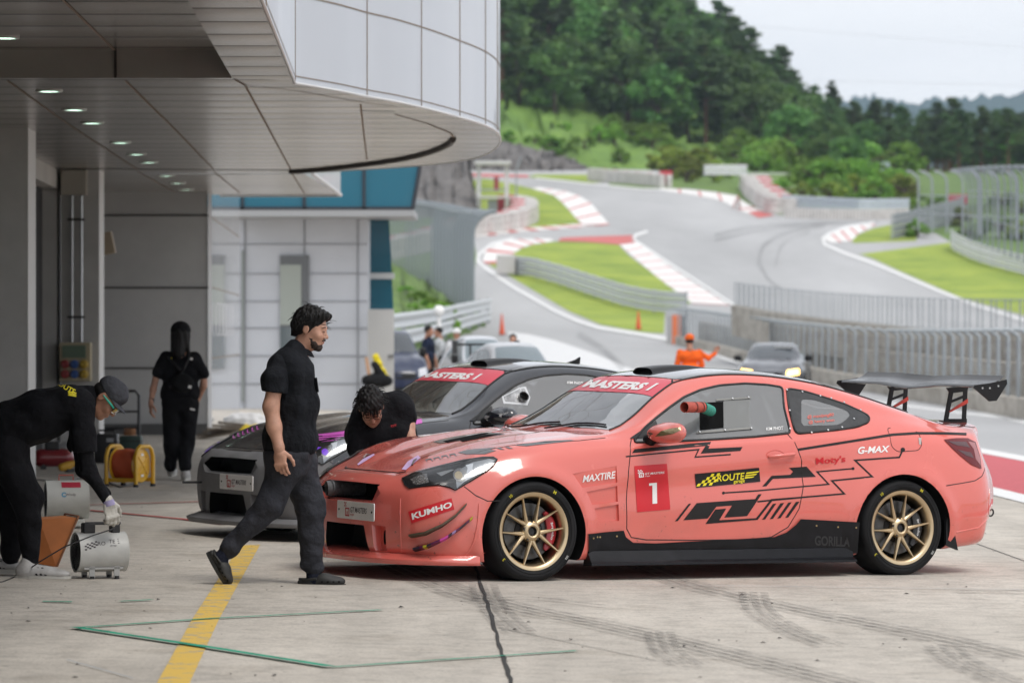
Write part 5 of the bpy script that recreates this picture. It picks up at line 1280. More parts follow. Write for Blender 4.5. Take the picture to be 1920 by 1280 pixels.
sheet('kerb', [A3([(560, 484), (700, 478), (945, 470), (962, 512), (870, 522), (700, 507), (540, 503)])], KRED, 3, kind='structure')
kerb('kerb', A3([(400, 215), (530, 255), (600, 330), (665, 405), (690, 420)]), A3([(440, 207), (600, 232), (700, 272), (760, 340), (822, 412)]), 6, .12)
kerb('kerb', A3([(90, 462), (320, 432), (560, 415), (665, 405)]), A3([(95, 482), (320, 452), (560, 435), (800, 415)]), 6, .4)
kerb('kerb', A3([(1100, 212), (1250, 222), (1400, 237), (1571, 262)]) + A4([(120, 262), (200, 310), (325, 362)]), A3([(1100, 226), (1250, 245), (1420, 275), (1571, 350)]) + A4([(60, 305), (180, 352), (240, 372)]), 7, .12)
sheet('kerb', [A4([(180, 345), (240, 335), (325, 362), (240, 376)])], KRED, 3, kind='structure')
kerb('kerb', A4([(600, 492), (630, 468), (720, 432), (850, 405)]), A4([(640, 512), (750, 500), (790, 455), (880, 415)]), 5, .2)
sheet('kerb', [A3([(60, 132), (250, 138), (380, 142), (380, 156), (250, 152), (60, 150)])], KRED, 3, kind='structure')
WL = lambda pts, wd, nm='track_edge_line': sheet(nm, stroke(pts, wd), PWHITE, 3, kind='structure')
WL(A3([(300, 490), (180, 520), (110, 575), (105, 610), (140, 645), (300, 755), (520, 880), (640, 935), (760, 975), (1000, 1012), (1200, 1050), (1330, 1100), (1540, 1175)]), 5.5)
WL(A4([(870, 400), (720, 425), (620, 465), (590, 490), (600, 520), (700, 565), (860, 622), (1000, 680), (1200, 765), (1420, 852), (1687, 935), (2050, 1040)]), 5)
WL(A3([(950, 500), (965, 470), (1030, 450)]), 5); WL(A3([(420, 158), (700, 190), (1000, 218), (1130, 225)]), 2.5)
kl = A3([(955, 495), (1100, 592), (1260, 695), (1500, 850)]); WL(kl, 4)
# rubbered lines on the track
SK2 = nodemat('track_rubber', lambda N, L, b: (b.inputs['Base Color'].__setattr__('default_value', (.06, .06, .062, 1)), L.new(_ramp(N, L, _noise(N, L, N.new('ShaderNodeNewGeometry').outputs['Position'], .12, 5, .6, (1, .4, 1)), [(.3, (.02, .02, .02)), (.7, (.28, .28, .28))]), b.inputs['Alpha'])))
for pts, wd in ((A4([(0, 470), (200, 430), (500, 405), (800, 395), (900, 392)]), 7), (A4([(0, 500), (250, 445), (560, 412), (850, 402)]), 5), (A4([(240, 640), (260, 540), (340, 480), (460, 440), (600, 418)]), 7), (A4([(330, 640), (360, 540), (420, 490), (520, 450)]), 4), (A4([(250, 640), (300, 720), (360, 760)]), 6), (A3([(650, 1010), (780, 1090), (900, 1200)]), 12)):
 sheet('rubber_line', stroke(smoothpx(pts, 4), wd), SK2, 4, kind='structure')
# ================================================================== pit building
ZC = 3.67
PANEL = nodemat('white_panel', lambda N, L, b: (L.new(_ramp(N, L, _noise(N, L, N.new('ShaderNodeNewGeometry').outputs['Position'], .6, 5, .6, (1, 1, .3)), [(.3, (.44, .465, .51)), (.7, (.51, .535, .58))]), b.inputs['Base Color']), b.inputs['Roughness'].__setattr__('default_value', .32), b.inputs['Coat Weight'].__setattr__('default_value', .35)))
GAP = mat('panel_gap', (.24, .20, .165), .8); GAPD = mat('gap_dark', (.035, .03, .028), .8)
def _soff(period, base):
 def f(N, L, b):
  g = N.new('ShaderNodeNewGeometry').outputs['Position']; sp = N.new('ShaderNodeSeparateXYZ'); L.new(g, sp.inputs[0])
  d = N.new('ShaderNodeMath'); d.operation = 'DIVIDE'; d.inputs[1].default_value = period; L.new(sp.outputs['Y'], d.inputs[0])
  fr = N.new('ShaderNodeMath'); fr.operation = 'FRACT'; L.new(d.outputs[0], fr.inputs[0])
  lt = N.new('ShaderNodeMath'); lt.operation = 'LESS_THAN'; lt.inputs[1].default_value = .10; L.new(fr.outputs[0], lt.inputs[0])
  fl = N.new('ShaderNodeMath'); fl.operation = 'FLOOR'; L.new(d.outputs[0], fl.inputs[0]); wn = N.new('ShaderNodeTexWhiteNoise'); wn.noise_dimensions = '1D'; L.new(fl.outputs[0], wn.inputs['W'])
  v = _ramp(N, L, wn.outputs['Value'], [(0, tuple(c * .82 for c in base)), (1, tuple(c * 1.12 for c in base))])
  n = _ramp(N, L, _noise(N, L, g, 1.2, 5, .6, (.4, 2, 1)), [(.3, (.88, .88, .88)), (.7, (1.05, 1.05, 1.05))])
  c = _mix(N, L, 'MULTIPLY', 1.0, v, n); L.new(_mix(N, L, 'MIX', lt.outputs[0], c, (.06, .055, .05)), b.inputs['Base Color']); b.inputs['Roughness'].default_value = .24; b.inputs['Metallic'].default_value = .72
  om = N.new('ShaderNodeMath'); om.operation = 'SUBTRACT'; om.inputs[0].default_value = 1; L.new(fr.outputs[0], om.inputs[1]); pm = N.new('ShaderNodeMath'); pm.operation = 'MULTIPLY'; L.new(fr.outputs[0], pm.inputs[0]); L.new(om.outputs[0], pm.inputs[1])
  bp = N.new('ShaderNodeBump'); bp.inputs['Distance'].default_value = .06; L.new(pm.outputs[0], bp.inputs['Height']); L.new(bp.outputs[0], b.inputs['Normal'])
 return f
SOFF = nodemat('soffit_planks', _soff(1.0, (.60, .575, .55))); SOFF2 = nodemat('soffit_wide_planks', _soff(1.12, (.62, .59, .56)))
WALL = nodemat('grey_render', lambda N, L, b: (L.new(_ramp(N, L, _noise(N, L, N.new('ShaderNodeNewGeometry').outputs['Position'], .9, 7, .65), [(.3, (.43, .43, .435)), (.7, (.53, .53, .53))]), b.inputs['Base Color']), b.inputs['Roughness'].__setattr__('default_value', .7)))
RENDER = nodemat('column_render', lambda N, L, b: (L.new(_ramp(N, L, _noise(N, L, N.new('ShaderNodeNewGeometry').outputs['Position'], 1.4, 8, .7), [(.3, (.43, .425, .415)), (.7, (.54, .53, .52))]), b.inputs['Base Color']), b.inputs['Roughness'].__setattr__('default_value', .75)))
B = thing('pit_building', 'low pit building with rounded white panelled canopy over the garage doors', 'building', (-3, 40, 0)); BI = Vector((-3, 40, 0))
def bbuild(m, name, mt, par=None, smooth=None, fix=True):
 o = m.build(name, mt, None, smooth, fix); o.data.transform(Matrix.Translation(-BI)); o.parent = par or B; return o
def onc(px, py, z=ZC): r = ray(px, py); t = (z - CAMH) / r.z; return (r.x * t, t)
curve = [(553, 157), (600, 165), (640, 172), (688, 182), (740, 191), (790, 202), (830, 212), (862, 221), (890, 229), (910, 236), (925, 243.5), (934, 251), (938, 260), (936, 270), (926, 281), (905, 292), (880, 298.5), (850, 304), (800, 309.5), (740, 314), (640, 320), (550, 325)]
CP = [onc(*p) for p in curve]
# smooth the plan curve
CS = smoothpx(CP, 4)
inner_x = lambda Y: -2.30 + VD * (Y - 32.9)
outer_x = lambda Y: -1.82 - .029 * (Y - 33.55)
# fascia
rows = []; zs = [ZC, ZC + .06, 4.41, 5.15, 5.89, 6.63]
path = [(outer_x(-25), -25), (outer_x(8), 8), (outer_x(18), 18), (outer_x(26), 26)] + CS + [(-4.5, 52.6)]
m = MB(); m.grid([[(x, y, z) for x, y in path] for z in (ZC, 7.4)]); bbuild(m, 'canopy_fascia', PANEL, None, 50)
m = MB()
for z, hh in ((ZC + .058, .010), (4.41, .014), (5.15, .014), (5.89, .014)):
 m.grid([[(x + .004 * (1 if i < len(path) * .6 else 1), y - .003, zz) for i, (x, y) in enumerate(path)] for zz in (z, z + hh)])
fj = bbuild(m, 'fascia_joints', GAP)
m = MB()
for pxx in (553, 688, 790, 862, 910, 932):
 best = min(range(len(CS)), key=lambda i: abs(HX + FPX * CS[i][0] / CS[i][1] - pxx) + (100 if CS[i][1] > 42.5 else 0)); x, y = CS[best]; x2, y2 = CS[min(best + 1, len(CS) - 1)]; d = math.hypot(x2 - x, y2 - y); tx, ty = (x2 - x) / d, (y2 - y) / d
 m.box((x + ty * .002, y - tx * .002, 5.5), (.006, .010, 3.66), Matrix.Rotation(math.atan2(ty, tx), 3, 'Z'))
for Y in (12, 19, 26): m.box((outer_x(Y) + .002, Y, 5.5), (.012, .012, 3.66))
bbuild(m, 'fascia_joints', mat('joint_soft', (.27, .22, .18), .8))
# drip edge
m = MB(); m.tube([(x, y, ZC + .004) for x, y in path], .014, 6); bbuild(m, 'canopy_drip_edge', mat('edge_white', (.6, .6, .6), .4), None, 60)
# soffit under the rounded canopy
BACKX = lambda Y: -7.6
poly = [(inner_x(32.8) , 32.8)] + [(outer_x(33.2), 33.2)] + CS + [(along(-5.4, 51, 52.3), 52.3), (-12, 52.3), (-12, 32.8)]
def flat(poly, z, name, mt, flip=True):
 m = MB(); m.add([(x, y, z) for x, y in poly], [tuple(range(len(poly)))]); o = bbuild(m, name, mt, None, None, False)
 bm = bmesh.new(); bm.from_mesh(o.data); bmesh.ops.triangulate(bm, faces=bm.faces[:], ngon_method='EAR_CLIP'); bm.to_mesh(o.data); bm.free(); return o
flat(poly, ZC, 'soffit', SOFF)
flat([(inner_x(-25), -25), (outer_x(-25), -25), (outer_x(20), 20), (outer_x(33.2), 33.2), (inner_x(32.8), 32.8), (inner_x(20), 20)], ZC, 'soffit_edge_strip', SOFF2)
flat([(-12, -25), (inner_x(-25) + .01, -25), (inner_x(32.8) + .01, 32.8), (-12, 32.8)], ZC + .23, 'soffit_recess', SOFF2)
m = MB(); m.grid([[(-12, 32.8, ZC - .002), (inner_x(32.8), 32.8, ZC - .002)], [(-12, 32.8, ZC + .23), (inner_x(32.8), 32.8, ZC + .23)]]); bbuild(m, 'recess_beam', mat('beam_grey', (.28, .26, .24), .6, noise=(2, .1)))
m = MB(); m.grid([[(inner_x(-25), -25, ZC), (inner_x(32.8), 32.8, ZC)], [(inner_x(-25), -25, ZC + .23), (inner_x(32.8), 32.8, ZC + .23)]]); bbuild(m, 'recess_side', mat('beam_grey'))
m = MB(); m.box((onc(215, 120, 3.78)[0], 32.79, ZC + .115), (.02, .02, .23)); bbuild(m, 'beam_joint', GAPD)
# farther soffit, ends over the grey wall
flat([(along(-5.3, 51, 52.3), 52.3), (-2.72, 52.3), (-2.60, 60.2), (-4.30, 60.2), (-12, 60.2), (-12, 52.3)], ZC + .0, 'far_soffit', SOFF)
m = MB(); m.grid([[(-2.72, 52.3, ZC - .003), (-2.58, 60.2, ZC - .003)], [(-2.72, 52.3, 5.4), (-2.58, 60.2, 5.4)]]); m.grid([[(-2.58, 60.2, ZC), (-12, 60.2, ZC)], [(-2.58, 60.2, 5.4), (-12, 60.2, 5.4)]]); bbuild(m, 'far_fascia', PANEL)
m = MB(); m.tube([(-2.61, 52.3, ZC), (-2.58, 60.2, ZC), (-4.4, 60.25, ZC)], .03, 6); bbuild(m, 'far_drip_edge', mat('edge_white'))
# gap lines
def cstrip(pts, wd, mt, name, z=ZC - .006, world=False):
 P = pts if world else [onc(*p, z) for p in pts]; L1, L2 = [], []
 for i, p in enumerate(P):
  a, b = P[max(i - 1, 0)], P[min(i + 1, len(P) - 1)]; d = math.hypot(b[0] - a[0], b[1] - a[1]) + 1e-9; n = (-(b[1] - a[1]) / d, (b[0] - a[0]) / d)
  L1.append((p[0] + n[0] * wd / 2, p[1] + n[1] * wd / 2, z)); L2.append((p[0] - n[0] * wd / 2, p[1] - n[1] * wd / 2, z))
 m = MB(); m.grid([L1, L2]); return bbuild(m, name, mt, None, None, False)
BR = mat('seam_brown', (.26, .19, .14), .7)
m = MB(); m.tube([(*onc(*p), ZC - .02) for p in smoothpx([(545, 319), (600, 315), (680, 306), (760, 294), (810, 281), (840, 268), (850, 258)], 3)], .034, 8); bbuild(m, 'soffit_rim', mat('rim_brown', (.07, .055, .045), .6), None, 60)
cstrip([(95, 316), (300, 318), (545, 319.5)], .15, GAPD, 'soffit_gap')
for pts in ([(235, 152), (330, 245), (401, 318)], [(460, 162), (500, 235), (545, 318)], [(14, 152), (130, 235), (258, 318)], [(676, 197), (682, 250), (688, 300)], [(401, 322), (450, 362)], [(258, 322), (330, 362)], [(545, 322), (572, 364)]): cstrip(pts, .018, BR, 'soffit_seam')
cstrip([(438, 149), (460, 161), (560, 172), (680, 193), (740, 200)], .02, BR, 'soffit_seam')
cstrip([(850, 258), (845, 250), (800, 232), (740, 215)], .02, BR, 'soffit_seam')
for x0, x1 in (((112, -5), (215, 95)),): cstrip([x0, x1], .018, BR, 'soffit_seam', ZC + .224)
cstrip([(674, 208), (740, 210)], .05, GAPD, 'soffit_slot')
# ceiling lamps
LAMP = mat('downlight_glow', (.8, .9, .82), .4, emit=((.66, .95, .78), 2.4))
for i, (a, b) in enumerate([(10, 69), (92, 169), (139, 204), (173, 229), (226, 266), (256, 288), (279, 303), (312, 328), (333, 342), (349, 354)]):
 z = ZC + (.23 if i == 0 else 0); x, y = onc(a, b, z); r_ = .105 if i else .10
 d = thing('ceiling_downlight', 'x', 'ceiling light', (x, y, z - .012), group='round downlights in the canopy soffit'); d['label'] = 'round greenish white downlight glowing in the grey canopy soffit'
 m = MB(); m.lathe([(0, .004), (r_ - .012, .004), (r_ - .012, 0)], 20, 'Z'); m.build('diffuser', LAMP, d)
 m = MB(); m.lathe([(r_ - .012, .0), (r_ - .008, -.006), (r_ + .012, -.004), (r_ + .014, .012)], 20, 'Z'); m.build('trim_ring', mat('trim_white', (.5, .5, .48), .4), d, smooth=50)
# columns, lintels, walls
def colm(xr, y0, w_, d_, name):
 m = MB(); m.box((xr - w_ / 2, y0 + d_ / 2, (ZC - .1) / 2 + .0), (w_, d_, ZC + .1), Matrix.Rotation(.033, 3, 'Z')); o = bbuild(m, name, RENDER); m = MB(); m.box((xr + .006, y0 + d_ / 2, ZC / 2), (.012, d_ - .01, ZC + .05), Matrix.Rotation(.033, 3, 'Z')); bbuild(m, 'lit_face_plate', mat('lit_face_pale', (.66, .65, .64), .5)); return o  # added pale plate: daylight on the column's right face put into its colour
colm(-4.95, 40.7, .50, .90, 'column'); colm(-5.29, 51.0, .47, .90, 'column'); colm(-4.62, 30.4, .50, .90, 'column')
for y0, y1 in ((41.6, 51.0), (51.9, 59.0), (31.3, 40.7), (-25, 30.4)):
 xa, xb = along(-5.79, 51, y0), along(-5.79, 51, y1)
 m = MB(); m.add([(xa, y0, 3.43), (xb, y1, 3.43), (xb, y1, ZC), (xa, y0, ZC), (xa - .25, y0, 3.43), (xb - .25, y1, 3.43), (xb - .25, y1, ZC), (xa - .25, y0, ZC)], [(0, 1, 2, 3), (0, 4, 5, 1), (4, 7, 6, 5)]); bbuild(m, 'lintel', mat('lintel_white', (.50, .48, .455), .7, noise=(1.5, .08)))
 m = MB(); m.add([(xa - .2, y0, -.2), (xb - .2, y1, -.2), (xb - .2, y1, 3.43), (xa - .2, y0, 3.43)], [(0, 1, 2, 3)]); bbuild(m, 'garage_shutter', mat('shutter_dark', (.035, .035, .038), .5))
m = MB(); m.box((-5.93, 51.2, 1.7), (.25, .4, 3.44)); bbuild(m, 'door_jamb', RENDER)
m = MB(); m.box((-8.2, 59.4, 1.83), (7.42, .8, 3.72)); bbuild(m, 'end_wall', WALL)
m = MB()
for z in (1.563 + (628 - 404) / 127.1, 1.563 + (628 - 539.5) / 127.1, 1.563 + (628 - 690) / 127.1): m.box((-6.2, 58.99, z), (3.44, .02, .022))
bbuild(m, 'wall_joints', GAPD)
m = MB(); m.box((-6.2, 58.97, .17), (3.42, .03, .17)); bbuild(m, 'skirting', mat('skirting_dark', (.10, .10, .10), .5))
GLOSS = nodemat('gloss_panel', lambda N, L, b: (L.new(_ramp(N, L, _noise(N, L, N.new('ShaderNodeNewGeometry').outputs['Position'], .6, 5, .6), [(.3, (.56, .58, .61)), (.7, (.64, .66, .69))]), b.inputs['Base Color']), b.inputs['Roughness'].__setattr__('default_value', .16), b.inputs['Coat Weight'].__setattr__('default_value', .8)))
m = MB(); m.add([(-4.485, 58.98, -.1), (-4.935, 72.4, -.1), (-4.935, 72.4, 5.4), (-4.485, 58.98, 5.4), (-4.485, 58.99, 5.4), (-9, 58.99, 5.4)], [(0, 1, 2, 3)]); bbuild(m, 'side_wall', GLOSS)
m = MB()
for z in (1.563 + (628 - 404) / 127.1, 1.563 + (628 - 538) / 127.1, 1.563 + (628 - 674) / 127.1): m.add([(-4.482, 58.98, z), (-4.932, 72.4, z), (-4.932, 72.4, z + .02), (-4.482, 58.98, z + .02)], [(0, 1, 2, 3)])
bbuild(m, 'wall_joints', GAP)
for k in range(5):
 y = 62.0 + 1.35 * k; x = -4.48 - .0335 * (y - 59) + .02; m = MB(); m.tube([(x, y, 1.55), (x + .03, y, 1.60), (x + .03, y, 2.02), (x, y, 2.07)], .009, 6); bbuild(m, 'wall_grip', mat('grip_white', (.6, .6, .62), .3), None, 60)
# second wing of the building with blue glass
TW = thing('control_building', 'white panelled building with a band of blue glass above, behind the canopy', 'building', (-4, 80, 0)); bo = BI.copy(); BI = Vector((-4, 80, 0)); B_old = B; B = TW
m = MB(); m.box((-4.54, 82, 2.0), (3.32, 4, 4.1)); bbuild(m, 'wall', mat('lower_panel', (.62, .645, .69), .4, noise=(1, .05)))
m = MB(); s8 = 93.75
for y_ in (458, 513, 565, 615, 667, 719): m.box((-4.5, 79.99, 1.563 + (628 - y_) / s8), (3.2, .03, .016))
for x_ in (459, 571, 671): m.box(((x_ - 960) / s8, 79.985, 2.0), (.022, .03, 3.9))
bbuild(m, 'wall_joints', mat('joint_grey', (.27, .28, .30), .6))
BG = nodemat('blue_glass', lambda N, L, b: (b.inputs['Base Color'].__setattr__('default_value', (.022, .145, .215, 1)), b.inputs['Roughness'].__setattr__('default_value', .12), b.inputs['Coat Weight'].__setattr__('default_value', .6)))
FR = mat('frame_dark', (.03, .035, .045), .4)
def wx(x, Y): return (x - 960) * Y / 7500
m = MB(); m.add([(wx(400, 78), 78, 4.02), (wx(774, 78), 78, 4.02), (wx(800, 78), 78, 5.6), (wx(400, 78), 78, 5.6)], [(0, 1, 2, 3)]); gb_ = bbuild(m, 'glass_band', BG, fix=False)
m = MB()
for x_ in (455, 571, 683): m.box((wx(x_, 78), 77.97, 4.8), (.05, .05, 1.6))
m.tube([(wx(774, 78), 77.97, 4.02), (wx(800, 78), 77.97, 5.6)], .04, 6); m.box((wx(610, 78), 77.97, 4.03), (wx(776, 78) - wx(444, 78), .05, .06)); bbuild(m, 'mullions', FR, gb_)
m = MB(); m.box((wx(600, 78), 79.5, 3.94), (wx(776, 78) - wx(424, 78), 3.1, .13)); bbuild(m, 'sill_band', mat('sill_grey', (.34, .35, .36), .5))
m = MB(); m.box((wx(552, 79.9), 79.96, (1.563 + (628 - 680) / s8 + 3.15) / 2), (.58, .06, 2.15)); wf = bbuild(m, 'window', mat('win_frame', (.17, .18, .19), .4))
m = MB(); m.box((wx(545, 79.9), 79.92, (1.563 + (628 - 612) / s8 + 3.0) / 2), (.42, .03, 1.2)); bbuild(m, 'blind', mat('blind_green', (.42, .46, .42), .6), wf)
m = MB(); m.box((wx(545, 79.9), 79.92, 1.3), (.42, .03, .82)); bbuild(m, 'pane', mat('pane_dark', (.14, .17, .18), .1, coat=1), wf)
m = MB(); m.box((wx(455, 79.9), 79.95, 1.75), (.05, .06, 3.0)); bbuild(m, 'down_pipe', mat('pipe_grey', (.30, .33, .32), .5))
m = MB(); m.add([(wx(692, 80), 80.5, 1.9), (wx(737, 80), 80.5, 1.9), (wx(728, 80), 80.5, 4.0), (wx(692, 80), 80.5, 4.0)], [(0, 1, 2, 3)]); g2 = bbuild(m, 'corner_glass', mat('corner_glass', (.012, .10, .15), .15, coat=.6))
m = MB(); m.box((wx(715, 80), 80.46, 2.75), (.5, .06, .12)); bbuild(m, 'glass_rail', mat('rail_light', (.5, .52, .52), .5), g2)
m = MB(); m.box((wx(716, 80), 79.4, 1.0), (.52, .10, 2.15)); dr = bbuild(m, 'service_door', mat('door_grey', (.44, .44, .43), .5, noise=(1, .05)))
m = MB(); m.box((wx(735, 80), 79.32, 1.15), (.12, .03, .03)); bbuild(m, 'door_handle', mat('handle_dark', (.1, .1, .1), .4), dr)
B = B_old; BI = bo
# fittings on column two
def simple(name, label, cat, loc, **k): return thing(name, label, cat, loc, **k)
def s_at(px, py, Y): p = at(px, py, Y); return (p.x, p.y, p.z)
jb = simple('junction_box', 'beige steel junction box near the top of the second column', 'junction box', s_at(139, 342, 50.9))
m = MB(); m.box((0, 0, 0), (.33, .16, .32), bev=.008); m.build('box', mat('beige_steel', (.40, .37, .32), .5), jb); m = MB(); m.box((0, -.083, 0), (.30, .01, .29), bev=.003); m.build('lid', mat('beige_steel'), jb)
cd = simple('conduit', 'pair of galvanised conduits running down the second column', 'conduit', s_at(143, 500, 50.92))
for dx in (-.055, .065):
 m = MB(); m.cyl((dx, 0, -.97), (dx, 0, .90), .022, 10); m.build('pipe', mat('galvanised', (.50, .51, .53), .35, .9), cd, smooth=60)
for dz in (.60, -.64): m = MB(); m.box((0, -.02, dz), (.22, .03, .03)); m.build('bracket', mat('bracket_dark', (.06, .06, .06), .5), cd)
sp_ = simple('socket_panel', 'beige power panel with red, blue and yellow sockets under the conduits', 'power panel', s_at(142, 678, 50.88))
m = MB(); m.box((0, 0, 0), (.40, .18, .49), bev=.01); m.build('enclosure', mat('panel_beige', (.42, .36, .24), .5), sp_); m = MB(); m.box((-.01, -.095, .13), (.30, .02, .16), bev=.004); m.build('window', mat('panel_green', (.12, .17, .12), .3), sp_)
for i, cn, cc in ((0, 'red', (.28, .03, .03)), (1, 'blue', (.03, .09, .30)), (2, 'yellow', (.45, .30, .03))):
 for j in range(2):
  m = MB(); m.lathe([(0, -.06), (.035, -.06), (.052, -.05), (.056, 0)], 16, 'Y'); m.lathe([(.02, -.064), (.03, -.07), (.035, -.062)], 12, 'Y')
  o = m.build('socket', mat('socket_' + cn, cc, .4), sp_, smooth=40); o.location = (-.125 + .12 * i, -.09, -.03 - .125 * j)
fl = simple('floodlight', 'small tilted beige floodlight on a bracket beside the second column', 'floodlight', s_at(199, 456, 54))
m = MB(); m.box((.02, 0, 0), (.17, .14, .30), Matrix.Rotation(R(-12), 3, 'Y'), bev=.01); m.build('housing', mat('flood_brown', (.36, .29, .21), .5), fl); m = MB(); m.tube([(-.03, 0, -.12), (-.12, 0, -.10), (-.12, 0, .10)], .012, 6); m.build('bracket', mat('flood_brown'), fl)
for px_, py_, h_, nm in ((55, 660, 60, 'paper notice'), (56, 590, 38, 'red strip notice')):
 Y = 40.6 if px_ else 0; o = MB(); o.box((0, 0, 0), (.004, .10, h_ / 184), bev=0); n_ = o.build('wall_notice', mat('paper_' + nm[:3], (.62, .60, .60) if nm[0] == 'p' else (.25, .10, .07), .7)); n_.location = (-4.944 - .0331 * .5, 41.2, 1.563 + (628 - py_) / 184.); tag(n_, 'white paper notice taped to the nearest column' if nm[0] == 'p' else 'narrow reddish notice above the paper sheet on the nearest column', 'notice')
# ================================================================== fences, rails, tyre walls, hill
GALV = mat('galvanised_post', (.34, .37, .39), .45, .4, noise=(8, .1)); GALVL = mat('galvanised_light', (.55, .57, .58), .4, .5)
def mesh_film(name, col, a):
 def f(N, L, b):
  b.inputs['Base Color'].default_value = (*col, 1); b.inputs['Roughness'].default_value = .8; b.inputs['Specular IOR Level'].default_value = .1
  t = N.new('ShaderNodeTexCoord'); n = N.new('ShaderNodeTexNoise'); n.inputs['Scale'].default_value = 3; L.new(t.outputs['Object'], n.inputs['Vector'])
  r = N.new('ShaderNodeMapRange'); r.inputs[3].default_value = a * .8; r.inputs[4].default_value = a * 1.2; L.new(n.outputs['Fac'], r.inputs[0]); L.new(r.outputs[0], b.inputs['Alpha'])
 return nodemat(name, f)
WIRE = mesh_film('wire_mesh', (.16, .18, .19), .15)
def lerp(a, b, t): return a + (b - a) * t
def pl_sample(P, n):
 """n+1 points evenly spaced along a 3D polyline"""
 P = np.array(P, float); d = np.r_[0, np.cumsum(np.linalg.norm(np.diff(P, axis=0), axis=1))]; t = np.linspace(0, d[-1], n + 1)
 return [Vector([np.interp(q, d, P[:, k]) for k in range(3)]) for q in t]
def fence(label, cat, P, n, h, bend=None, r=.03, wire=True, base=0, rails=(), low=None, group=None, h2=None, mt=None, name='catch_fence', film=None, double=0):
 """P: base polyline; posts with optional curved tops; bend=(dx,dy,dz) reach of the bent top"""
 pts = pl_sample(P, n); root = thing(name, label, cat, tuple(pts[0]), group=group); O = pts[0]; mt = mt or GALV
 hh = lambda i: h if h2 is None else lerp(h, h2, i / n)
 tops = []
 def prof(i):
  H = hh(i); p = pts[i] - O
  if bend is None: return [p, p + Vector((0, 0, H))]
  bx = Vector(bend); q = [p, p + Vector((0, 0, H - bx.z * 1.0))]
  for k in range(1, 6): a = k / 5 * math.pi / 2; q.append(p + Vector((bx.x * (1 - math.cos(a)), bx.y * (1 - math.cos(a)), H - bx.z + bx.z * math.sin(a))))
  return q
 me = None
 for i in range(n + 1):
  q = prof(i); m = MB(); m.tube(q, r, 7); 
  if double: m.tube([v + Vector((double, 0, 0)) for v in q[:2]] , r * .8, 6)
  m.build('post', mt, root, smooth=60)
 if rails:
  for z in rails:
   m = MB(); m.tube([pts[i] - O + Vector((0, 0, z * hh(i))) for i in range(n + 1)], r * .55, 6); m.build('rail', mt, root, smooth=60)
 if wire:
  k = max(1, n // 30); m = MB(); rows = [prof(i) for i in range(0, n + 1)]; m.grid(rows); m.build('wire_mesh', film or WIRE, root, fix=False)
 if low:
  m = MB(); w_, z0 = low; rows = []
  for i in range(n + 1):
   a = pts[max(i - 1, 0)]; b = pts[min(i + 1, n)]; d = (b - a); nn = Vector((d.y, -d.x, 0)).normalized() * w_ / 2; p = pts[i] - O
   rows.append([p + nn + Vector((0, 0, -1.2)), p + nn + Vector((0, 0, z0)), p - nn + Vector((0, 0, z0)), p - nn + Vector((0, 0, -1.2))])
  m.grid(rows); m.add(rows[0], [(0, 1, 2, 3)]); m.add(rows[-1], [(0, 1, 2, 3)]); m.build('concrete_base', PWALL, root)
 return root
PWALL = nodemat('weathered_wall', lambda N, L, b: (L.new(_ramp(N, L, _noise(N, L, N.new('ShaderNodeNewGeometry').outputs['Position'], .7, 7, .7, (1, 1, 2.5)), [(.32, (.24, .21, .17)), (.6, (.44, .41, .36))]), b.inputs['Base Color']), b.inputs['Roughness'].__setattr__('default_value', .85)))
def base_pt(px, py, lift=0): X, Y = T(px, py); return (X, Y, terr(X, Y) + lift)
def guardrail(label, P, h, n, name='guard_rail', beams=3, mt=None, fac=1):
 pts = pl_sample(P, n); O = pts[0]; root = thing(name, label, 'guard rail', tuple(O)); bh = h / beams
 for k in range(beams):
  rows = []
  for i, p in enumerate(pts):
   a = pts[max(i - 1, 0)]; b = pts[min(i + 1, n)]; d = b - a; nn = Vector((d.y, -d.x, 0)).normalized() * fac; z0 = .12 + k * bh; q = p - O
   prof = [(0, 0), (.06, .12), (0, .38), (0, .48), (.06, .62), (.06, .74), (0, .9)]
   rows.append([q + nn * (.02 + u) + Vector((0, 0, z0 + v * bh)) for u, v in prof])
  m = MB(); m.grid(rows); m.build('beam', mt or GALVL, root, smooth=30, fix=False)
 for i in range(0, n + 1, 2):
  a = pts[max(i - 1, 0)]; b = pts[min(i + 1, n)]; d = (b - a); nn = Vector((d.y, -d.x, 0)).normalized() * fac; m = MB(); m.box(pts[i] - O - nn * .06 + Vector((0, 0, h * .55)), (.12, .10, h * 1.1)); m.build('post', GALV, root)
 return root
# --- pit wall with bent-top posts (near) : from the orange end block towards the right
pw = [base_pt(*p) for p in [(1272, 646), (1340, 662), (1400, 679), (1480, 702), (1564, 722), (1680, 742), (1807, 764), (1920, 784), (2010, 798)]]
pts = pl_sample(pw, 300)
root = fence('weathered low pit wall carrying a row of grey posts bent over at the top', 'fence', pw, 46, 1.90, None, .02, wire=False, low=(.35, .42), name='pit_wall_fence')
for o in [c for c in root.children if c.name.startswith('post')]: bpy.data.objects.remove(o)
dpx = np.array([(p.x / p.y) for p in pts]); 
# posts spaced evenly along the wall in metres
P_ = pl_sample(pw, 62); O = Vector(root.location)
for i, p in enumerate(P_):
 q = p - O + Vector((0, 0, .40)); top = 1.45 if p.y < 150 else 1.45
 m = MB(); bx = Vector((-.26, -.05, 0)); m.tube([q, q + Vector((0, 0, top - .14))] + [q + Vector((-.16 * math.sin(a) * 1.2, -.0, top - .14 + .14 * (math.sin(a * 1.0)))) for a in (.5, 1.1, 1.57)] + [q + Vector((-.34, 0, top - .0))], .045, 8); m.build('post', GALV, root, smooth=60)
m = MB(); m.grid([[p - O + Vector((0, .3, .3)) for p in P_], [p - O + Vector((0, .3, 1.62)) for p in P_]]); m.build('wire_mesh', WIRE, root, fix=False)
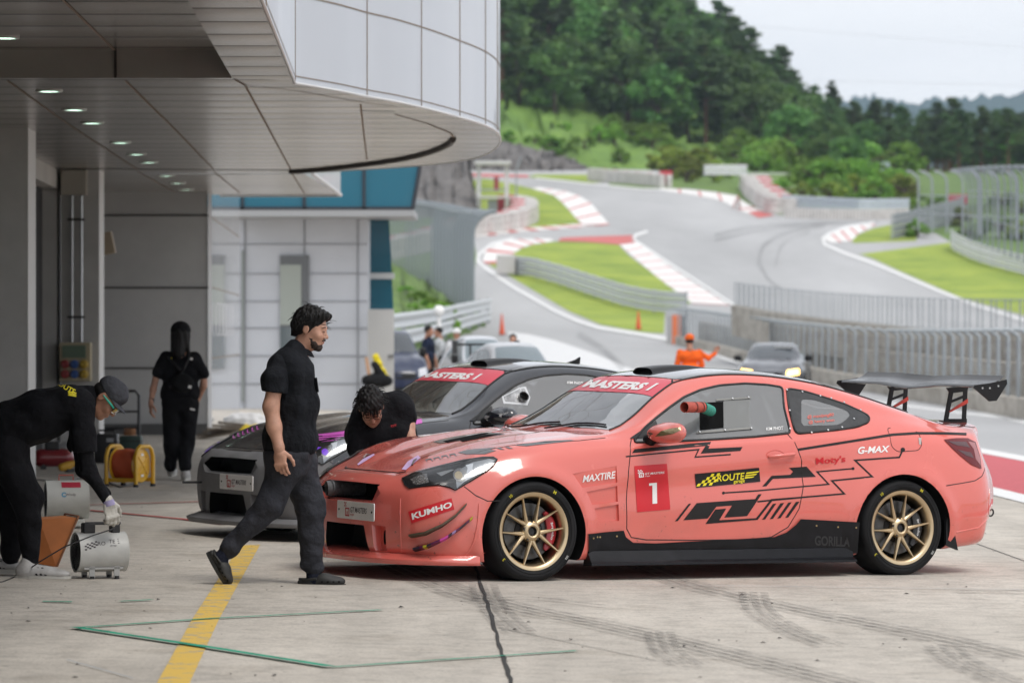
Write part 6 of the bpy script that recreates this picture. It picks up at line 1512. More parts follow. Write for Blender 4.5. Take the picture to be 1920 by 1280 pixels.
# back wall of the pit wall platform (weathered concrete seen between the posts)
bw = fence('stained concrete parapet standing behind the bent posts of the pit wall', 'wall', [(p[0] + 1.3, p[1] + 2.6, terr(p[0] + 1.3, p[1] + 2.6)) for p in pw], 40, .1, None, .01, wire=False, low=(.3, 1.10), name='parapet_wall')
for o in [c for c in bw.children if c.name.startswith('post')]: bpy.data.objects.remove(o)
ob = thing('wall_end_block', 'orange painted end block where the pit wall begins', 'barrier', base_pt(1268, 645)); m = MB(); m.box((0, 0, .7), (.42, .35, 1.5), bev=.03); m.build('orange_pad', mat('orange_pad', (.75, .20, .08), .6), ob); m = MB(); m.box((.36, .05, .7), (.28, .4, 1.45)); m.build('dark_pad', mat('pad_dark', (.08, .08, .09), .6), ob)
m = MB(); m.box((-.36, .05, .7), (.26, .4, 1.45)); m.build('grey_pad', mat('pad_grey', (.4, .4, .4), .6), ob)
# --- second wall with thin double posts
w2 = []
for a, b, Y in [(1378, 572, 160), (1450, 585, 148), (1560, 600, 135), (1700, 614, 122), (1840, 622, 112), (2000, 628, 103)]: p = at(a, b, Y); w2.append((p.x, p.y, p.z))
f2 = fence('long straight fence of thin grey double posts on a concrete ledge before the track', 'fence', w2, 36, .92, None, .022, wire=True, name='ledge_fence', film=mesh_film('fine_mesh', (.16, .18, .19), .09), double=.14, rails=(.98, .04), low=(.3, 0.0))
# --- guard rails
gp = [base_pt(*p) for p in A3([(300, 690), (400, 700), (560, 745), (720, 800), (900, 860), (1040, 890), (1180, 905), (1240, 905)])]
guardrail('triple steel guard rail crossing the grass island towards the pit wall', gp, 1.25, 26)
ec = thing('rail_end_pad', 'white padded rail end with a dark gap at the tip of the grass island', 'barrier', gp[0]); m = MB(); m.box((-.5, 0, .75), (1.3, .6, 1.3), bev=.08); m.build('pad', mat('pad_white', (.55, .53, .52), .7), ec); m = MB(); m.box((.45, -.1, .55), (.7, .5, 1.0), bev=.05); m.build('dark_gap', mat('pad_dark'), ec)
gp2 = [base_pt(*p) for p in A4([(1290, 540), (1310, 560), (1400, 605), (1500, 640), (1687, 690), (2000, 760)])]
guardrail('curved white guard rail edging the grass on the far right', gp2, 1.35, 20, mt=mat('rail_white', (.62, .63, .64), .4, .3))
gp3 = [tuple(at(a, b, Y)) for a, b, Y in ((700, 668, 92), (760, 655, 100), (820, 640, 112), (870, 622, 128), (918, 606, 150))]
guardrail('steel guard rail on the left of the pit exit behind the parked cars', gp3, .85, 14, beams=2)
guardrail('low steel rail beyond the track with tyre stacks in front', [tuple(base_pt(*p, .3)) for p in A4([(370, 350), (560, 362), (800, 375), (1060, 372)])], 1.2, 18, beams=3, mt=mat('rail_bluish', (.50, .55, .60), .5, .3))
guardrail('short grey rail behind the yellow bushes', [tuple(base_pt(*p, 1.0)) for p in A3([(1340, 205), (1450, 205), (1571, 205)])], 1.0, 8, beams=2)
guardrail('dark rail with closely set posts right of the kerb end', [tuple(base_pt(*p, 0)) for p in A4([(970, 495), (1080, 470), (1200, 440), (1370, 390)])], 1.9, 30, beams=4, mt=mat('rail_dim', (.25, .27, .29), .5, .3))
# --- tyre walls
def tyre_wall(label, P, h, w_, n, top=(.6, .6, .58), red=True):
 pts = pl_sample(P, n); O = pts[0]; root = thing('tyre_wall', label, 'tyre barrier', tuple(O)); rw = mat('tyre_wall_white', (.55, .53, .51), .7, noise=(1.5, .15)); rr = mat('tyre_wall_red', (.48, .06, .08), .7)
 for i in range(n):
  p = (pts[i] + pts[i + 1]) / 2 - O; d = pts[i + 1] - pts[i]; L_ = d.length
  m = MB(); m.lathe([(0, h), (L_ * .46, h), (L_ * .54, h - .05), (L_ * .50, h * .66), (L_ * .54, h * .62), (L_ * .50, h * .34), (L_ * .54, h * .3), (L_ * .54, -.3)], 12, 'Z', p); m.build('tyre_stack', rw, root, smooth=40)
  if red:
   nn = Vector((d.y, -d.x, 0)).normalized() * -w_; m = MB(); m.lathe([(0, h - .02), (L_ * .5, h - .02), (L_ * .54, h - .08), (L_ * .54, -.3)], 12, 'Z', p + nn); m.build('tyre_stack', rr if (i // 2) % 2 else rw, root, smooth=40)
 return root
tyre_wall('curved white and red tyre wall around the marshal post on the left', [base_pt(*p) for p in A3([(-400, 600), (-150, 545), (60, 470), (200, 452), (320, 430), (385, 400), (392, 370), (370, 350), (290, 335)])], 1.35, .8, 44)
tyre_wall('white tyre wall across the top of the hill crest', [base_pt(*p) for p in A3([(712, 172), (850, 185), (1000, 198), (1115, 210)])], 1.25, .8, 26)
tyre_wall('white tyre wall with red top dropping beside the kerb', [base_pt(*p) for p in A4([(190, 212), (230, 270), (290, 320), (350, 355)])], 1.3, .8, 22)
tb = tyre_wall('pale bluish tyre row beyond the far side of the track', [base_pt(*p) for p in A4([(380, 372), (600, 380), (850, 384), (1060, 378)])], .85, .5, 40, red=False)
rd = thing('red_marker_board', 'small red board at the end of the white tyre wall on the crest', 'board', base_pt(*A3([(1130, 208)])[0])); m = MB(); m.box((0, 0, .9), (1.2, .3, 1.3), bev=.05); m.build('panel', mat('board_red', (.5, .04, .06), .6), rd)
rb2 = thing('red_marshal_board', 'wide red board behind the tall fence on the right', 'board', tuple(at(*A4([(1330, 272)])[0], 330))); m = MB(); m.box((0, 0, .0), (1.6, .3, .8), bev=.03); m.build('panel', mat('board_red'), rb2); m = MB(); m.cyl((0, .1, -2.0), (0, .1, .4), .06); m.build('post', GALV, rb2)
# --- tall catch fences with curved tops
lf = [tuple(at(a, b, Y)) for a, b, Y in ((716, 500, 262), (760, 520, 235), (810, 545, 205), (850, 575, 178), (886, 604, 152))]
fence('tall grey catch fence with curved post tops behind the blue glass building', 'fence', lf, 26, 4.6, (.9, -.15, .9), .085, h2=4.2, rails=(.99,), film=mesh_film('catch_mesh', (.12, .14, .15), .12), mt=mat('post_dim', (.26, .29, .31), .5, .3))
rf1 = [tuple(at(a, b, Y)) for a, b, Y in ((1722, 432, 250), (1760, 436, 243), (1830, 440, 232), (1900, 446, 222), (1990, 450, 212))]
fence('far row of tall fence posts with curved tops on the right', 'fence', rf1, 8, 3.7, (-.75, 0, .7), .07, rails=(.3, .6), name='catch_fence')
rf2 = [tuple(at(a, b, Y)) for a, b, Y in ((1815, 450, 205), (1845, 462, 195), (1890, 480, 183), (1950, 505, 170))]
fence('nearer tall catch fence with dense mesh at the right edge', 'fence', rf2, 12, 3.6, (-.8, -.1, .8), .05, h2=4.2, rails=(.35, .7), film=mesh_film('catch_mesh'))if False else fence('nearer tall catch fence with dense mesh at the right edge', 'fence', rf2, 12, 3.6, (-.8, -.1, .8), .05, h2=4.4, rails=(.35, .7), film=MATS['catch_mesh'], mt=MATS['post_dim'])
# --- marshal post by the tyre wall
mp_ = thing('marshal_post', 'white framed marshal tower standing by the curved tyre wall', 'marshal post', tuple(at(925, 400, 330)))
for x in (-1.2, 1.1): m = MB(); m.box((x, 0, 1.9), (.34, .3, 4.4)); m.build('leg', mat('post_white', (.62, .62, .62), .5), mp_)
m = MB(); m.box((-.05, 0, 4.15), (3.0, 1.8, .28), bev=.03); m.build('roof', mat('post_white'), mp_); m = MB(); m.box((-.05, 0, 1.3), (2.3, 1.4, .2)); m.build('platform', mat('post_white'), mp_); m = MB(); m.box((-.05, -.6, 1.9), (2.2, .08, .12)); m.box((-.05, .2, .4), (.8, .6, 1.4)); m.build('handrail', GALV, mp_)
m = MB(); m.box((.25, 0, 2.4), (.4, .3, 1.2), bev=.08); m.build('equipment', mat('equip_red', (.35, .06, .07), .6), mp_)
m = MB(); m.tube([(1.9, 0, -.4), (1.9, 0, 3.6), (2.3, 0, 4.6)], .07, 6); m.build('mast', GALV, mp_)
cc_ = thing('distant_sign_tower', 'pale blue grey mast standing among the trees on the right', 'mast', tuple(at(*A4([(930, 215)])[0], 400))); m = MB(); m.box((0, 0, 1), (.9, .5, 3.2), bev=.1); m.build('panel', mat('mast_blue', (.35, .42, .48), .6), cc_)
wb = thing('white_cabin', 'small white marshal cabin behind the far fence', 'cabin', tuple(at(*A4([(1025, 270)])[0], 380))); m = MB(); m.box((0, 0, .6), (2.4, 2, 1.6), bev=.05); m.build('wall', mat('post_white'), wb); m = MB(); m.box((0, 0, 1.5), (2.8, 2.4, .2)); m.build('roof', GALV, wb)

# ------------------------------------------------------------------ banks, rock walls, hill
def landmesh(rows, name, mt, label=None, noise=0, seed=1, sub=4, kind='structure'):
 """rows of (px,py,Y) from near to far, bilinear subdivided with relief"""
 A = np.array([[tuple(at(*p)) for p in r_] for r_ in rows]); nr, nc, _ = A.shape
 R1 = np.linspace(0, nr - 1, (nr - 1) * sub + 1); C1 = np.linspace(0, nc - 1, (nc - 1) * sub * 2 + 1); rs = np.random.RandomState(seed); out = []
 for r_ in R1:
  i = min(int(r_), nr - 2); f = r_ - i; row = []
  for c_ in C1:
   j = min(int(c_), nc - 2); g = c_ - j; p = A[i, j] * (1 - f) * (1 - g) + A[i + 1, j] * f * (1 - g) + A[i, j + 1] * (1 - f) * g + A[i + 1, j + 1] * f * g
   row.append(p + rs.normal(size=3) * noise * (1 if 0 < r_ < nr - 1 else .2))
  out.append(row)
 m = MB(); m.grid(out); o = m.build(name, mt, None, 179, fix=False)
 if kind: tag(o, kind=kind)
 return o, A
bankL, _ = landmesh([[(690, 690, 86), (780, 655, 104), (850, 636, 122), (912, 610, 148), (905, 590, 160)], [(700, 640, 100), (770, 600, 130), (830, 590, 150), (880, 596, 155), (890, 588, 165)], [(700, 500, 240), (750, 508, 225), (800, 535, 205), (850, 568, 180), (886, 596, 158)], [(690, 480, 300), (740, 488, 290), (790, 498, 270), (850, 505, 255), (890, 520, 230)]], 'grass_bank', WILD, noise=.12)
SHOT = nodemat('shotcrete', lambda N, L, b: (L.new(_mix(N, L, 'MULTIPLY', 1.0, _ramp(N, L, _noise(N, L, N.new('ShaderNodeNewGeometry').outputs['Position'], .35, 8, .75, (1, 1, .5)), [(.3, (.085, .080, .078)), (.7, (.22, .205, .195))]), _ramp(N, L, _noise(N, L, N.new('ShaderNodeNewGeometry').outputs['Position'], 1.5, 4, .6, (1.5, 1, .2)), [(.3, (.75, .75, .75)), (.6, (1, 1, 1))])), b.inputs['Base Color']), b.inputs['Roughness'].__setattr__('default_value', .95)))
landmesh([[(700, 415, 322), (790, 412, 322), (850, 408, 324), (890, 405, 326), (898, 404, 328)], [(700, 310, 345), (780, 305, 345), (845, 300, 345), (872, 300, 345), (880, 310, 345)], [(700, 250, 395), (780, 255, 390), (845, 262, 385), (870, 270, 385), (885, 290, 390)]], 'rock_slope', SHOT, noise=.25)
landmesh([[(850, 336, 412), (900, 334, 412), (960, 332, 412), (1020, 331, 414), (1080, 330, 416), (1125, 330, 420)], [(850, 295, 416), (900, 296, 416), (960, 300, 416), (1020, 304, 418), (1075, 312, 420), (1110, 324, 424)], [(850, 262, 440), (900, 258, 436), (960, 268, 436), (1020, 282, 436), (1060, 296, 436), (1100, 315, 436)]], 'retaining_wall', SHOT, noise=.3, sub=5)
cols = [560, 760, 940, 1060, 1200, 1330, 1450, 1580, 1720, 1860, 2010]
H0 = [345, 340, 335, 332, 334, 336, 338, 342, 346, 350, 354]; H1 = [225, 225, 222, 238, 262, 285, 305, 320, 330, 335, 338]
H2 = [20, 20, 30, 72, 128, 192, 248, 300, 328, 333, 335]; H3 = [-60, -60, -40, 10, 80, 160, 225, 282, 318, 326, 328]
hill, HA = landmesh([[(c_, h, 425) for c_, h in zip(cols, H0)], [(c_, h, 462) for c_, h in zip(cols, H1)], [(c_, h, 520) for c_, h in zip(cols, H2)], [(c_, h, 600) for c_, h in zip(cols, H3)]], 'hill', nodemat('hill_undergrowth', _grass((.09, .18, .035), (.20, .33, .060))), noise=.5, sub=5)
hb_ = []
for i in range(len(cols)): p = HA[3][i]; hb_.append(p)
m = MB(); m.grid([[tuple(p) for p in HA[3]], [(p[0], p[1] + 500, p[2] - 60) for p in HA[3]]]); tag(m.build('hill', MATS['hill_undergrowth']), kind='structure')
def mount(name, pts, Y, mt, seed):
 rs = np.random.RandomState(seed); X = np.linspace(pts[0][0], pts[-1][0], 90); Z = np.interp(X, [p[0] for p in pts], [p[1] for p in pts]) + rs.normal(size=90).cumsum() * .25; rows = []
 for k, (dy, f) in enumerate(((0, 0), (60, .25), (140, .55), (230, .82), (320, 1), (500, .7), (900, .0))):
  rows.append([tuple(at(x, 628, Y) + Vector((0, dy, (628 - z) / FPX * (Y + dy) * f + rs.normal() * 1.5 - (20 if f == 0 else 0)))) for x, z in zip(X, Z)])
 m = MB(); m.grid(rows); return tag(m.build(name, mt, None, 179), kind='structure')
MT = mat('mountain_forest', (.030, .075, .080), .95, noise=(.02, .3))
mount('mountain', [(1300, 260), (1600, 232), (1640, 200), (1680, 186), (1720, 183), (1760, 190), (1810, 197), (1850, 186), (1920, 184), (2050, 180)], 2600, MT, 3)
mount('mountain', [(1300, 260), (1560, 250), (1650, 222), (1760, 215), (1830, 208), (1920, 214), (2050, 205)], 1900, MT, 5)

# ------------------------------------------------------------------ trees and bushes
def leafmat(name, a, b_):
 def f(N, L, b):
  oi = N.new('ShaderNodeObjectInfo'); g = N.new('ShaderNodeNewGeometry').outputs['Position']
  c = _ramp(N, L, _noise(N, L, g, .55, 3, .6), [(.32, a), (.68, b_)]); hs = N.new('ShaderNodeHueSaturation'); r = N.new('ShaderNodeMapRange'); r.inputs[3].default_value = .55; r.inputs[4].default_value = 1.35
  L.new(oi.outputs['Random'], r.inputs[0]); L.new(r.outputs[0], hs.inputs['Value']); L.new(c, hs.inputs['Color']); L.new(hs.outputs[0], b.inputs['Base Color']); b.inputs['Roughness'].default_value = .65
  r2 = N.new('ShaderNodeMapRange'); r2.inputs[3].default_value = .485; r2.inputs[4].default_value = .515; L.new(oi.outputs['Random'], r2.inputs[0]); L.new(r2.outputs[0], hs.inputs['Hue'])
  tr = N.new('ShaderNodeBsdfTranslucent'); L.new(hs.outputs[0], tr.inputs[0]); mx_ = N.new('ShaderNodeMixShader'); mx_.inputs[0].default_value = .3; L.new(b.outputs[0], mx_.inputs[1]); L.new(tr.outputs[0], mx_.inputs[2]); L.new(mx_.outputs[0], N['Material Output'].inputs[0])
 return nodemat(name, f)
LEAF = leafmat('broad_leaf', (.045, .130, .028), (.155, .31, .060)); PINE = leafmat('pine_needle', (.042, .095, .032), (.105, .185, .052)); BRIGHT = leafmat('bright_leaf', (.11, .24, .025), (.24, .42, .055)); YBUSH = leafmat('yellow_leaf', (.16, .24, .03), (.34, .42, .06))
BARK = mat('bark', (.10, .075, .055), .9, noise=(6, .3)); PBARK = mat('pine_bark', (.16, .085, .055), .9, noise=(6, .3))
def leaves(m, c, rad, n, s_, rs, flatz=1.0):
 """leaf clump: small tilted faces through a lumpy volume"""
 for _ in range(n):
  d = rs.normal(size=3); d /= np.linalg.norm(d); r = rs.rand() ** .45; p = np.array(c) + d * np.array(rad) * r
  nn = d * .8 + rs.normal(size=3) * .6; nn[2] = nn[2] * flatz + .4; nn /= np.linalg.norm(nn); a = np.cross(nn, rs.normal(size=3)); a /= np.linalg.norm(a); b = np.cross(nn, a); q = s_ * rs.uniform(.6, 1.3)
  m.add([p + a * q, p + b * q * .7, p - a * q, p - b * q * .7], [(0, 1, 2, 3)])
def broadleaf(seed, H, Wd, leaf, bark, n=46, per=70, ls=.34):
 rs = np.random.RandomState(seed); t = MB(); t.tube([(0, 0, -1), (.1, 0, H * .3), (-.1, .1, H * .62)], [.32, .22, .08], 8); cr_ = MB()
 for k in range(6): a = rs.rand() * 6.28; z = H * rs.uniform(.25, .5); t.tube([(0, 0, z), (math.cos(a) * Wd * .3, math.sin(a) * Wd * .3, z + H * .18), (math.cos(a) * Wd * .45, math.sin(a) * Wd * .45, z + H * .28)], [.12, .07, .03], 5)
 for k in range(n):
  a = rs.rand() * 6.28; u = rs.rand(); z = H * (.22 + .74 * u); env = Wd * .5 * math.sin(math.pi * min(.97, .18 + .80 * u)) ** .7 * rs.uniform(.55, 1.05)
  c = (math.cos(a) * env, math.sin(a) * env, z); r_ = rs.uniform(.7, 1.35) * Wd / 7; leaves(cr_, c, (r_, r_, r_ * .75), per, ls, rs)
 return t, cr_
def pine(seed, H, Wd):
 rs = np.random.RandomState(seed); t = MB(); t.tube([(0, 0, -1), (.15 * rs.normal(), 0, H * .5), (.2 * rs.normal(), 0, H)], [.28, .18, .04], 7); cr_ = MB()
 nt_ = 11
 for k in range(nt_):
  u = k / (nt_ - 1); z = H * (.40 + .60 * u); L_ = Wd * .5 * (1 - u) ** .6 * rs.uniform(.7, 1.15) + .3
  for j in range(rs.randint(3, 6)):
   a = rs.rand() * 6.28; e = L_ * rs.uniform(.6, 1.1); tip = (math.cos(a) * e, math.sin(a) * e, z + rs.uniform(-.2, .5)); t.tube([(0, 0, z - .3), tip], [.06, .02], 4)
   for f in (.45, .75, 1.0): leaves(cr_, (tip[0] * f, tip[1] * f, z + (tip[2] - z) * f + .15), (.85, .85, .30), 38, .26, rs, 1.6)
 return t, cr_
def proto(kind, t, cr_, leaf, bark):
 tm = t.mesh('trunk', bark, 60); cm = cr_.mesh('crown', leaf, fix=False); return (kind, tm, cm)
TP = [proto('broadleaf_tree', *broadleaf(s, 10, 8.5, 0, 0), LEAF, BARK) for s in (1, 2, 3, 4, 5)]
PP = [proto('pine_tree', *pine(s, 14, 7), PINE, PBARK) for s in (11, 12, 13, 14)]
BP = [proto('bush', *broadleaf(s, 3.2, 4.2, 0, 0, n=22, per=60, ls=.20), BRIGHT, BARK) for s in (21, 22, 23)]
YP = [proto('shrub', *broadleaf(s, 2.6, 3.0, 0, 0, n=18, per=55, ls=.18), YBUSH, BARK) for s in (31, 32)]
def plant(pr, loc, s_, rz, label, cat, group, sx=1):
 r = thing(pr[0], label, cat, loc, rz, group); r.scale = (s_ * sx, s_ * sx, s_); link('trunk', pr[1], r); link('crown', pr[2], r); return r
hbv = BVHTree.FromPolygons([v.co for v in hill.data.vertices], [p.vertices[:] for p in hill.data.polygons])
def hz(x, y):
 h = hbv.ray_cast(Vector((x, y, 300)), Vector((0, 0, -1))); return h[0].z if h[0] is not None else None
rt_ = np.random.RandomState(5); placed = []; nT = 0
ZONE = [('upper slope of the hill', 0), ('middle of the hill', 1), ('foot of the hill', 2)]
for row, (Yb, nrow, y0) in enumerate([(474, 22, 0), (486, 24, 0), (500, 26, 0), (514, 26, 0), (530, 29, 0), (548, 29, 0), (568, 29, 0), (590, 27, 0)]):
 for k in range(nrow):
  Y = Yb + rt_.uniform(-6, 6); pxx = 900 + (2000 - 900) * (k + rt_.uniform(.1, .9)) / nrow; X = (pxx - 960) / 7500 * Y; z = hz(X, Y)
  if z is None: continue
  isp = rt_.rand() < (.25 if row < 3 else .55) or pxx > 1640
  pr = (PP if isp else TP)[rt_.randint(4 if isp else 5)]; s_ = rt_.uniform(.75, 1.12) * (1.0 if not isp else .92) * (.60 if pxx > 1640 else min(1, max(.55, 1 - (pxx - 1340) / 560)))
  lb = ('dark pine' if isp else 'rounded green broadleaf tree') + (' on the skyline of the wooded hill' if row > 5 else (' low on the wooded hill' if row < 2 else ' in the middle of the wooded hill'))
  if pxx > 1640: lb = ('dark pine' if isp else 'rounded green tree') + ' in the belt below the distant mountains'
  plant(pr, (X, Y, z - .3), s_, rt_.rand() * 6.28, lb, 'tree', ('pines' if isp else 'broadleaf trees') + lb.split('pine')[-1].split('broadleaf tree')[-1].split('green tree')[-1], rt_.uniform(.9, 1.2))
for (pxx, top, Yb, s_) in ((1465, 95, 560, 1.0), (1785, 192, 500, .8), (1560, 158, 560, .6), (1345, 10, 575, 1.0)):
 X = (pxx - 960) / 7500 * Yb; plant(PP[rt_.randint(4)], (X, Yb, CAMH + (628 - top) / 7500 * Yb - 14 * s_), s_, 1, 'single tall pine standing above its neighbours on the skyline', 'tree', 'tall pines on the skyline', .9)
for k in range(34):
 pxx = rt_.uniform(1600, 1960); Y = rt_.uniform(455, 520); X = (pxx - 960) / 7500 * Y; isp = rt_.rand() < .6; pr = (PP if isp else TP)[rt_.randint(4)]; lb = ('dark pine' if isp else 'rounded green tree') + ' in the belt below the distant mountains'; plant(pr, (X, Y, hz(X, Y) - .4), rt_.uniform(.36, .62), rt_.rand() * 6.28, lb, 'tree', ('pines' if isp else 'broadleaf trees') + ' in the belt below the distant mountains', rt_.uniform(1, 1.3))
def scatter(n, xr, Yr, prs, label, group, sr, zfn, cat='bush'):
 for k in range(n):
  Y = rt_.uniform(*Yr); pxx = rt_.uniform(*xr); X = (pxx - 960) / 7500 * Y; z = zfn(X, Y)
  if z is None: continue
  plant(prs[rt_.randint(len(prs))], (X, Y, z - .2), rt_.uniform(*sr), rt_.rand() * 6.28, label, cat, group, rt_.uniform(1, 1.3))
scatter(36, (930, 1480), (432, 466), BP, 'bright green bush on the open bank below the wood', 'bushes on the open bank', (.35, .75), hz)
scatter(34, (1380, 1700), (425, 460), BP, 'green bush at the foot of the hill by the track', 'bushes at the foot of the hill', (.6, 1.25), hz)
tz = lambda X, Y: terr(X, Y)
scatter(22, (1460, 1700), (352, 395), BP + YP, 'leafy young shrub in the rough ground beyond the far tyre row', 'shrubs in the rough ground', (.55, 1.0), tz, 'shrub')
scatter(9, (1250, 1340), (388, 410), YP, 'yellow green sapling on the crest behind the tyre wall', 'saplings on the crest', (.8, 1.25), tz, 'shrub')
scatter(12, (1700, 1920), (300, 380), YP + BP, 'low bush seen through the tall fence on the right', 'bushes behind the tall fence', (.4, .7), tz)
for (a, b, Y, s_) in ((1590, 340, 395, 1.7), (1545, 300, 430, 1.7), (1480, 290, 440, 2.0)): p = at(a, b + 12, Y); plant(TP[rt_.randint(5)], (p.x, p.y, p.z), s_ * .3, 0, 'small rounded tree in front of the dark wood edge', 'tree', 'small trees before the wood', 1.1)
for k in range(16):
 a = rt_.uniform(722, 838); u = rt_.rand(); b = lerp(520, 600, (a - 722) / 116) + 60 * u * (1 - (a - 722) / 200); Y = lerp(215, 150, (a - 722) / 116) - 40 * u; p = at(a, b, Y)
 plant(BP[rt_.randint(3)], (p.x, p.y, p.z - .2), rt_.uniform(.14, .32), 0, 'low green bush on the bank beside the glass corner', 'bush', 'bushes on the left bank', 1.3)
# overhead line
for dy in (0, 100):
 m = MB(); m.tube([tuple(at(1100, 15 + dy, 500)), tuple(at(1400, 48 + dy, 480)), tuple(at(1950, 92 + dy * .7, 460))], .012, 5); o = m.build('power_line', mat('cable_grey', (.2, .2, .2), .6)); tag(o, 'thin overhead line crossing the sky ' + ('lower down near the mountains' if dy else 'above the wood'), 'power line')
# ------------------------------------------------------------------ air
def _haze(N, L, b): 
 N.remove(b); v = N.new('ShaderNodeVolumePrincipled'); v.inputs['Color'].default_value = (.70, .84, 1.0, 1); v.inputs['Density'].default_value = .00013; v.inputs['Anisotropy'].default_value = .2
 L.new(v.outputs[0], N['Material Output'].inputs['Volume'])
hm = bpy.data.materials.new('haze_air'); hm.use_nodes = True; _haze(hm.node_tree.nodes, hm.node_tree.links, hm.node_tree.nodes['Principled BSDF'])
if HAZE:
 m = MB(); m.box((0, 1640, 75), (3000, 3800, 340)); o = m.build('haze', hm); tag(o, kind='stuff')
# ================================================================== people
SKIN = mat('skin', (.50, .27, .19), .5, noise=(22, .16), bump=(90, .0012)); SKIND = mat('skin_tan', (.40, .20, .13), .5, noise=(22, .16), bump=(90, .0012)); HAIR = mat('black_hair', (.008, .007, .007), .6, spec=.25); BEARD = mat('beard', (.035, .022, .018), .85, noise=(120, .5))
def cloth(name, col, rough=.85, sheen=.1): return mat(name, col, rough, spec=.14, noise=(5, .25), bump=(11, .035))
SHB = cloth('black_cotton', (.010, .011, .014)); TSH = cloth('black_tshirt', (.008, .008, .010)); PANT = cloth('charcoal_trousers', (.030, .031, .038), .75); PANTB = cloth('black_trousers', (.009, .009, .011)); GLV = cloth('white_glove', (.62, .60, .55), .9)
def head_mesh():
 P = [('e', (-.012, 0, .042), (.095, .076, .082), None, .02), ('e', (.028, 0, -.025), (.064, .060, .088), None, .03), ('e', (.034, 0, -.078), (.048, .048, .036), None, .025), ('e', (.066, 0, -.096), (.020, .022, .017), None, .015),
         ('c', (.088, 0, .006), (.106, 0, -.026), .0075, .0115, .010), ('e', (.098, .011, -.031), (.009, .007, .006), None, .006), ('e', (.098, -.011, -.031), (.009, .007, .006), None, .006),
         ('c', (.080, -.032, .024), (.080, .032, .024), .012, .012, .014), ('e', (.060, .038, -.026), (.027, .022, .024), None, .02), ('e', (.060, -.038, -.026), (.027, .022, .024), None, .02),
         ('-e', (.099, .031, .006), (.010, .016, .009), None, .010), ('-e', (.099, -.031, .006), (.010, .016, .009), None, .010),
         ('e', (.080, .031, .006), (.012, .013, .009), None, .004), ('e', (.080, -.031, .006), (.012, .013, .009), None, .004),
         ('c', (.0885, -.017, -.055), (.0885, .017, -.055), .0055, .0055, .005), ('c', (.0875, -.015, -.064), (.0875, .015, -.064), .006, .006, .005),
         ('c', (-.022, 0, -.05), (-.045, 0, -.165), .056, .060, .03)]
 for s in (-1, 1): P += [('e', (-.012, s * .077, -.002), (.020, .008, .031), None, .006), ('-e', (-.008, s * .086, 0), (.010, .005, .018), None, .004)]
 return sdf_mesh('head', P, .0044, SKIN, k=.02, blur=1, part=False)
HEADM = head_mesh()
def frame_m(o, f, u):
 f = Vector(f).normalized(); u = Vector(u); l = u.cross(f).normalized(); u = f.cross(l)
 return Matrix(((f.x, l.x, u.x, o[0]), (f.y, l.y, u.y, o[1]), (f.z, l.z, u.z, o[2]), (0, 0, 0, 1)))
def put_head(root, o, f, u, s=1.0, skin=None, hair=None, beard=False, glasses=None, brow=True):
 M = frame_m(o, f, u) @ Matrix.Scale(s, 4); me = HEADM.copy(); me.materials[0] = skin or SKIN; h = link('head', me, root); h.matrix_local = M
 if brow:
  for sg in (-1, 1):
   m = MB(); m.tube([(.089, sg * .014, .028), (.0925, sg * .030, .032), (.080, sg * .047, .026)], [.003, .0038, .002], 6); m.build('eyebrow', HAIR, h)
   m = MB(); m.tube([(.0915, sg * .019, .0055), (.0935, sg * .031, .0035), (.086, sg * .044, .005)], [.0018, .0028, .0015], 6); m.build('eye', mat('eye_dark', (.012, .008, .007), .2), h)
  m = MB(); m.tube([(.091, -.017, -.0595), (.0945, 0, -.0595), (.091, .017, -.0595)], [.002, .0035, .002], 6); m.build('mouth', mat('lips', (.32, .10, .08), .5), h)
 if beard:
  bp_ = [('e', (.036, 0, -.080), (.0515, .0515, .039), None, .02), ('e', (.068, 0, -.098), (.023, .026, .020), None, .015), ('c', (.020, .052, -.045), (.045, .040, -.075), .012, .014, .02), ('c', (.020, -.052, -.045), (.045, -.040, -.075), .012, .014, .02)]
  sdf_mesh('beard', bp_, .0045, BEARD, h, k=.015, blur=0, noise=vnoise(4, 260, .0016), cut=lambda P: np.maximum(P[..., 2] + .050 + .35 * np.clip(P[..., 0] - .045, 0, 1), -(P[..., 2] + .2)))
  m = MB(); m.tube([(.090, -.024, -.052), (.0975, -.010, -.045), (.099, 0, -.0445), (.0975, .010, -.045), (.090, .024, -.052)], [.003, .005, .005, .005, .003], 7); m.build('moustache', BEARD, h)
 if glasses:
  m = MB()
  for sg in (-1, 1): m.tube([(.098 + .003 * math.cos(a), sg * .031 + .022 * math.cos(a), .004 + .016 * math.sin(a)) for a in [2 * math.pi * k / 16 for k in range(16)]], .0018, 6, closed=True); m.tube([(.098, sg * .052, .008), (.0, sg * .083, .008)], .002, 6)
  m.tube([(.101, -.009, .006), (.101, .009, .006)], .0018, 6); m.build('spectacles', mat('spectacle_black', (.02, .02, .02), .3), h)
 if hair: hair(h)
 return h
def strands(h, n, area, length, seed, dirf, r=.0022, mt=None):
 """loose locks over the hair mass"""
 rs = np.random.RandomState(seed); m = MB()
 for _ in range(n):
  c, nn = area(rs); d = Vector(dirf(rs, c, nn)).normalized(); L_ = length * rs.uniform(.6, 1.3); c = Vector(c); pts = []
  for k in range(5):
   t = k / 4; pts.append(c + d * L_ * t + Vector((0, 0, -.5 * L_ * t * t)) * .4 + Vector(nn) * .010 * math.sin(t * 3.1))
  m.tube(pts, [r, r * 1.3, r * 1.1, r * .8, r * .2], 4)
 return m.build('hair_locks', mt or HAIR, h, smooth=80)
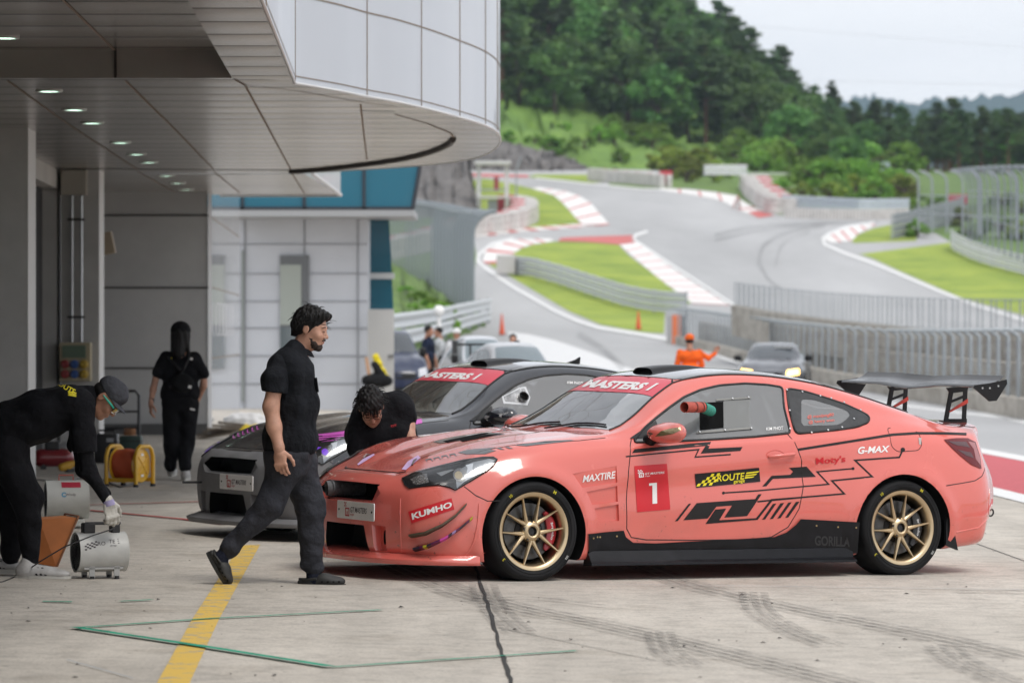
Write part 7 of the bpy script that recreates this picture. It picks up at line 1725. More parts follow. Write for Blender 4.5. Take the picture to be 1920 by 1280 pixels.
def shell(rs, rx=.100, ry=.084, rz=.092, cz=.045, cx=-.016, front=.5):
 while True:
  d = rs.normal(size=3); d /= np.linalg.norm(d)
  if d[2] > -.15 and d[0] < front: return (cx + d[0] * rx, d[1] * ry, cz + d[2] * rz), d
def hair_short(h, seed=1, front=.62, fringe=True, fluff=.013, back=-.04, nape=False):
 P = [('e', (-.018, 0, .052), (.100 + fluff * .5, .083 + fluff * .4, .088 + fluff), None, .02), ('e', (-.050, 0, .012), (.066, .074, .072), None, .02)]
 if nape: P += [('c', (-.07, 0, 0), (-.085, 0, -.06), .055, .032), ('e', (.045, 0, .100), (.06, .055, .028), None)]
 if fringe: P.append(('e', (.060, 0, .085), (.038, .056, .030), None, .02))
 face = lambda Q: -(np.sqrt(((Q[..., 0] - .125) / 1.05) ** 2 + (Q[..., 1] * .90) ** 2 + ((Q[..., 2] + .025) * .80) ** 2) - .088)
 low = lambda Q: -(Q[..., 2] - back - .9 * np.clip(Q[..., 0] + .02, 0, 1))
 o = sdf_mesh('hair', P, .005, HAIR, h, k=.02, blur=1, noise=vnoise(seed, 130, .0045, (1, 1.6, .5)), cut=lambda Q: np.maximum(face(Q), low(Q)))
 strands(h, 110, lambda rs: shell(rs), .045, seed, lambda rs, c, nn: (nn[0] * .3 + rs.normal() * .35 + .25, nn[1] * .8 + rs.normal() * .3, -.45 + .25 * rs.normal()))
 return o
def hand_mesh(curl=.35, k=.006, thick=1.0, spread=.06):
 """right-hand style: x to the fingertips, y to the thumb side, z the back of the hand"""
 P = [('e', (.040, 0, 0), (.050, .040, .0155), None, .01), ('c', (-.02, 0, 0), (.01, 0, 0), .027, .026, .02), ('c', (.078, -.030, .001), (.078, .030, .002), .0115, .0115, .012)]
 for i, (y, L_) in enumerate(((.031, .070), (.0105, .079), (-.0105, .073), (-.030, .058))):
  a = -curl * (.5 + .12 * i); p = Vector((.080 - .004 * abs(i - 1), y, .001)); sp = (y / .03) * spread
  for j, f in enumerate((.45, .30, .25)):
   q = p + Vector((math.cos(a) * math.cos(sp), math.sin(sp) * math.cos(a), math.sin(a))) * L_ * f
   P.append(('c', tuple(p), tuple(q), (.0095 - .001 * j) * thick, (.0088 - .001 * j) * thick, k)); p = q; a -= curl * (1.0 + .15 * i)
 p = Vector((.010, .028, -.004)); 
 for d, L_, r_ in ((Vector((.65, .62, -.40)), .038, .0135), (Vector((.85, .35, -.38)), .032, .011), (Vector((.95, .08, -.28)), .026, .0095)):
  q = p + d.normalized() * L_; P.append(('c', tuple(p), tuple(q), r_ * thick, (r_ - .0015) * thick, .008)); p = q
 return sdf_mesh('hand', P, .0034, SKIN, k=k, blur=1, part=False)
HAND = hand_mesh(.42)
def put_hand(root, o, f, back, s=1.0, mt=None, me=None, mirror=False, name='hand'):
 M = frame_m(o, f, back); d = (me or HAND).copy()
 if mirror:
  for v in d.vertices: v.co.y = -v.co.y
  d.flip_normals()
 d.materials[0] = mt or SKIN; h = link(name, d, root); h.matrix_local = M @ Matrix.Scale(s, 4); return h
class Fig:
 """figure drawn with picture positions at a known distance; dy = metres farther (+) or nearer (-)"""
 def __init__(s, label, gx, gy, Y, cat='person', name='person'):
  s.Y = Y; p = at(gx, gy, Y); s.o = Vector((p.x, Y, gz(p.x))); s.root = thing(name, label, cat, s.o)
 def __call__(s, px, py, dy=0):
  p = CAMP + ray(px, py) * (s.Y + dy); return tuple(p - s.o)
def lace(m, q): return m

# ---- the man walking across the apron -------------------------------------------------------
F = Fig('bearded man in a black polo shirt and clogs walking past the parked coupes', 600, 1100, 24.63)
q = F; N1a = vnoise(3, 22, .006, (1, 1, .6)); N1b = vnoise(33, 50, .003, (1.2, 1, .5)); N1 = lambda P: N1a(P) + N1b(P); N2a = vnoise(8, 17, .0060, (1, 1, .8)); N2b = vnoise(18, 42, .0026, (.8, .8, 1.3)); N2 = lambda P: N2a(P) + N2b(P)
put_head(F.root, q(583, 618), (.97, -.20, -.20), (.20, 0, .98), 1.02, SKIN, lambda h: (hair_short(h, 3, fluff=.007, back=-.060, nape=True), strands(h, 60, lambda rs: shell(rs, front=.9), .06, 9, lambda rs, c, nn: (.9 + rs.normal() * .4, rs.normal() * .4, .3 + rs.normal() * .5), .0015)), beard=True)
shirt = [('c', q(548, 700, -.09), q(548, 700, .09), .138, .138, .06), ('c', q(535, 678, -.13), q(535, 678, .13), .078, .078, .06), ('c', q(552, 760, -.07), q(552, 760, .07), .155, .155, .08), ('c', q(543, 825, -.06), q(543, 825, .06), .172, .172, .07),
         ('c', q(555, 658, -.03), q(555, 658, .03), .072, .072, .04)]
for yy, xx in ((-1, 514), (1, 530)): sdf_mesh('sleeve', [('c', q(xx + 10, 684, yy * .16), q(xx + 2, 712, yy * .215), .076, .080, .03), ('c', q(xx + 2, 712, yy * .215), q(xx, 750, yy * .225), .080, .079, .03)], .007, SHB, F.root, k=.03, noise=vnoise(77, 26, .004), cut=lambda P: q(0, 734)[2] - P[..., 2] - .12 * (P[..., 0] - q(514, 0)[0]))
def cut_shirt(P):
 z1 = q(0, 851)[2]; bot = z1 - P[..., 2]; nk = np.array(q(572, 650)); d = .062 - np.linalg.norm((P - nk) * np.array([1, 1, .7]), axis=-1)
 return np.maximum(bot, d)
sh_ = sdf_mesh('polo_shirt', shirt, .0085, SHB, F.root, k=.05, noise=N1, cut=cut_shirt, blur=2)
m = MB(); ring = []
for k in range(20):
 a = 2 * math.pi * k / 20; ring.append(Vector(q(563, 651)) + Vector((.066 * math.cos(a) + .0, .066 * math.sin(a), -.030 * math.cos(a) + .01)))
rows = [[p for p in ring] + [ring[0]], [p + Vector((math.cos(2 * math.pi * i / 20) * .022, math.sin(2 * math.pi * i / 20) * .022, -.040)) for i, p in enumerate(ring)] + [ring[0] + Vector((.022, 0, -.040))], [p + Vector((math.cos(2 * math.pi * i / 20) * .014, math.sin(2 * math.pi * i / 20) * .014, -.042)) for i, p in enumerate(ring)] + [ring[0] + Vector((.014, 0, -.042))], [p * 1 + Vector((-.006 * math.cos(2 * math.pi * i / 20), -.006 * math.sin(2 * math.pi * i / 20), -.01)) for i, p in enumerate(ring)] + [ring[0] + Vector((-.006, 0, -.01))]]
m.grid(rows); m.build('collar', SHB, sh_, smooth=50)
m = MB(); m.box(Vector(q(589, 722, -.105)), (.006, .065, .09), Matrix.Rotation(R(-8), 3, 'Y') @ Matrix.Rotation(R(45), 3, 'Z')); 
m.build('chest_pocket', SHB, sh_)
arm = [('c', q(515, 725, -.235), q(508, 762, -.24), .050, .047, .03), ('c', q(508, 762, -.24), q(514, 800, -.25), .047, .045, .03), ('c', q(514, 800, -.25), q(523, 838, -.27), .043, .031, .03), ('c', q(523, 838, -.27), q(524, 845, -.27), .031, .030, .02)]
sdf_mesh('forearm', arm, .006, SKIN, F.root, k=.03)
arm2 = [('c', q(530, 725, .23), q(535, 770, .26), .046, .042, .03), ('c', q(535, 770, .26), q(565, 825, .27), .042, .028, .03)]
sdf_mesh('forearm', arm2, .008, SKIN, F.root, k=.03)
put_hand(F.root, q(524, 846, -.27), (.10, -.02, -1), (-.35, -.93, -.05), 1.06, mirror=False); put_hand(F.root, q(567, 828, .27), (.3, 0, -1), (.2, 1, 0), 1.0, mirror=True)
tr = [('c', q(540, 855, -.08), q(548, 855, .08), .150, .150, .07), ('c', q(535, 880, -.10), q(506, 948, -.11), .105, .080, .05), ('c', q(506, 948, -.11), q(432, 1022, -.10), .080, .055, .04), ('c', q(432, 1022, -.10), q(426, 1030, -.10), .055, .052, .02),
      ('c', q(562, 880, .08), q(583, 958, .09), .115, .090, .05), ('c', q(583, 958, .09), q(585, 1040, .09), .088, .066, .04), ('c', q(585, 1040, .09), q(587, 1066, .09), .066, .050, .02), ('c', q(576, 1058, .08), q(594, 1060, .09), .045, .045, .02)]
sdf_mesh('trousers', tr, .0085, PANT, F.root, k=.05, noise=N2, cut=lambda P: P[..., 2] - q(0, 843)[2], blur=2)
def clog(root, heel, toe, up, mt, wd=.052):
 heel, toe, up = Vector(heel), Vector(toe), Vector(up).normalized(); d = toe - heel; L_ = d.length; M = frame_m(heel, d, up)
 P = [('e', (L_ * .28, 0, .030), (L_ * .30, wd * .78, .032), None, .03), ('e', (L_ * .70, 0, .036), (L_ * .31, wd * 1.02, .036), None, .03), ('e', (L_ * .55, 0, .052), (L_ * .22, wd * .85, .036), None, .02)]
 me = sdf_mesh('clog', P, .0055, mt, k=.02, part=False, cut=lambda Q: np.maximum(.004 - Q[..., 2], -(np.sqrt(((Q[..., 0] - L_ * .22) / (L_ * .20)) ** 2 + (Q[..., 1] / (wd * .62)) ** 2 + ((Q[..., 2] - .09) / .062) ** 2) - 1) * .04))
 o = link('clog', me, root); o.matrix_local = M
 m = MB(); ol = []
 for k in range(28):
  a = 2 * math.pi * k / 28; x = L_ * .5 + L_ * .52 * math.cos(a); ol.append((x, (wd * (.86 + .22 * (x / L_))) * math.sin(a)))
 m.prism(ol, 'Z', 0, .020); s_ = m.build('sole', mt, o)
 for sg in (-1, 1):
  for k in range(4):
   x = L_ * (.52 + .12 * k); y = sg * wd * (1.02 - .10 * max(0, k - 1)); b = MB(); b.box((x, y, .036), (.013, .010, .009), bev=.002); b.build('vent_hole', mat('well_black'), o)
 m = MB(); m.tube([(L_ * .40, -wd * .9, .055), (L_ * .14, -wd * .78, .046), (.010, 0, .050), (L_ * .14, wd * .78, .046), (L_ * .40, wd * .9, .055)], .009, 6); m.build('heel_strap', mt, o, smooth=60)
 return o
RUBB = mat('clog_rubber', (.020, .020, .019), .6)
SOCK = cloth('navy_sock', (.012, .014, .025))
sdf_mesh('sock', [('c', q(585, 1060, .09), q(588, 1088, .09), .042, .040), ('c', q(588, 1088, .09), q(615, 1092, .09), .036, .03)], .007, SOCK, F.root); sdf_mesh('sock', [('c', q(432, 1022, -.10), q(412, 1048, -.10), .044, .040), ('c', q(412, 1048, -.10), q(425, 1072, -.10), .036, .032)], .007, SOCK, F.root)
clog(F.root, q(559, 1100, .09), q(647, 1100, .09), (0, 0, 1), RUBB, .056); clog(F.root, q(387, 1037, -.10), q(424, 1099, -.10), (.86, -.10, .50), RUBB, .054)

# ---- the man bending over the fan -------------------------------------------------------------
G_ = Fig('man in a dark cap and green sunglasses bending down to lift a white drum fan', 50, 1084, 25.0); q = G_
def cap_(h, mt, brim=True, s=1.0):
 sdf_mesh('cap', [('e', (-.012, 0, .062), (.104 * s, .088 * s, .082 * s), None), ('c', (.05, 0, .085), (.02, 0, .10), .045, .05)], .0055, mt, h, k=.02, cut=lambda Q: .030 - Q[..., 2] - .10 * Q[..., 0])
 if brim:
  m = MB(); rows = []
  for i in range(7):
   t = i / 6; rows.append([(.070 + .082 * t * (1 - .45 * abs(u) ** 2.2) - .035 * abs(u) ** 2 * (1 - t * .3), .072 * u, .052 - .010 * t - .014 * u * u) for u in np.linspace(-1, 1, 13)])
  m.grid(rows); m.grid([[(a, b, c - .003) for a, b, c in r_] for r_ in rows]); m.build('cap_brim', mt, h, smooth=60)
CAPM = cloth('grey_cap', (.060, .062, .072))
def g_hair(h):
 sdf_mesh('hair', [('e', (-.030, 0, .015), (.082, .080, .060), None)], .006, HAIR, h, cut=lambda Q: np.maximum(Q[..., 0] - .0, -.035 - Q[..., 2])); cap_(h, CAPM)
 tl = mat('teal_frame', (.03, .42, .30), .35); m = MB()
 for sg in (-1, 1): m.tube([(-.010, sg * .084, .012), (.05, sg * .078, .012), (.088, sg * .056, .010)], [.004, .0075, .0075], 8)
 g = m.build('sunglass_temples', tl, h, smooth=60)
 m = MB(); rows = [[(.094 + .010 * math.cos(u * 1.2) , .058 * u, z) for u in np.linspace(-1, 1, 15)] for z in (.018, -.014)]; m.grid(rows); m.build('sunglass_lens', mat('lens_dark', (.02, .02, .02), .1, coat=1), g)
 m = MB(); m.tube([(.094 + .010 * math.cos(u * 1.2) + .002, .058 * u, -.015) for u in np.linspace(-1, 1, 15)], .0035, 6); m.build('sunglass_rim', WHT, g)
put_head(G_.root, q(198, 748), (.62, -.16, -.77), (.76, 0, .64), 1.02, SKIND, g_hair)
# torso frame along the back
sh = [('c', q(20, 800, -.10), q(20, 800, .10), .165, .165, .07), ('c', q(75, 778, -.12), q(75, 778, .12), .165, .165, .08), ('c', q(125, 762, -.14), q(125, 762, .14), .135, .135, .07), ('c', q(152, 756, -.17), q(152, 756, .17), .088, .088, .06), ('c', q(170, 742), q(172, 740), .066, .060, .04),
      ('c', q(152, 768, -.19), q(156, 815, -.23), .082, .080, .03), ('c', q(156, 815, -.23), q(160, 850, -.235), .080, .078, .02), ('c', q(152, 770, .19), q(148, 830, .23), .080, .076, .03)]
sdf_mesh('tshirt', sh, .009, TSH, G_.root, k=.05, noise=vnoise(12, 20, .006, (.7, 1, 1)), blur=2, cut=lambda P: np.maximum(np.where((P[..., 0] > q(128, 0)[0]), q(0, 845)[2] - P[..., 2], -1), q(-40, 0)[0] - P[..., 0]))
sdf_mesh('sleeved_arm', [('c', q(158, 838, -.235), q(166, 880, -.24), .052, .048, .03), ('c', q(166, 880, -.24), q(203, 941, -.24), .048, .031, .03)], .0065, PANTB, G_.root, k=.03)
sdf_mesh('sleeved_arm', [('c', q(148, 820, .23), q(156, 880, .24), .050, .046, .03), ('c', q(156, 880, .24), q(200, 925, .10), .046, .030, .03)], .008, PANTB, G_.root, k=.03)
GH = hand_mesh(.62, thick=1.18); put_hand(G_.root, q(204, 943, -.24), (.22, .10, -.95), (.45, -.85, .2), 1.16, GLV, GH, name='gloved_hand')
m = MB(); m.tube([q(203, 938, -.24), q(206, 948, -.24)], [.036, .035], 16, cap=False); m.build('glove_cuff', mat('cuff_violet', (.38, .34, .55), .8), G_.root, smooth=60)
lg = [('c', q(10, 835, -.12), q(10, 835, .12), .150, .150, .06), ('c', q(14, 860, -.13), q(52, 935, -.14), .125, .095, .05), ('c', q(52, 935, -.14), q(58, 1035, -.13), .092, .058, .04), ('c', q(4, 860, .13), q(18, 940, .14), .120, .095, .05), ('c', q(18, 940, .14), q(20, 1030, .13), .092, .056, .04), ('c', q(56, 1030, -.13), q(58, 1052, -.13), .060, .045, .02), ('c', q(20, 1028, .13), q(20, 1050, .13), .058, .045, .02)]
sdf_mesh('trousers', lg, .009, PANTB, G_.root, k=.05, noise=vnoise(15, 24, .007), blur=2)
def trainer(root, heel, toe, mt, wd=.048, stripes=True):
 heel, toe = Vector(heel), Vector(toe); d = toe - heel; L_ = d.length; M = frame_m(heel, d, (0, 0, 1))
 me = sdf_mesh('trainer', [('e', (L_ * .22, 0, .055), (L_ * .22, wd * .80, .055), None), ('e', (L_ * .45, 0, .050), (L_ * .30, wd * .86, .042), None), ('e', (L_ * .74, 0, .038), (L_ * .26, wd * .95, .030), None), ('c', (L_ * .20, 0, .06), (L_ * .22, 0, .11), .040, .040)], .006, mt, k=.03, part=False, cut=lambda Q: .006 - Q[..., 2])
 o = link('trainer', me, root); o.matrix_local = M
 m = MB(); ol = []
 for k in range(28): a = 2 * math.pi * k / 28; x = L_ * .5 + L_ * .52 * math.cos(a); ol.append((x, (wd * (.84 + .2 * x / L_)) * math.sin(a)))
 m.prism(ol, 'Z', 0, .026); m.build('sole', mat('sole_white', (.55, .54, .50), .6), o)
 if stripes:
  for k in range(3):
   x = L_ * (.40 + .08 * k); m = MB(); m.add([(x, -wd * .90, .030), (x + .014, -wd * .91, .030), (x - .012, -wd * .66, .080), (x - .026, -wd * .66, .080)], [(0, 1, 2, 3)]); m.build('side_stripe', BLK, o, fix=False)
 return o
TRW = mat('trainer_white', (.50, .49, .48), .7, noise=(20, .15)); trainer(G_.root, q(28, 1086, -.14), q(132, 1087, -.16), TRW, .056); trainer(G_.root, q(-38, 1074, .14), q(45, 1074, .12), TRW, .056)
m = MB(); v, f, a_ = text2d('ROUTE', .2, .02); 
pl_ = [q(105, 716, -.02), q(140, 739, -.165)]
V0, V1 = Vector(pl_[0]), Vector(pl_[1]); dirt = (V1 - V0); acr = Vector((-.012, 0, 0))
vs = []
for u, t in v:
 p = V0 + dirt * u + Vector((.02, -.01, .030)) * (1 - t) * -1; vs.append(p)
shb = [o for o in G_.root.children if o.name.startswith('tshirt')][0]; bvt = BVHTree.FromPolygons([v_.co for v_ in shb.data.vertices], [p.vertices[:] for p in shb.data.polygons])
def on_cloth(bv, F_, quad, txt, mt, name, par, off=.003, **k):
 v, f = text_on_quad(txt, quad, 3, **k); P = []; ok = []
 c = CAMP - F_.o
 for a, b in v: h = bv.ray_cast(c, ray(a, b).normalized()); ok.append(h[0] is not None); P.append(h[0] + h[1] * off if h[0] is not None else Vector())
 m = MB(); m.add(P, [g for g in f if all(ok[i] for i in g)]); return m.build(name, mt, par, fix=False)
on_cloth(bvt, G_, [(106, 712), (142, 731), (140, 742), (100, 717)], 'ROUTE', YEL, 'back_lettering', shb, shear=.1, bold=.02)
for k in range(3): on_cloth(bvt, G_, [(128 + 1 * k, 733 + 3 * k), (143, 736 + 3 * k), (143, 738 + 3 * k), (127, 735 + 3 * k)], '-', YEL, 'back_stripe', shb, bold=.1)

# ---- the mechanic leaning over the bonnet ---------------------------------------------------------
Mx = Fig('mechanic in black T-shirt and glasses leaning down over the coral bonnet', 705, 1035, 27.35); q = Mx
put_head(Mx.root, q(696, 764, -.10), (.10, -.72, -.75), (-.05, -.75, .66), 1.04, SKIN, lambda h: (hair_short(h, 5, fluff=.014, back=-.04), strands(h, 60, lambda rs: (( .055 + rs.rand() * .03, rs.uniform(-.05, .05), .085), np.array([.7, 0, .7])), .055, 4, lambda rs, c, nn: (.6 + rs.normal() * .15, rs.normal() * .3, -.9), .003)), glasses=True)
sh = [('c', q(688, 775, .10), q(748, 770, .10), .105, .105, .06), ('c', q(700, 765, .16), q(745, 758, .16), .095, .095, .06), ('c', q(685, 815, .10), q(745, 815, .10), .140, .140, .07), ('c', q(690, 880, .12), q(740, 880, .12), .150, .150, .06), ('c', q(755, 765, .12), q(766, 783, .09), .066, .060, .03), ('c', q(674, 785, .06), q(668, 840, -.02), .066, .060, .03), ('c', q(668, 840, -.02), q(672, 872, -.06), .056, .052, .03), ('c', q(698, 775, .02), q(700, 780, .02), .07, .07, .04)]
ms = sdf_mesh('tshirt', sh, .0085, TSH, Mx.root, k=.045, noise=vnoise(31, 24, .005), blur=2)
sdf_mesh('forearm', [('c', q(767, 785, .09), q(768, 818, .02), .044, .040, .03), ('c', q(768, 818, .02), q(764, 850, -.04), .038, .028, .02)], .007, SKIN, Mx.root); put_hand(Mx.root, q(764, 852, -.04), (-.3, -.5, -.8), (0, -.3, 1), 1.0)
sdf_mesh('forearm', [('c', q(672, 868, -.06), q(680, 880, -.20), .036, .027, .02)], .007, SKIN, Mx.root); put_hand(Mx.root, q(680, 880, -.20), (.6, -.8, -.2), (0, -.3, 1), 1.0, mirror=True)
sdf_mesh('trousers', [('c', q(695, 895, .14), q(735, 895, .14), .14, .14, .05), ('c', q(695, 920, .14), q(690, 1025, .14), .09, .06, .04), ('c', q(738, 920, .14), q(742, 1025, .14), .09, .06, .04)], .011, PANTB, Mx.root, k=.05)
for x in (690, 742): trainer(Mx.root, q(x, 1033, .20), q(x, 1040, -.05), TRW, .05, False)
bvm = BVHTree.FromPolygons([v_.co for v_ in ms.data.vertices], [p.vertices[:] for p in ms.data.polygons]); on_cloth(bvm, Mx, [(733, 797), (743, 795), (743, 799), (733, 801)], 'ROUTE', mat('red_ink'), 'chest_lettering', ms)

# ---- the person walking away --------------------------------------------------------------------------
Wm = Fig('long haired person in black with a cross-body bag walking away from the camera', 335, 900, 41.4); q = Wm
def long_hair(h):
 sdf_mesh('hair', [('e', (-.018, 0, .045), (.108, .092, .096), None), ('c', (-.05, 0, .0), (-.09, 0, -.16), .080, .055), ('c', (-.03, .06, 0), (-.06, .085, -.19), .035, .015), ('c', (-.03, -.06, 0), (-.06, -.085, -.17), .035, .015)], .009, HAIR, h, k=.03, noise=vnoise(6, 60, .005, (1, 1, .25)), cut=lambda Q: -(np.sqrt((Q[..., 0] - .125) ** 2 + (Q[..., 1] * .9) ** 2 + ((Q[..., 2] + .02) * .8) ** 2) - .088))
 sdf_mesh('cap', [('e', (-.012, 0, .060), (.115, .100, .094), None)], .009, cloth('black_cap', (.010, .010, .011)), h, cut=lambda Q: .035 - Q[..., 2])
put_head(Wm.root, q(339, 631), (.05, 1, 0), (0, 0, 1), 1.06, SKIN, long_hair, brow=False)
ws_ = sdf_mesh('tshirt', [('c', q(318, 675), q(358, 677), .095, .095, .06), ('c', q(322, 700), q(356, 702), .115, .115, .07), ('c', q(322, 735), q(352, 737), .125, .125, .06), ('c', q(310, 670), q(297, 698, -.03), .066, .066, .03), ('c', q(366, 672), q(380, 700, -.03), .066, .066, .03), ('c', q(338, 660), q(338, 655), .06, .05, .03)], .012, TSH, Wm.root, k=.045, noise=vnoise(44, 22, .005), blur=1)
sdf_mesh('forearm', [('c', q(295, 698, -.03), q(287, 730, -.04), .038, .034, .02), ('c', q(287, 730, -.04), q(283, 755, -.10), .034, .026, .02)], .008, SKIN, Wm.root); put_hand(Wm.root, q(283, 757, -.10), (0, -.1, -1), (-.9, -.3, 0), 1.0)
m = MB(); m.tube([q(284.5, 747, -.08), q(283.5, 754, -.09)], .030, 14); m.build('wrist_watch', BLK, Wm.root, smooth=60)
sdf_mesh('forearm', [('c', q(382, 700, -.03), q(382, 722, 0), .038, .036, .02), ('c', q(382, 722, 0), q(373, 745, .06), .036, .028, .02)], .008, SKIN, Wm.root); put_hand(Wm.root, q(373, 745, .06), (-.3, .3, -1), (.9, -.3, 0), .95, mirror=True)
sdf_mesh('trousers', [('c', q(326, 755), q(350, 755), .125, .125, .05), ('c', q(322, 775), q(322, 830, -.02), .098, .082, .04), ('c', q(322, 830, -.02), q(320, 872, .08), .080, .066, .04), ('c', q(353, 775), q(350, 830), .098, .080, .04), ('c', q(350, 830), q(347, 874, -.10), .080, .066, .04)], .012, PANTB, Wm.root, k=.05, noise=vnoise(47, 20, .006), blur=1)
trainer(Wm.root, q(320, 893, .10), q(326, 888, .36), TRW, .05, False); trainer(Wm.root, q(347, 901, -.16), q(350, 897, .12), TRW, .05, False)
m = MB(); m.tube([q(356, 668, -.10), q(345, 690, -.15), q(330, 715, -.15), q(318, 728, -.12)], .014, 6); m.tube([q(315, 668, -.1), q(335, 690, -.15), q(358, 722, -.13)], .012, 6); bg_ = m.build('bag_strap', BLK, Wm.root)
sdf_mesh('cross_body_bag', [('e', q(342, 718, -.17), (.12, .06, .10), None)], .012, cloth('bag_black', (.012, .012, .013)), bg_.parent)
for a, b, w_, h_ in ((357, 672, .05, .025), (356, 725, .035, .03), (361, 767, .05, .02)): m = MB(); m.box(q(a, b, -.235 if b == 725 else (-.105 if b < 700 else -.125)), (w_, .006, h_), Matrix.Rotation(R(15), 3, 'Y')); m.build('white_tag', WHT, Wm.root)
m = MB(); m.box(q(321, 673, -.10), (.015, .005, .03)); m.build('yellow_mark', YEL, Wm.root)

# ---- far figures ------------------------------------------------------------------------------------
def far_person(label, px, Y, top_px, shirt, pants, face=0, hat=None, arm=None, skin=None, H=1.72, hairm=None):
 X = (px - HX) / FPX * Y; z = gz(X); s_ = (CAMH + (628 - top_px) / FPX * Y - z) / H; r = thing('person', label, 'person', (X, Y, z), R(face)); r.scale = (s_,) * 3
 Ls = lambda *a: a
 sdf_mesh('torso', [('c', (0, -.10, 1.30), (0, .10, 1.30), .12, .12, .06), ('c', (0, -.08, 1.05), (0, .08, 1.05), .125, .125, .06), ('c', (0, -.19, 1.38), (.02, -.25, 1.12), .065, .055, .03), ('c', (0, .19, 1.38), (.02, .25, 1.12), .065, .055, .03), ('c', (0, 0, 1.40), (0, 0, 1.47), .07, .06, .03)], .016, shirt, r, k=.05)
 sdf_mesh('trousers', [('c', (0, -.07, .92), (0, .07, .92), .125, .125, .05), ('c', (0, -.10, .85), (.02, -.11, .48), .095, .070, .03), ('c', (.02, -.11, .48), (-.01, -.12, .08), .068, .052, .03), ('c', (0, .10, .85), (.02, .11, .48), .095, .070, .03), ('c', (.02, .11, .48), (-.01, .12, .08), .068, .052, .03)], .016, pants, r, k=.04)
 for sg in (-1, 1):
  sdf_mesh('shoe', [('c', (-.04, sg * .12, .045), (.15, sg * .13, .04), .045, .042)], .014, BLK, r, k=.02)
  if arm and sg == arm: sdf_mesh('arm', [('c', (.02, sg * .22, 1.36), (.05, sg * .38, 1.26), .058, .048), ('c', (.05, sg * .38, 1.26), (.08, sg * .52, 1.36), .048, .04)], .014, shirt, r); put_hand(r, (.08, sg * .53, 1.38), (.1, sg * .5, .8), (1, 0, 0), 1.0, skin or SKIN, mirror=sg < 0)
  else: sdf_mesh('arm', [('c', (.02, sg * .25, 1.12), (.10, sg * .24, .90), .040, .030)], .014, skin or SKIN, r); put_hand(r, (.10, sg * .24, .89), (.15, 0, -1), (0, sg, 0), 1.0, skin or SKIN, mirror=sg < 0)
 h = put_head(r, (.02, 0, 1.60), (1, 0, -.05), (0, 0, 1), 1.0, skin or SKIN, None, brow=False)
 if hat: sdf_mesh('cap', [('e', (-.012, 0, .062), (.110, .094, .088), None), ('e', (.09, 0, .05), (.06, .07, .012), None)], .01, hat, h, k=.01, cut=lambda Q: .028 - Q[..., 2])
 sdf_mesh('hair', [('e', (-.022, 0, .045 if not hat else .0), (.100, .086, .095 if not hat else .05), None)], .01, hairm or HAIR, h, cut=lambda Q: np.maximum(Q[..., 0] - .055 - .5 * np.clip(Q[..., 2] - .04, 0, 1), -.05 - Q[..., 2]))
 return r
far_person('dark haired person in a navy polo shirt standing by the parked cars', 803, 90, 611, cloth('navy_polo', (.012, .018, .04)), PANTB, -20, skin=SKIND)
far_person('person in a pale grey shirt standing just behind the navy polo shirt', 823, 94, 614, cloth('pale_grey_shirt', (.52, .54, .56)), cloth('pale_trousers', (.45, .45, .45)), 200, skin=SKIND)
far_person('person in a white shirt and white cap standing alone beside the dark car', 857, 92, 617, cloth('white_shirt', (.68, .68, .70)), cloth('white_trousers', (.55, .55, .55)), -110, hat=cloth('white_cap', (.7, .7, .7)), skin=SKIND)
far_person('dark haired person behind the silver cars with only the head showing', 962, 82, 627, cloth('dark_top', (.02, .02, .02)), PANTB, -90)
OR = cloth('orange_overall', (.80, .13, .02)); far_person('marshal in bright orange overalls and cap holding one arm out in the pit lane', 1293, 74, 628, OR, OR, 95, hat=cloth('orange_cap', (.85, .16, .03)), arm=-1, skin=SKIND)
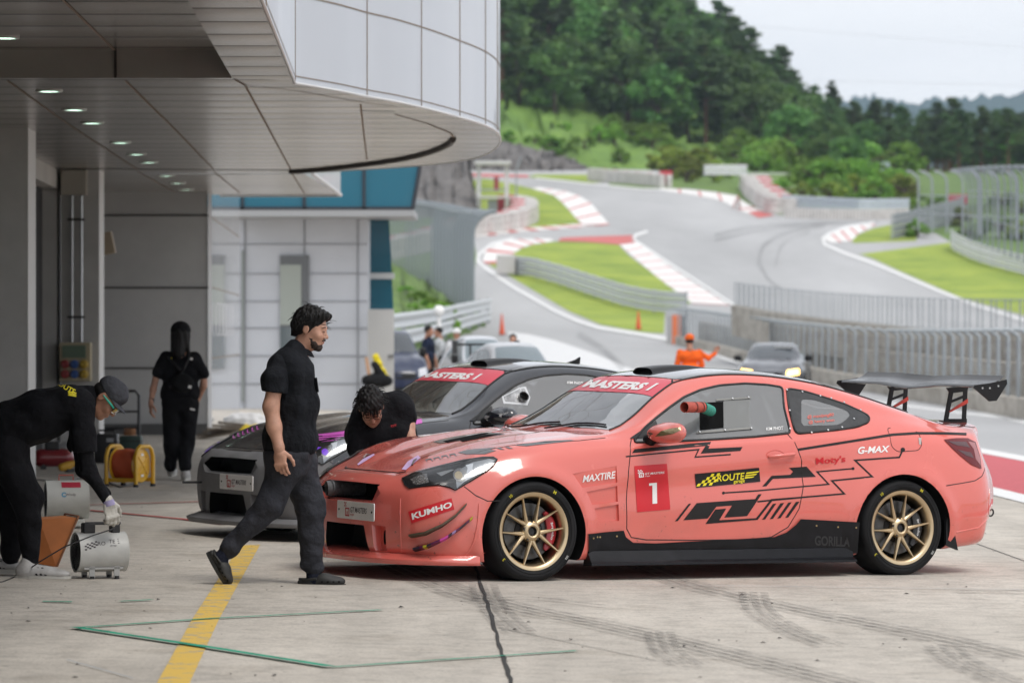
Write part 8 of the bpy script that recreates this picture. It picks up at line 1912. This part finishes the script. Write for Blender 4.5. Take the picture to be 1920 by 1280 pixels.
# ================================================================== fans, reel, trolley, clutter
FANW = mat('fan_white', (.52, .52, .50), .45, noise=(8, .10)); FBL = mat('plastic_black', (.018, .018, .02), .45)
def rotz(a): return Matrix.Rotation(a, 3, 'Z')
def drum_fan(label, px, py, Y, r_, L_, ang, body, legs=True, top=None):
 p = at(px, py, Y); g = gz(p.x); t = thing('drum_fan', label, 'fan', (p.x, Y, g), ang); h = p.z - g
 m = MB(); m.lathe([(r_ * .93, -L_ / 2), (r_ * 1.02, -L_ / 2), (r_, -L_ / 2 + .012), (r_, L_ / 2 - .012), (r_ * 1.02, L_ / 2), (r_ * .93, L_ / 2), (r_ * .95, L_ / 2 - .02), (r_ * .95, -L_ / 2 + .02), (r_ * .93, -L_ / 2)], 48, 'X', (0, 0, h)); m.build('drum', body, t, smooth=35)
 for sx in (-1, 1):
  m = MB()
  for k in range(1, 8): m.tube([(sx * (L_ / 2 - .004), r_ * .93 * k / 7.5 * math.cos(a), h + r_ * .93 * k / 7.5 * math.sin(a)) for a in [2 * math.pi * j / 28 for j in range(28)]], .0018, 5, closed=True)
  for k in range(8): a = math.pi * k / 8; m.tube([(sx * (L_ / 2 - .006), -r_ * .93 * math.cos(a), h - r_ * .93 * math.sin(a)), (sx * (L_ / 2 - .006), r_ * .93 * math.cos(a), h + r_ * .93 * math.sin(a))], .002, 5)
  m.build('guard_grille', FBL, t)
 m = MB(); m.lathe([(0, -.06), (.045, -.06), (.05, 0), (.045, .06), (0, .06)], 20, 'X', (0, 0, h)); m.build('motor', FBL, t, smooth=50)
 m = MB()
 for k in range(6):
  a = k * math.pi / 3; c, s = math.cos(a), math.sin(a); c2_, s2_ = math.cos(a + .55), math.sin(a + .55); m.add([(-.03, .05 * c, h + .05 * s), (-.03, r_ * .88 * c, h + r_ * .88 * s), (.02, r_ * .88 * c2_, h + r_ * .88 * s2_), (.02, .05 * c2_, h + .05 * s2_)], [(0, 1, 2, 3)])
 m.build('fan_blades', mat('blade_dark', (.03, .03, .03), .5), t)
 m = MB(); m.lathe([(0, .0), (r_ * .9, 0)], 30, 'X', (.0, 0, h)); m.build('inner_plate', mat('well_black'), t, fix=False)
 return t, h
f1, h1 = drum_fan('scuffed white drum fan with black handle blocks being lifted by the gloved hand', 187, 1034, 24.95, .123, .315, R(22), FANW)
m = MB(); m.box((-.075, 0, h1 + .150), (.075, .075, .065), bev=.008); m.build('handle_block', FBL, f1); m = MB(); m.box((.095, 0, h1 + .150), (.055, .075, .065), bev=.008); m.build('handle_block', FBL, f1); m = MB(); m.box((.02, 0, h1 + .178), (.22, .05, .018), bev=.005); m.build('handle_bar', FBL, f1)
for x in (-.075, .085):
 for y in (-.085, .085): m = MB(); m.box((x, y, h1 * .5 - .035), (.035, .012, h1 - .075 - .02)); lg_ = m.build('leg', mat('leg_grey', (.40, .40, .39), .5), f1); m = MB(); m.cyl((x, y, 0), (x, y, .022), .016, 12); m.build('foot', FBL, lg_)
m = MB(); m.box((0, -.085, h1 * .42), (.25, .012, .012)); m.build('leg_rail', MATS['leg_grey'], f1)
def drum_text(t, txt, h, r_, a0, size, x0, mt, name='drum_lettering', **k):
 v, f, asp = text2d(txt, **k); m = MB(); m.add([(x0 + u * size * asp, -(r_ + .0015) * math.cos(a0 + (tt - .5) * size / r_), h + (r_ + .0015) * math.sin(a0 + (tt - .5) * size / r_)) for u, tt in v], f); return m.build(name, mt, t, fix=False)
INK = mat('ink_dark'); drum_text(f1, 'RO', h1, .123, R(28), .026, -.045, INK, shear=.1); drum_text(f1, 'TE', h1, .123, R(34), .026, .030, INK, shear=.1); drum_text(f1, 'garage', h1, .123, R(20), .011, .035, INK)
m = MB()
for i in range(6):
 for j in range(4):
  if (i + j) % 2 == 0:
   x = -.130 + .014 * i; a = R(8) + j * .085 + i * .03; P = []
   for dx, da in ((0, 0), (.014, .0), (.014, .08), (0, .08)): P.append((x + dx, -.1245 * math.cos(a + da), h1 + .1245 * math.sin(a + da)))
   m.add(P, [(0, 1, 2, 3)])
m.build('drum_checks', INK, f1, fix=False)
for k in range(3): drum_text(f1, '-', h1, .123, R(28 + 7 * k), .004, .085, INK, 'drum_stripe')
pc = [at(215, 990, 24.72), at(175, 1003, 24.6), at(120, 1025, 24.55), at(75, 1052, 24.55)]; gl_ = [ground(40, 1078), ground(5, 1092), ground(-40, 1098)]
m = MB(); m.tube([tuple(p) for p in [*pc, *[g + Vector((0, 0, .006)) for g in gl_]]], .0045, 7); tag(m.build('mains_cable', FBL, None, smooth=60), 'thin black cord trailing from the white fan past the trainers', 'cord')
f2_, h2_ = drum_fan('cream drum fan with a red taped patch standing behind the bending man', 125, 936, 31.2, .150, .33, R(12), mat('fan_cream', (.56, .56, .52), .45, noise=(8, .08)))
m = MB(); m.tube([(-.06, 0, h2_ + .15), (-.06, 0, h2_ + .19), (.05, 0, h2_ + .19), (.05, 0, h2_ + .15)], .007, 8); m.build('handle', mat('handle_red', (.42, .10, .07), .5), f2_)
m = MB(); rows = [[(x, -.1515 * math.cos(a), h2_ + .1515 * math.sin(a)) for x in (-.05, .10)] for a in [R(40 + 5 * k) for k in range(6)]]; m.grid(rows); m.build('red_patch', mat('patch_red', (.42, .015, .04), .6), f2_, fix=False)
drum_text(f2_, 'Windy', h2_, .150, R(16), .026, -.02, INK); drum_text(f2_, 'C', h2_, .150, R(17), .040, -.055, mat('logo_blue', (.05, .30, .50), .5), 'drum_emblem', bold=.06)
m = MB(); m.box((.03, 0, h2_ - .20), (.20, .20, .10), bev=.01); m.box((.03, 0, .03), (.34, .30, .02)); m.box((.03, 0, h2_ * .5 - .05), (.1, .2, h2_ - .2)); m.build('base_plate', MATS['fan_cream'], f2_)
# orange duct collar
od = thing('duct_collar', 'orange square funnel standing between the man\'s legs and the cream fan', 'duct collar', tuple(ground(95, 1060)), R(20)); 
m = MB(); A = [(-.03, -.02, .05), (.03, .10, .02), (.05, .12, .30), (-.03, 0, .32)]; Bq = [(.0, -.18, -.0), (.13, .05, .0), (.20, .06, .30), (.07, -.17, .31)]
m.add([(-.10, -.10, .02), (-.10, .14, .02), (-.10, .14, .31), (-.10, -.10, .31), (.0, -.16, .0), (.0, .18, .0), (.14, .18, .32), (.14, -.16, .32)], [(0, 1, 5, 4), (1, 2, 6, 5), (2, 3, 7, 6), (3, 0, 4, 7)]); m.build('funnel', mat('duct_orange', (.48, .16, .045), .5, noise=(7, .15)), od, fix=False)
m = MB(); m.tube([(.0, -.17, .0), (.0, .19, .0), (.145, .19, .33), (.145, -.17, .33)], .008, 6, closed=True); m.build('flange', mat('flange_brown', (.22, .09, .04), .5), od)
# yellow cable reel
p = ground(243, 912); rl = thing('cable_reel', 'yellow framed cable reel wound with orange cord standing on the apron', 'cable reel', tuple(p), R(-26)); YP_ = mat('reel_yellow', (.75, .42, .02), .4, coat=.4)
for x in (-.17, .17):
 m = MB(); m.tube([(x, -.16, 0), (x, -.16, .30), (x, -.13, .37), (x, -.08, .40), (x, .08, .40), (x, .13, .37), (x, .16, .30), (x, .16, 0)], .022, 8); m.build('frame', YP_, rl, smooth=50)
for y in (-.15, .15): m = MB(); m.box((0, y, .07), (.34, .025, .04)); m.build('cross_rail', YP_, rl)
m = MB(); m.lathe([(.045, -.135), (.172, -.135), (.176, -.128), (.172, -.120), (.045, -.120)], 36, 'X', (0, 0, .215)); m.build('flange', YP_, rl, smooth=40); m = MB(); m.lathe([(.0, .125), (.165, .125), (.172, .130), (.165, .140), (.11, .142), (.09, .150), (0, .150)], 36, 'X', (0, 0, .215)); fl_ = m.build('side_cover', YP_, rl, smooth=40)
m = MB()
for k in range(4): a = R(45 + 90 * k); m.tube([(.152, 0, .215), (.150, .12 * math.cos(a), .215 + .12 * math.sin(a))], .006, 6)
m.build('cover_ribs', YP_, fl_)
for dz in (.09, -.09): m = MB(); m.box((.146, .0, .215 + dz), (.006, .045, .05)); m.build('paper_label', WHT, fl_)
m = MB(); npt = 26 * 12; m.tube([(-.115 + .235 * i / npt, (.150 + .006 * math.sin(i * .7)) * math.cos(2 * math.pi * i / 26), .215 + (.150 + .006 * math.sin(i * .7)) * math.sin(2 * math.pi * i / 26)) for i in range(npt)], .0095, 6); m.lathe([(0, -.12), (.145, -.12), (.145, .125), (0, .125)], 24, 'X', (0, 0, .215)); m.build('orange_cord', mat('cord_orange', (.55, .09, .025), .55), rl, smooth=60)
for x in (-.17, .17):
 for y in (-.16, .16): m = MB(); m.cyl((x, y, -.004), (x, y, .03), .027, 10); m.build('rubber_foot', FBL, rl)
# hand trolley, cases, tools
p = ground(222, 838); tr_ = thing('hand_trolley', 'black tubular platform trolley standing by the end wall', 'trolley', tuple(p), R(5)); s_ = .55
m = MB(); m.tube([(-.30, 0, 0), (-.30, 0, .68), (-.26, 0, .74), (.22, 0, .74), (.27, 0, .68), (.27, 0, 0)], .020, 8); m.tube([(-.30, 0, .47), (.27, 0, .47)], .015, 6); m.tube([(-.30, 0, .25), (.27, 0, .25)], .015, 6); m.build('handle_frame', FBL, tr_, smooth=60); m = MB(); m.box((0, -.35, .12), (.62, .8, .05), bev=.01); m.build('platform', FBL, tr_)
for x in (-.25, .22):
 for y in (-.05, -.65): m = MB(); m.cyl((x - .015, y, .05), (x + .015, y, .05), .05, 14); m.build('wheel', FBL, tr_, smooth=50)
def crate(label, px, py, w_, d_, h_, mt, cat, lift=0, rz=0, name='tool_case', handle=True):
 p = ground(px, py); t = thing(name, label, cat, (p.x, p.y, p.z + lift), rz); m = MB(); m.box((0, 0, h_ / 2), (w_, d_, h_), bev=.015); m.build('case_body', mt, t, smooth=30)
 m = MB(); m.box((0, 0, h_ * .72), (w_ + .008, d_ + .008, .015)); m.build('lid_seam', FBL, t)
 if handle: m = MB(); m.tube([(-.09, 0, h_), (-.09, 0, h_ + .04), (.09, 0, h_ + .04), (.09, 0, h_)], .012, 6); m.build('handle', FBL, t)
 return t
t = crate('black hard tool case with a silver label in front of the trolley', 200, 868, .27, .25, .34, mat('case_black', (.02, .02, .022), .4), 'tool case'); m = MB(); m.box((.05, -.128, .27), (.08, .006, .045)); m.build('label_plate', mat('plate_silver', (.35, .36, .38), .4), t)
t = crate('dark green box with a brown cord coil on top beside the trolley', 245, 850, .28, .25, .22, mat('box_green', (.03, .06, .05), .5), 'box', name='storage_box', handle=False)
m = MB(); m.tube([(.07 * math.cos(a) * (1 - .02 * (i % 7)), .05 * math.sin(a), .24 + .03 * (i // 18)) for i, a in enumerate([2 * math.pi * k / 18 for k in range(54)])], .012, 6); o = m.build('cord_coil', mat('cord_brown', (.40, .17, .06), .6)); pp = ground(243, 850); o.location = (pp.x, pp.y, pp.z); tag(o, 'brown cord coiled on top of the dark green box', 'cord')
rc_ = thing('air_compressor', 'dark red rounded air compressor tank under the bending man\'s chest', 'compressor', tuple(ground(98, 880)), R(10)); sdf_mesh('tank', [('c', (-.12, 0, .13), (.14, 0, .13), .10, .10)], .012, mat('tank_red', (.22, .012, .02), .3, coat=.6), rc_); m = MB(); m.box((0, 0, .26), (.16, .12, .10), bev=.02); m.build('motor', FBL, rc_)
for x in (-.1, .12): m = MB(); m.cyl((x, -.09, .03), (x, .09, .03), .03, 12); m.build('wheel', FBL, rc_)
pt = thing('power_tool', 'yellow and black power tool lying beside the red compressor', 'power tool', tuple(ground(126, 886)), R(30)); sdf_mesh('tool_body', [('c', (-.06, 0, .06), (.08, 0, .10), .045, .035), ('c', (0, 0, .08), (.03, 0, .0), .028, .025)], .009, mat('tool_yellow', (.60, .33, .03), .5), pt); m = MB(); m.box((.03, 0, .02), (.10, .07, .05), bev=.01); m.build('battery', FBL, pt)
rg_ = thing('rag', 'pale grey cloth heaped above the red compressor behind the man', 'cloth', tuple(ground(118, 872))); sdf_mesh('cloth_heap', [('e', (0, 0, .18), (.16, .10, .06), None), ('c', (.05, 0, .18), (.12, 0, .30), .05, .03)], .012, cloth('rag_grey', (.40, .40, .41)), rg_, noise=vnoise(71, 40, .012)); m = MB(); m.box((0, 0, .07), (.26, .16, .14), bev=.02); m.build('carton', mat('carton_dark', (.06, .05, .045), .8), rg_)
hs_ = MB(); P0 = [ground(*p_) for p_ in ((262, 905), (225, 915), (196, 902), (160, 895), (120, 905), (60, 900))]; hs_.tube([tuple(p_ + Vector((0, 0, .01))) for p_ in P0], .009, 6); tag(hs_.build('extension_lead', FBL), 'black lead running along the floor from the cable reel towards the compressor', 'cord')
# cones
def cone(label, p, H=.72, grp=None):
 t = thing('traffic_cone', label, 'traffic cone', p, 0, grp); m = MB(); m.box((0, 0, .02), (.38, .38, .04), bev=.01); m.build('base', mat('cone_base', (.05, .05, .05), .7), t); m = MB(); m.lathe([(.15, .04), (.03, H), (0, H)], 24, 'Z'); m.build('cone_body', mat('cone_orange', (.72, .10, .03), .5), t, smooth=40)
 m = MB(); m.lathe([(.118, .26), (.060, .58)], 24, 'Z'); m.build('reflective_band', WHT, t, smooth=40)
 return t
X, Y = T(1197, 618); cone('orange and white cone at the grass edge left of the orange end block', (X, Y, terr(X, Y)), 1.0)
X, Y = T(941, 628); cone('orange and white cone standing on the pit exit road behind the parked cars', (X, Y, terr(X, Y)), 1.1)
p = ground(787, 735); cone('orange cone beside the navy car near the service door', tuple(p))
mo = [o for o in K1['mir-1'].children if o.name.startswith('mirror_shell')][0]; mw = c1.M @ Matrix.Translation(K1['mir-1'].location); mi_ = mw.inverted(); mbv = BVHTree.FromPolygons([v_.co for v_ in mo.data.vertices], [p_.vertices[:] for p_ in mo.data.polygons])
v, f = tess([[(1228, 818), (1240, 808), (1258, 803), (1276, 801), (1277, 806), (1262, 813), (1240, 817)]], 4); P = []
for a, b in v: h_ = mbv.ray_cast(mi_ @ CAMP, (mi_.to_3x3() @ ray(a, b)).normalized()); P.append(h_[0] + h_[1] * .003 if h_[0] is not None else None)
m = MB(); m.add([p_ or Vector() for p_ in P], [g for g in f if all(P[i] is not None for i in g)]); m.build('mirror_lens', mat('lens_brass', (.22, .17, .08), .2, .6, coat=1), mo, fix=False)
# clutter by the service door
yc = thing('yellow_cloth', 'yellow cloth draped over a black bag by the service door', 'cloth', tuple(at(714, 722, 78))); sdf_mesh('draped_cloth', [('c', (-.10, 0, .55), (.10, 0, .10), .07, .09)], .02, cloth('cloth_yellow', (.72, .58, .03)), yc, noise=vnoise(5, 25, .012))
bb = thing('black_bag', 'black bag lying at the foot of the service door', 'bag', tuple(at(708, 725, 77))); sdf_mesh('bag_body', [('e', (0, 0, .12), (.30, .2, .14), None), ('c', (.1, 0, .15), (-.05, 0, .42), .10, .06)], .02, MATS['bag_black'], bb, noise=vnoise(6, 20, .012))
pk = MB(); pk.tube([tuple(at(700, 752, 77)), tuple(at(687, 672, 79))], .045, 4); tag(pk.build('wooden_plank', mat('wood_plank', (.38, .22, .13), .7)), 'wooden plank leaning against the white wall by the service door', 'plank')
wp = thing('plastic_bag', 'crumpled white plastic bag on the ground behind the black coupe', 'bag', tuple(ground(462, 806))); sdf_mesh('bag_body', [('e', (0, 0, .14), (.36, .2, .14), None), ('e', (.2, 0, .1), (.25, .2, .1), None)], .02, mat('bag_white', (.62, .62, .62), .5), wp, noise=vnoise(9, 28, .02))
yp = thing('plastic_sheet', 'yellow plastic sheet lying in front of the white bag', 'sheet', tuple(ground(470, 812))); sdf_mesh('sheet_heap', [('e', (0, 0, .06), (.32, .2, .07), None)], .018, cloth('sheet_yellow', (.70, .52, .04)), yp, noise=vnoise(10, 30, .012))
sc2 = thing('timber_pile', 'untidy pile of dark timber against the end of the grey wall', 'timber', tuple(ground(415, 824)))
for k in range(6): m = MB(); m.box((.05 * k - .12, .08 * (k % 3), .05 + .035 * k), (.62 - .05 * k, .09, .035), Matrix.Rotation(R(-14 + 8 * k), 3, 'Z') @ Matrix.Rotation(R(-9 + 3 * k), 3, 'Y')); m.build('board', mat('timber_dark', (.16, .13, .10), .8, noise=(8, .3)), sc2)
# round white lamp on a post by the left bank
lp = thing('globe_lamp', 'white round topped lamp post standing before the left grass bank', 'lamp post', tuple(at(823, 690, 98))); m = MB(); m.cyl((0, 0, -.2), (0, 0, 1.25), .05, 10); m.build('post', WHT, lp, smooth=60); m = MB(); m.lathe([(0, -.14), (.09, -.12), (.135, 0), (.09, .12), (0, .14)], 20, 'Z', (0, 0, 1.40)); m.build('globe', WHT, lp, smooth=80)
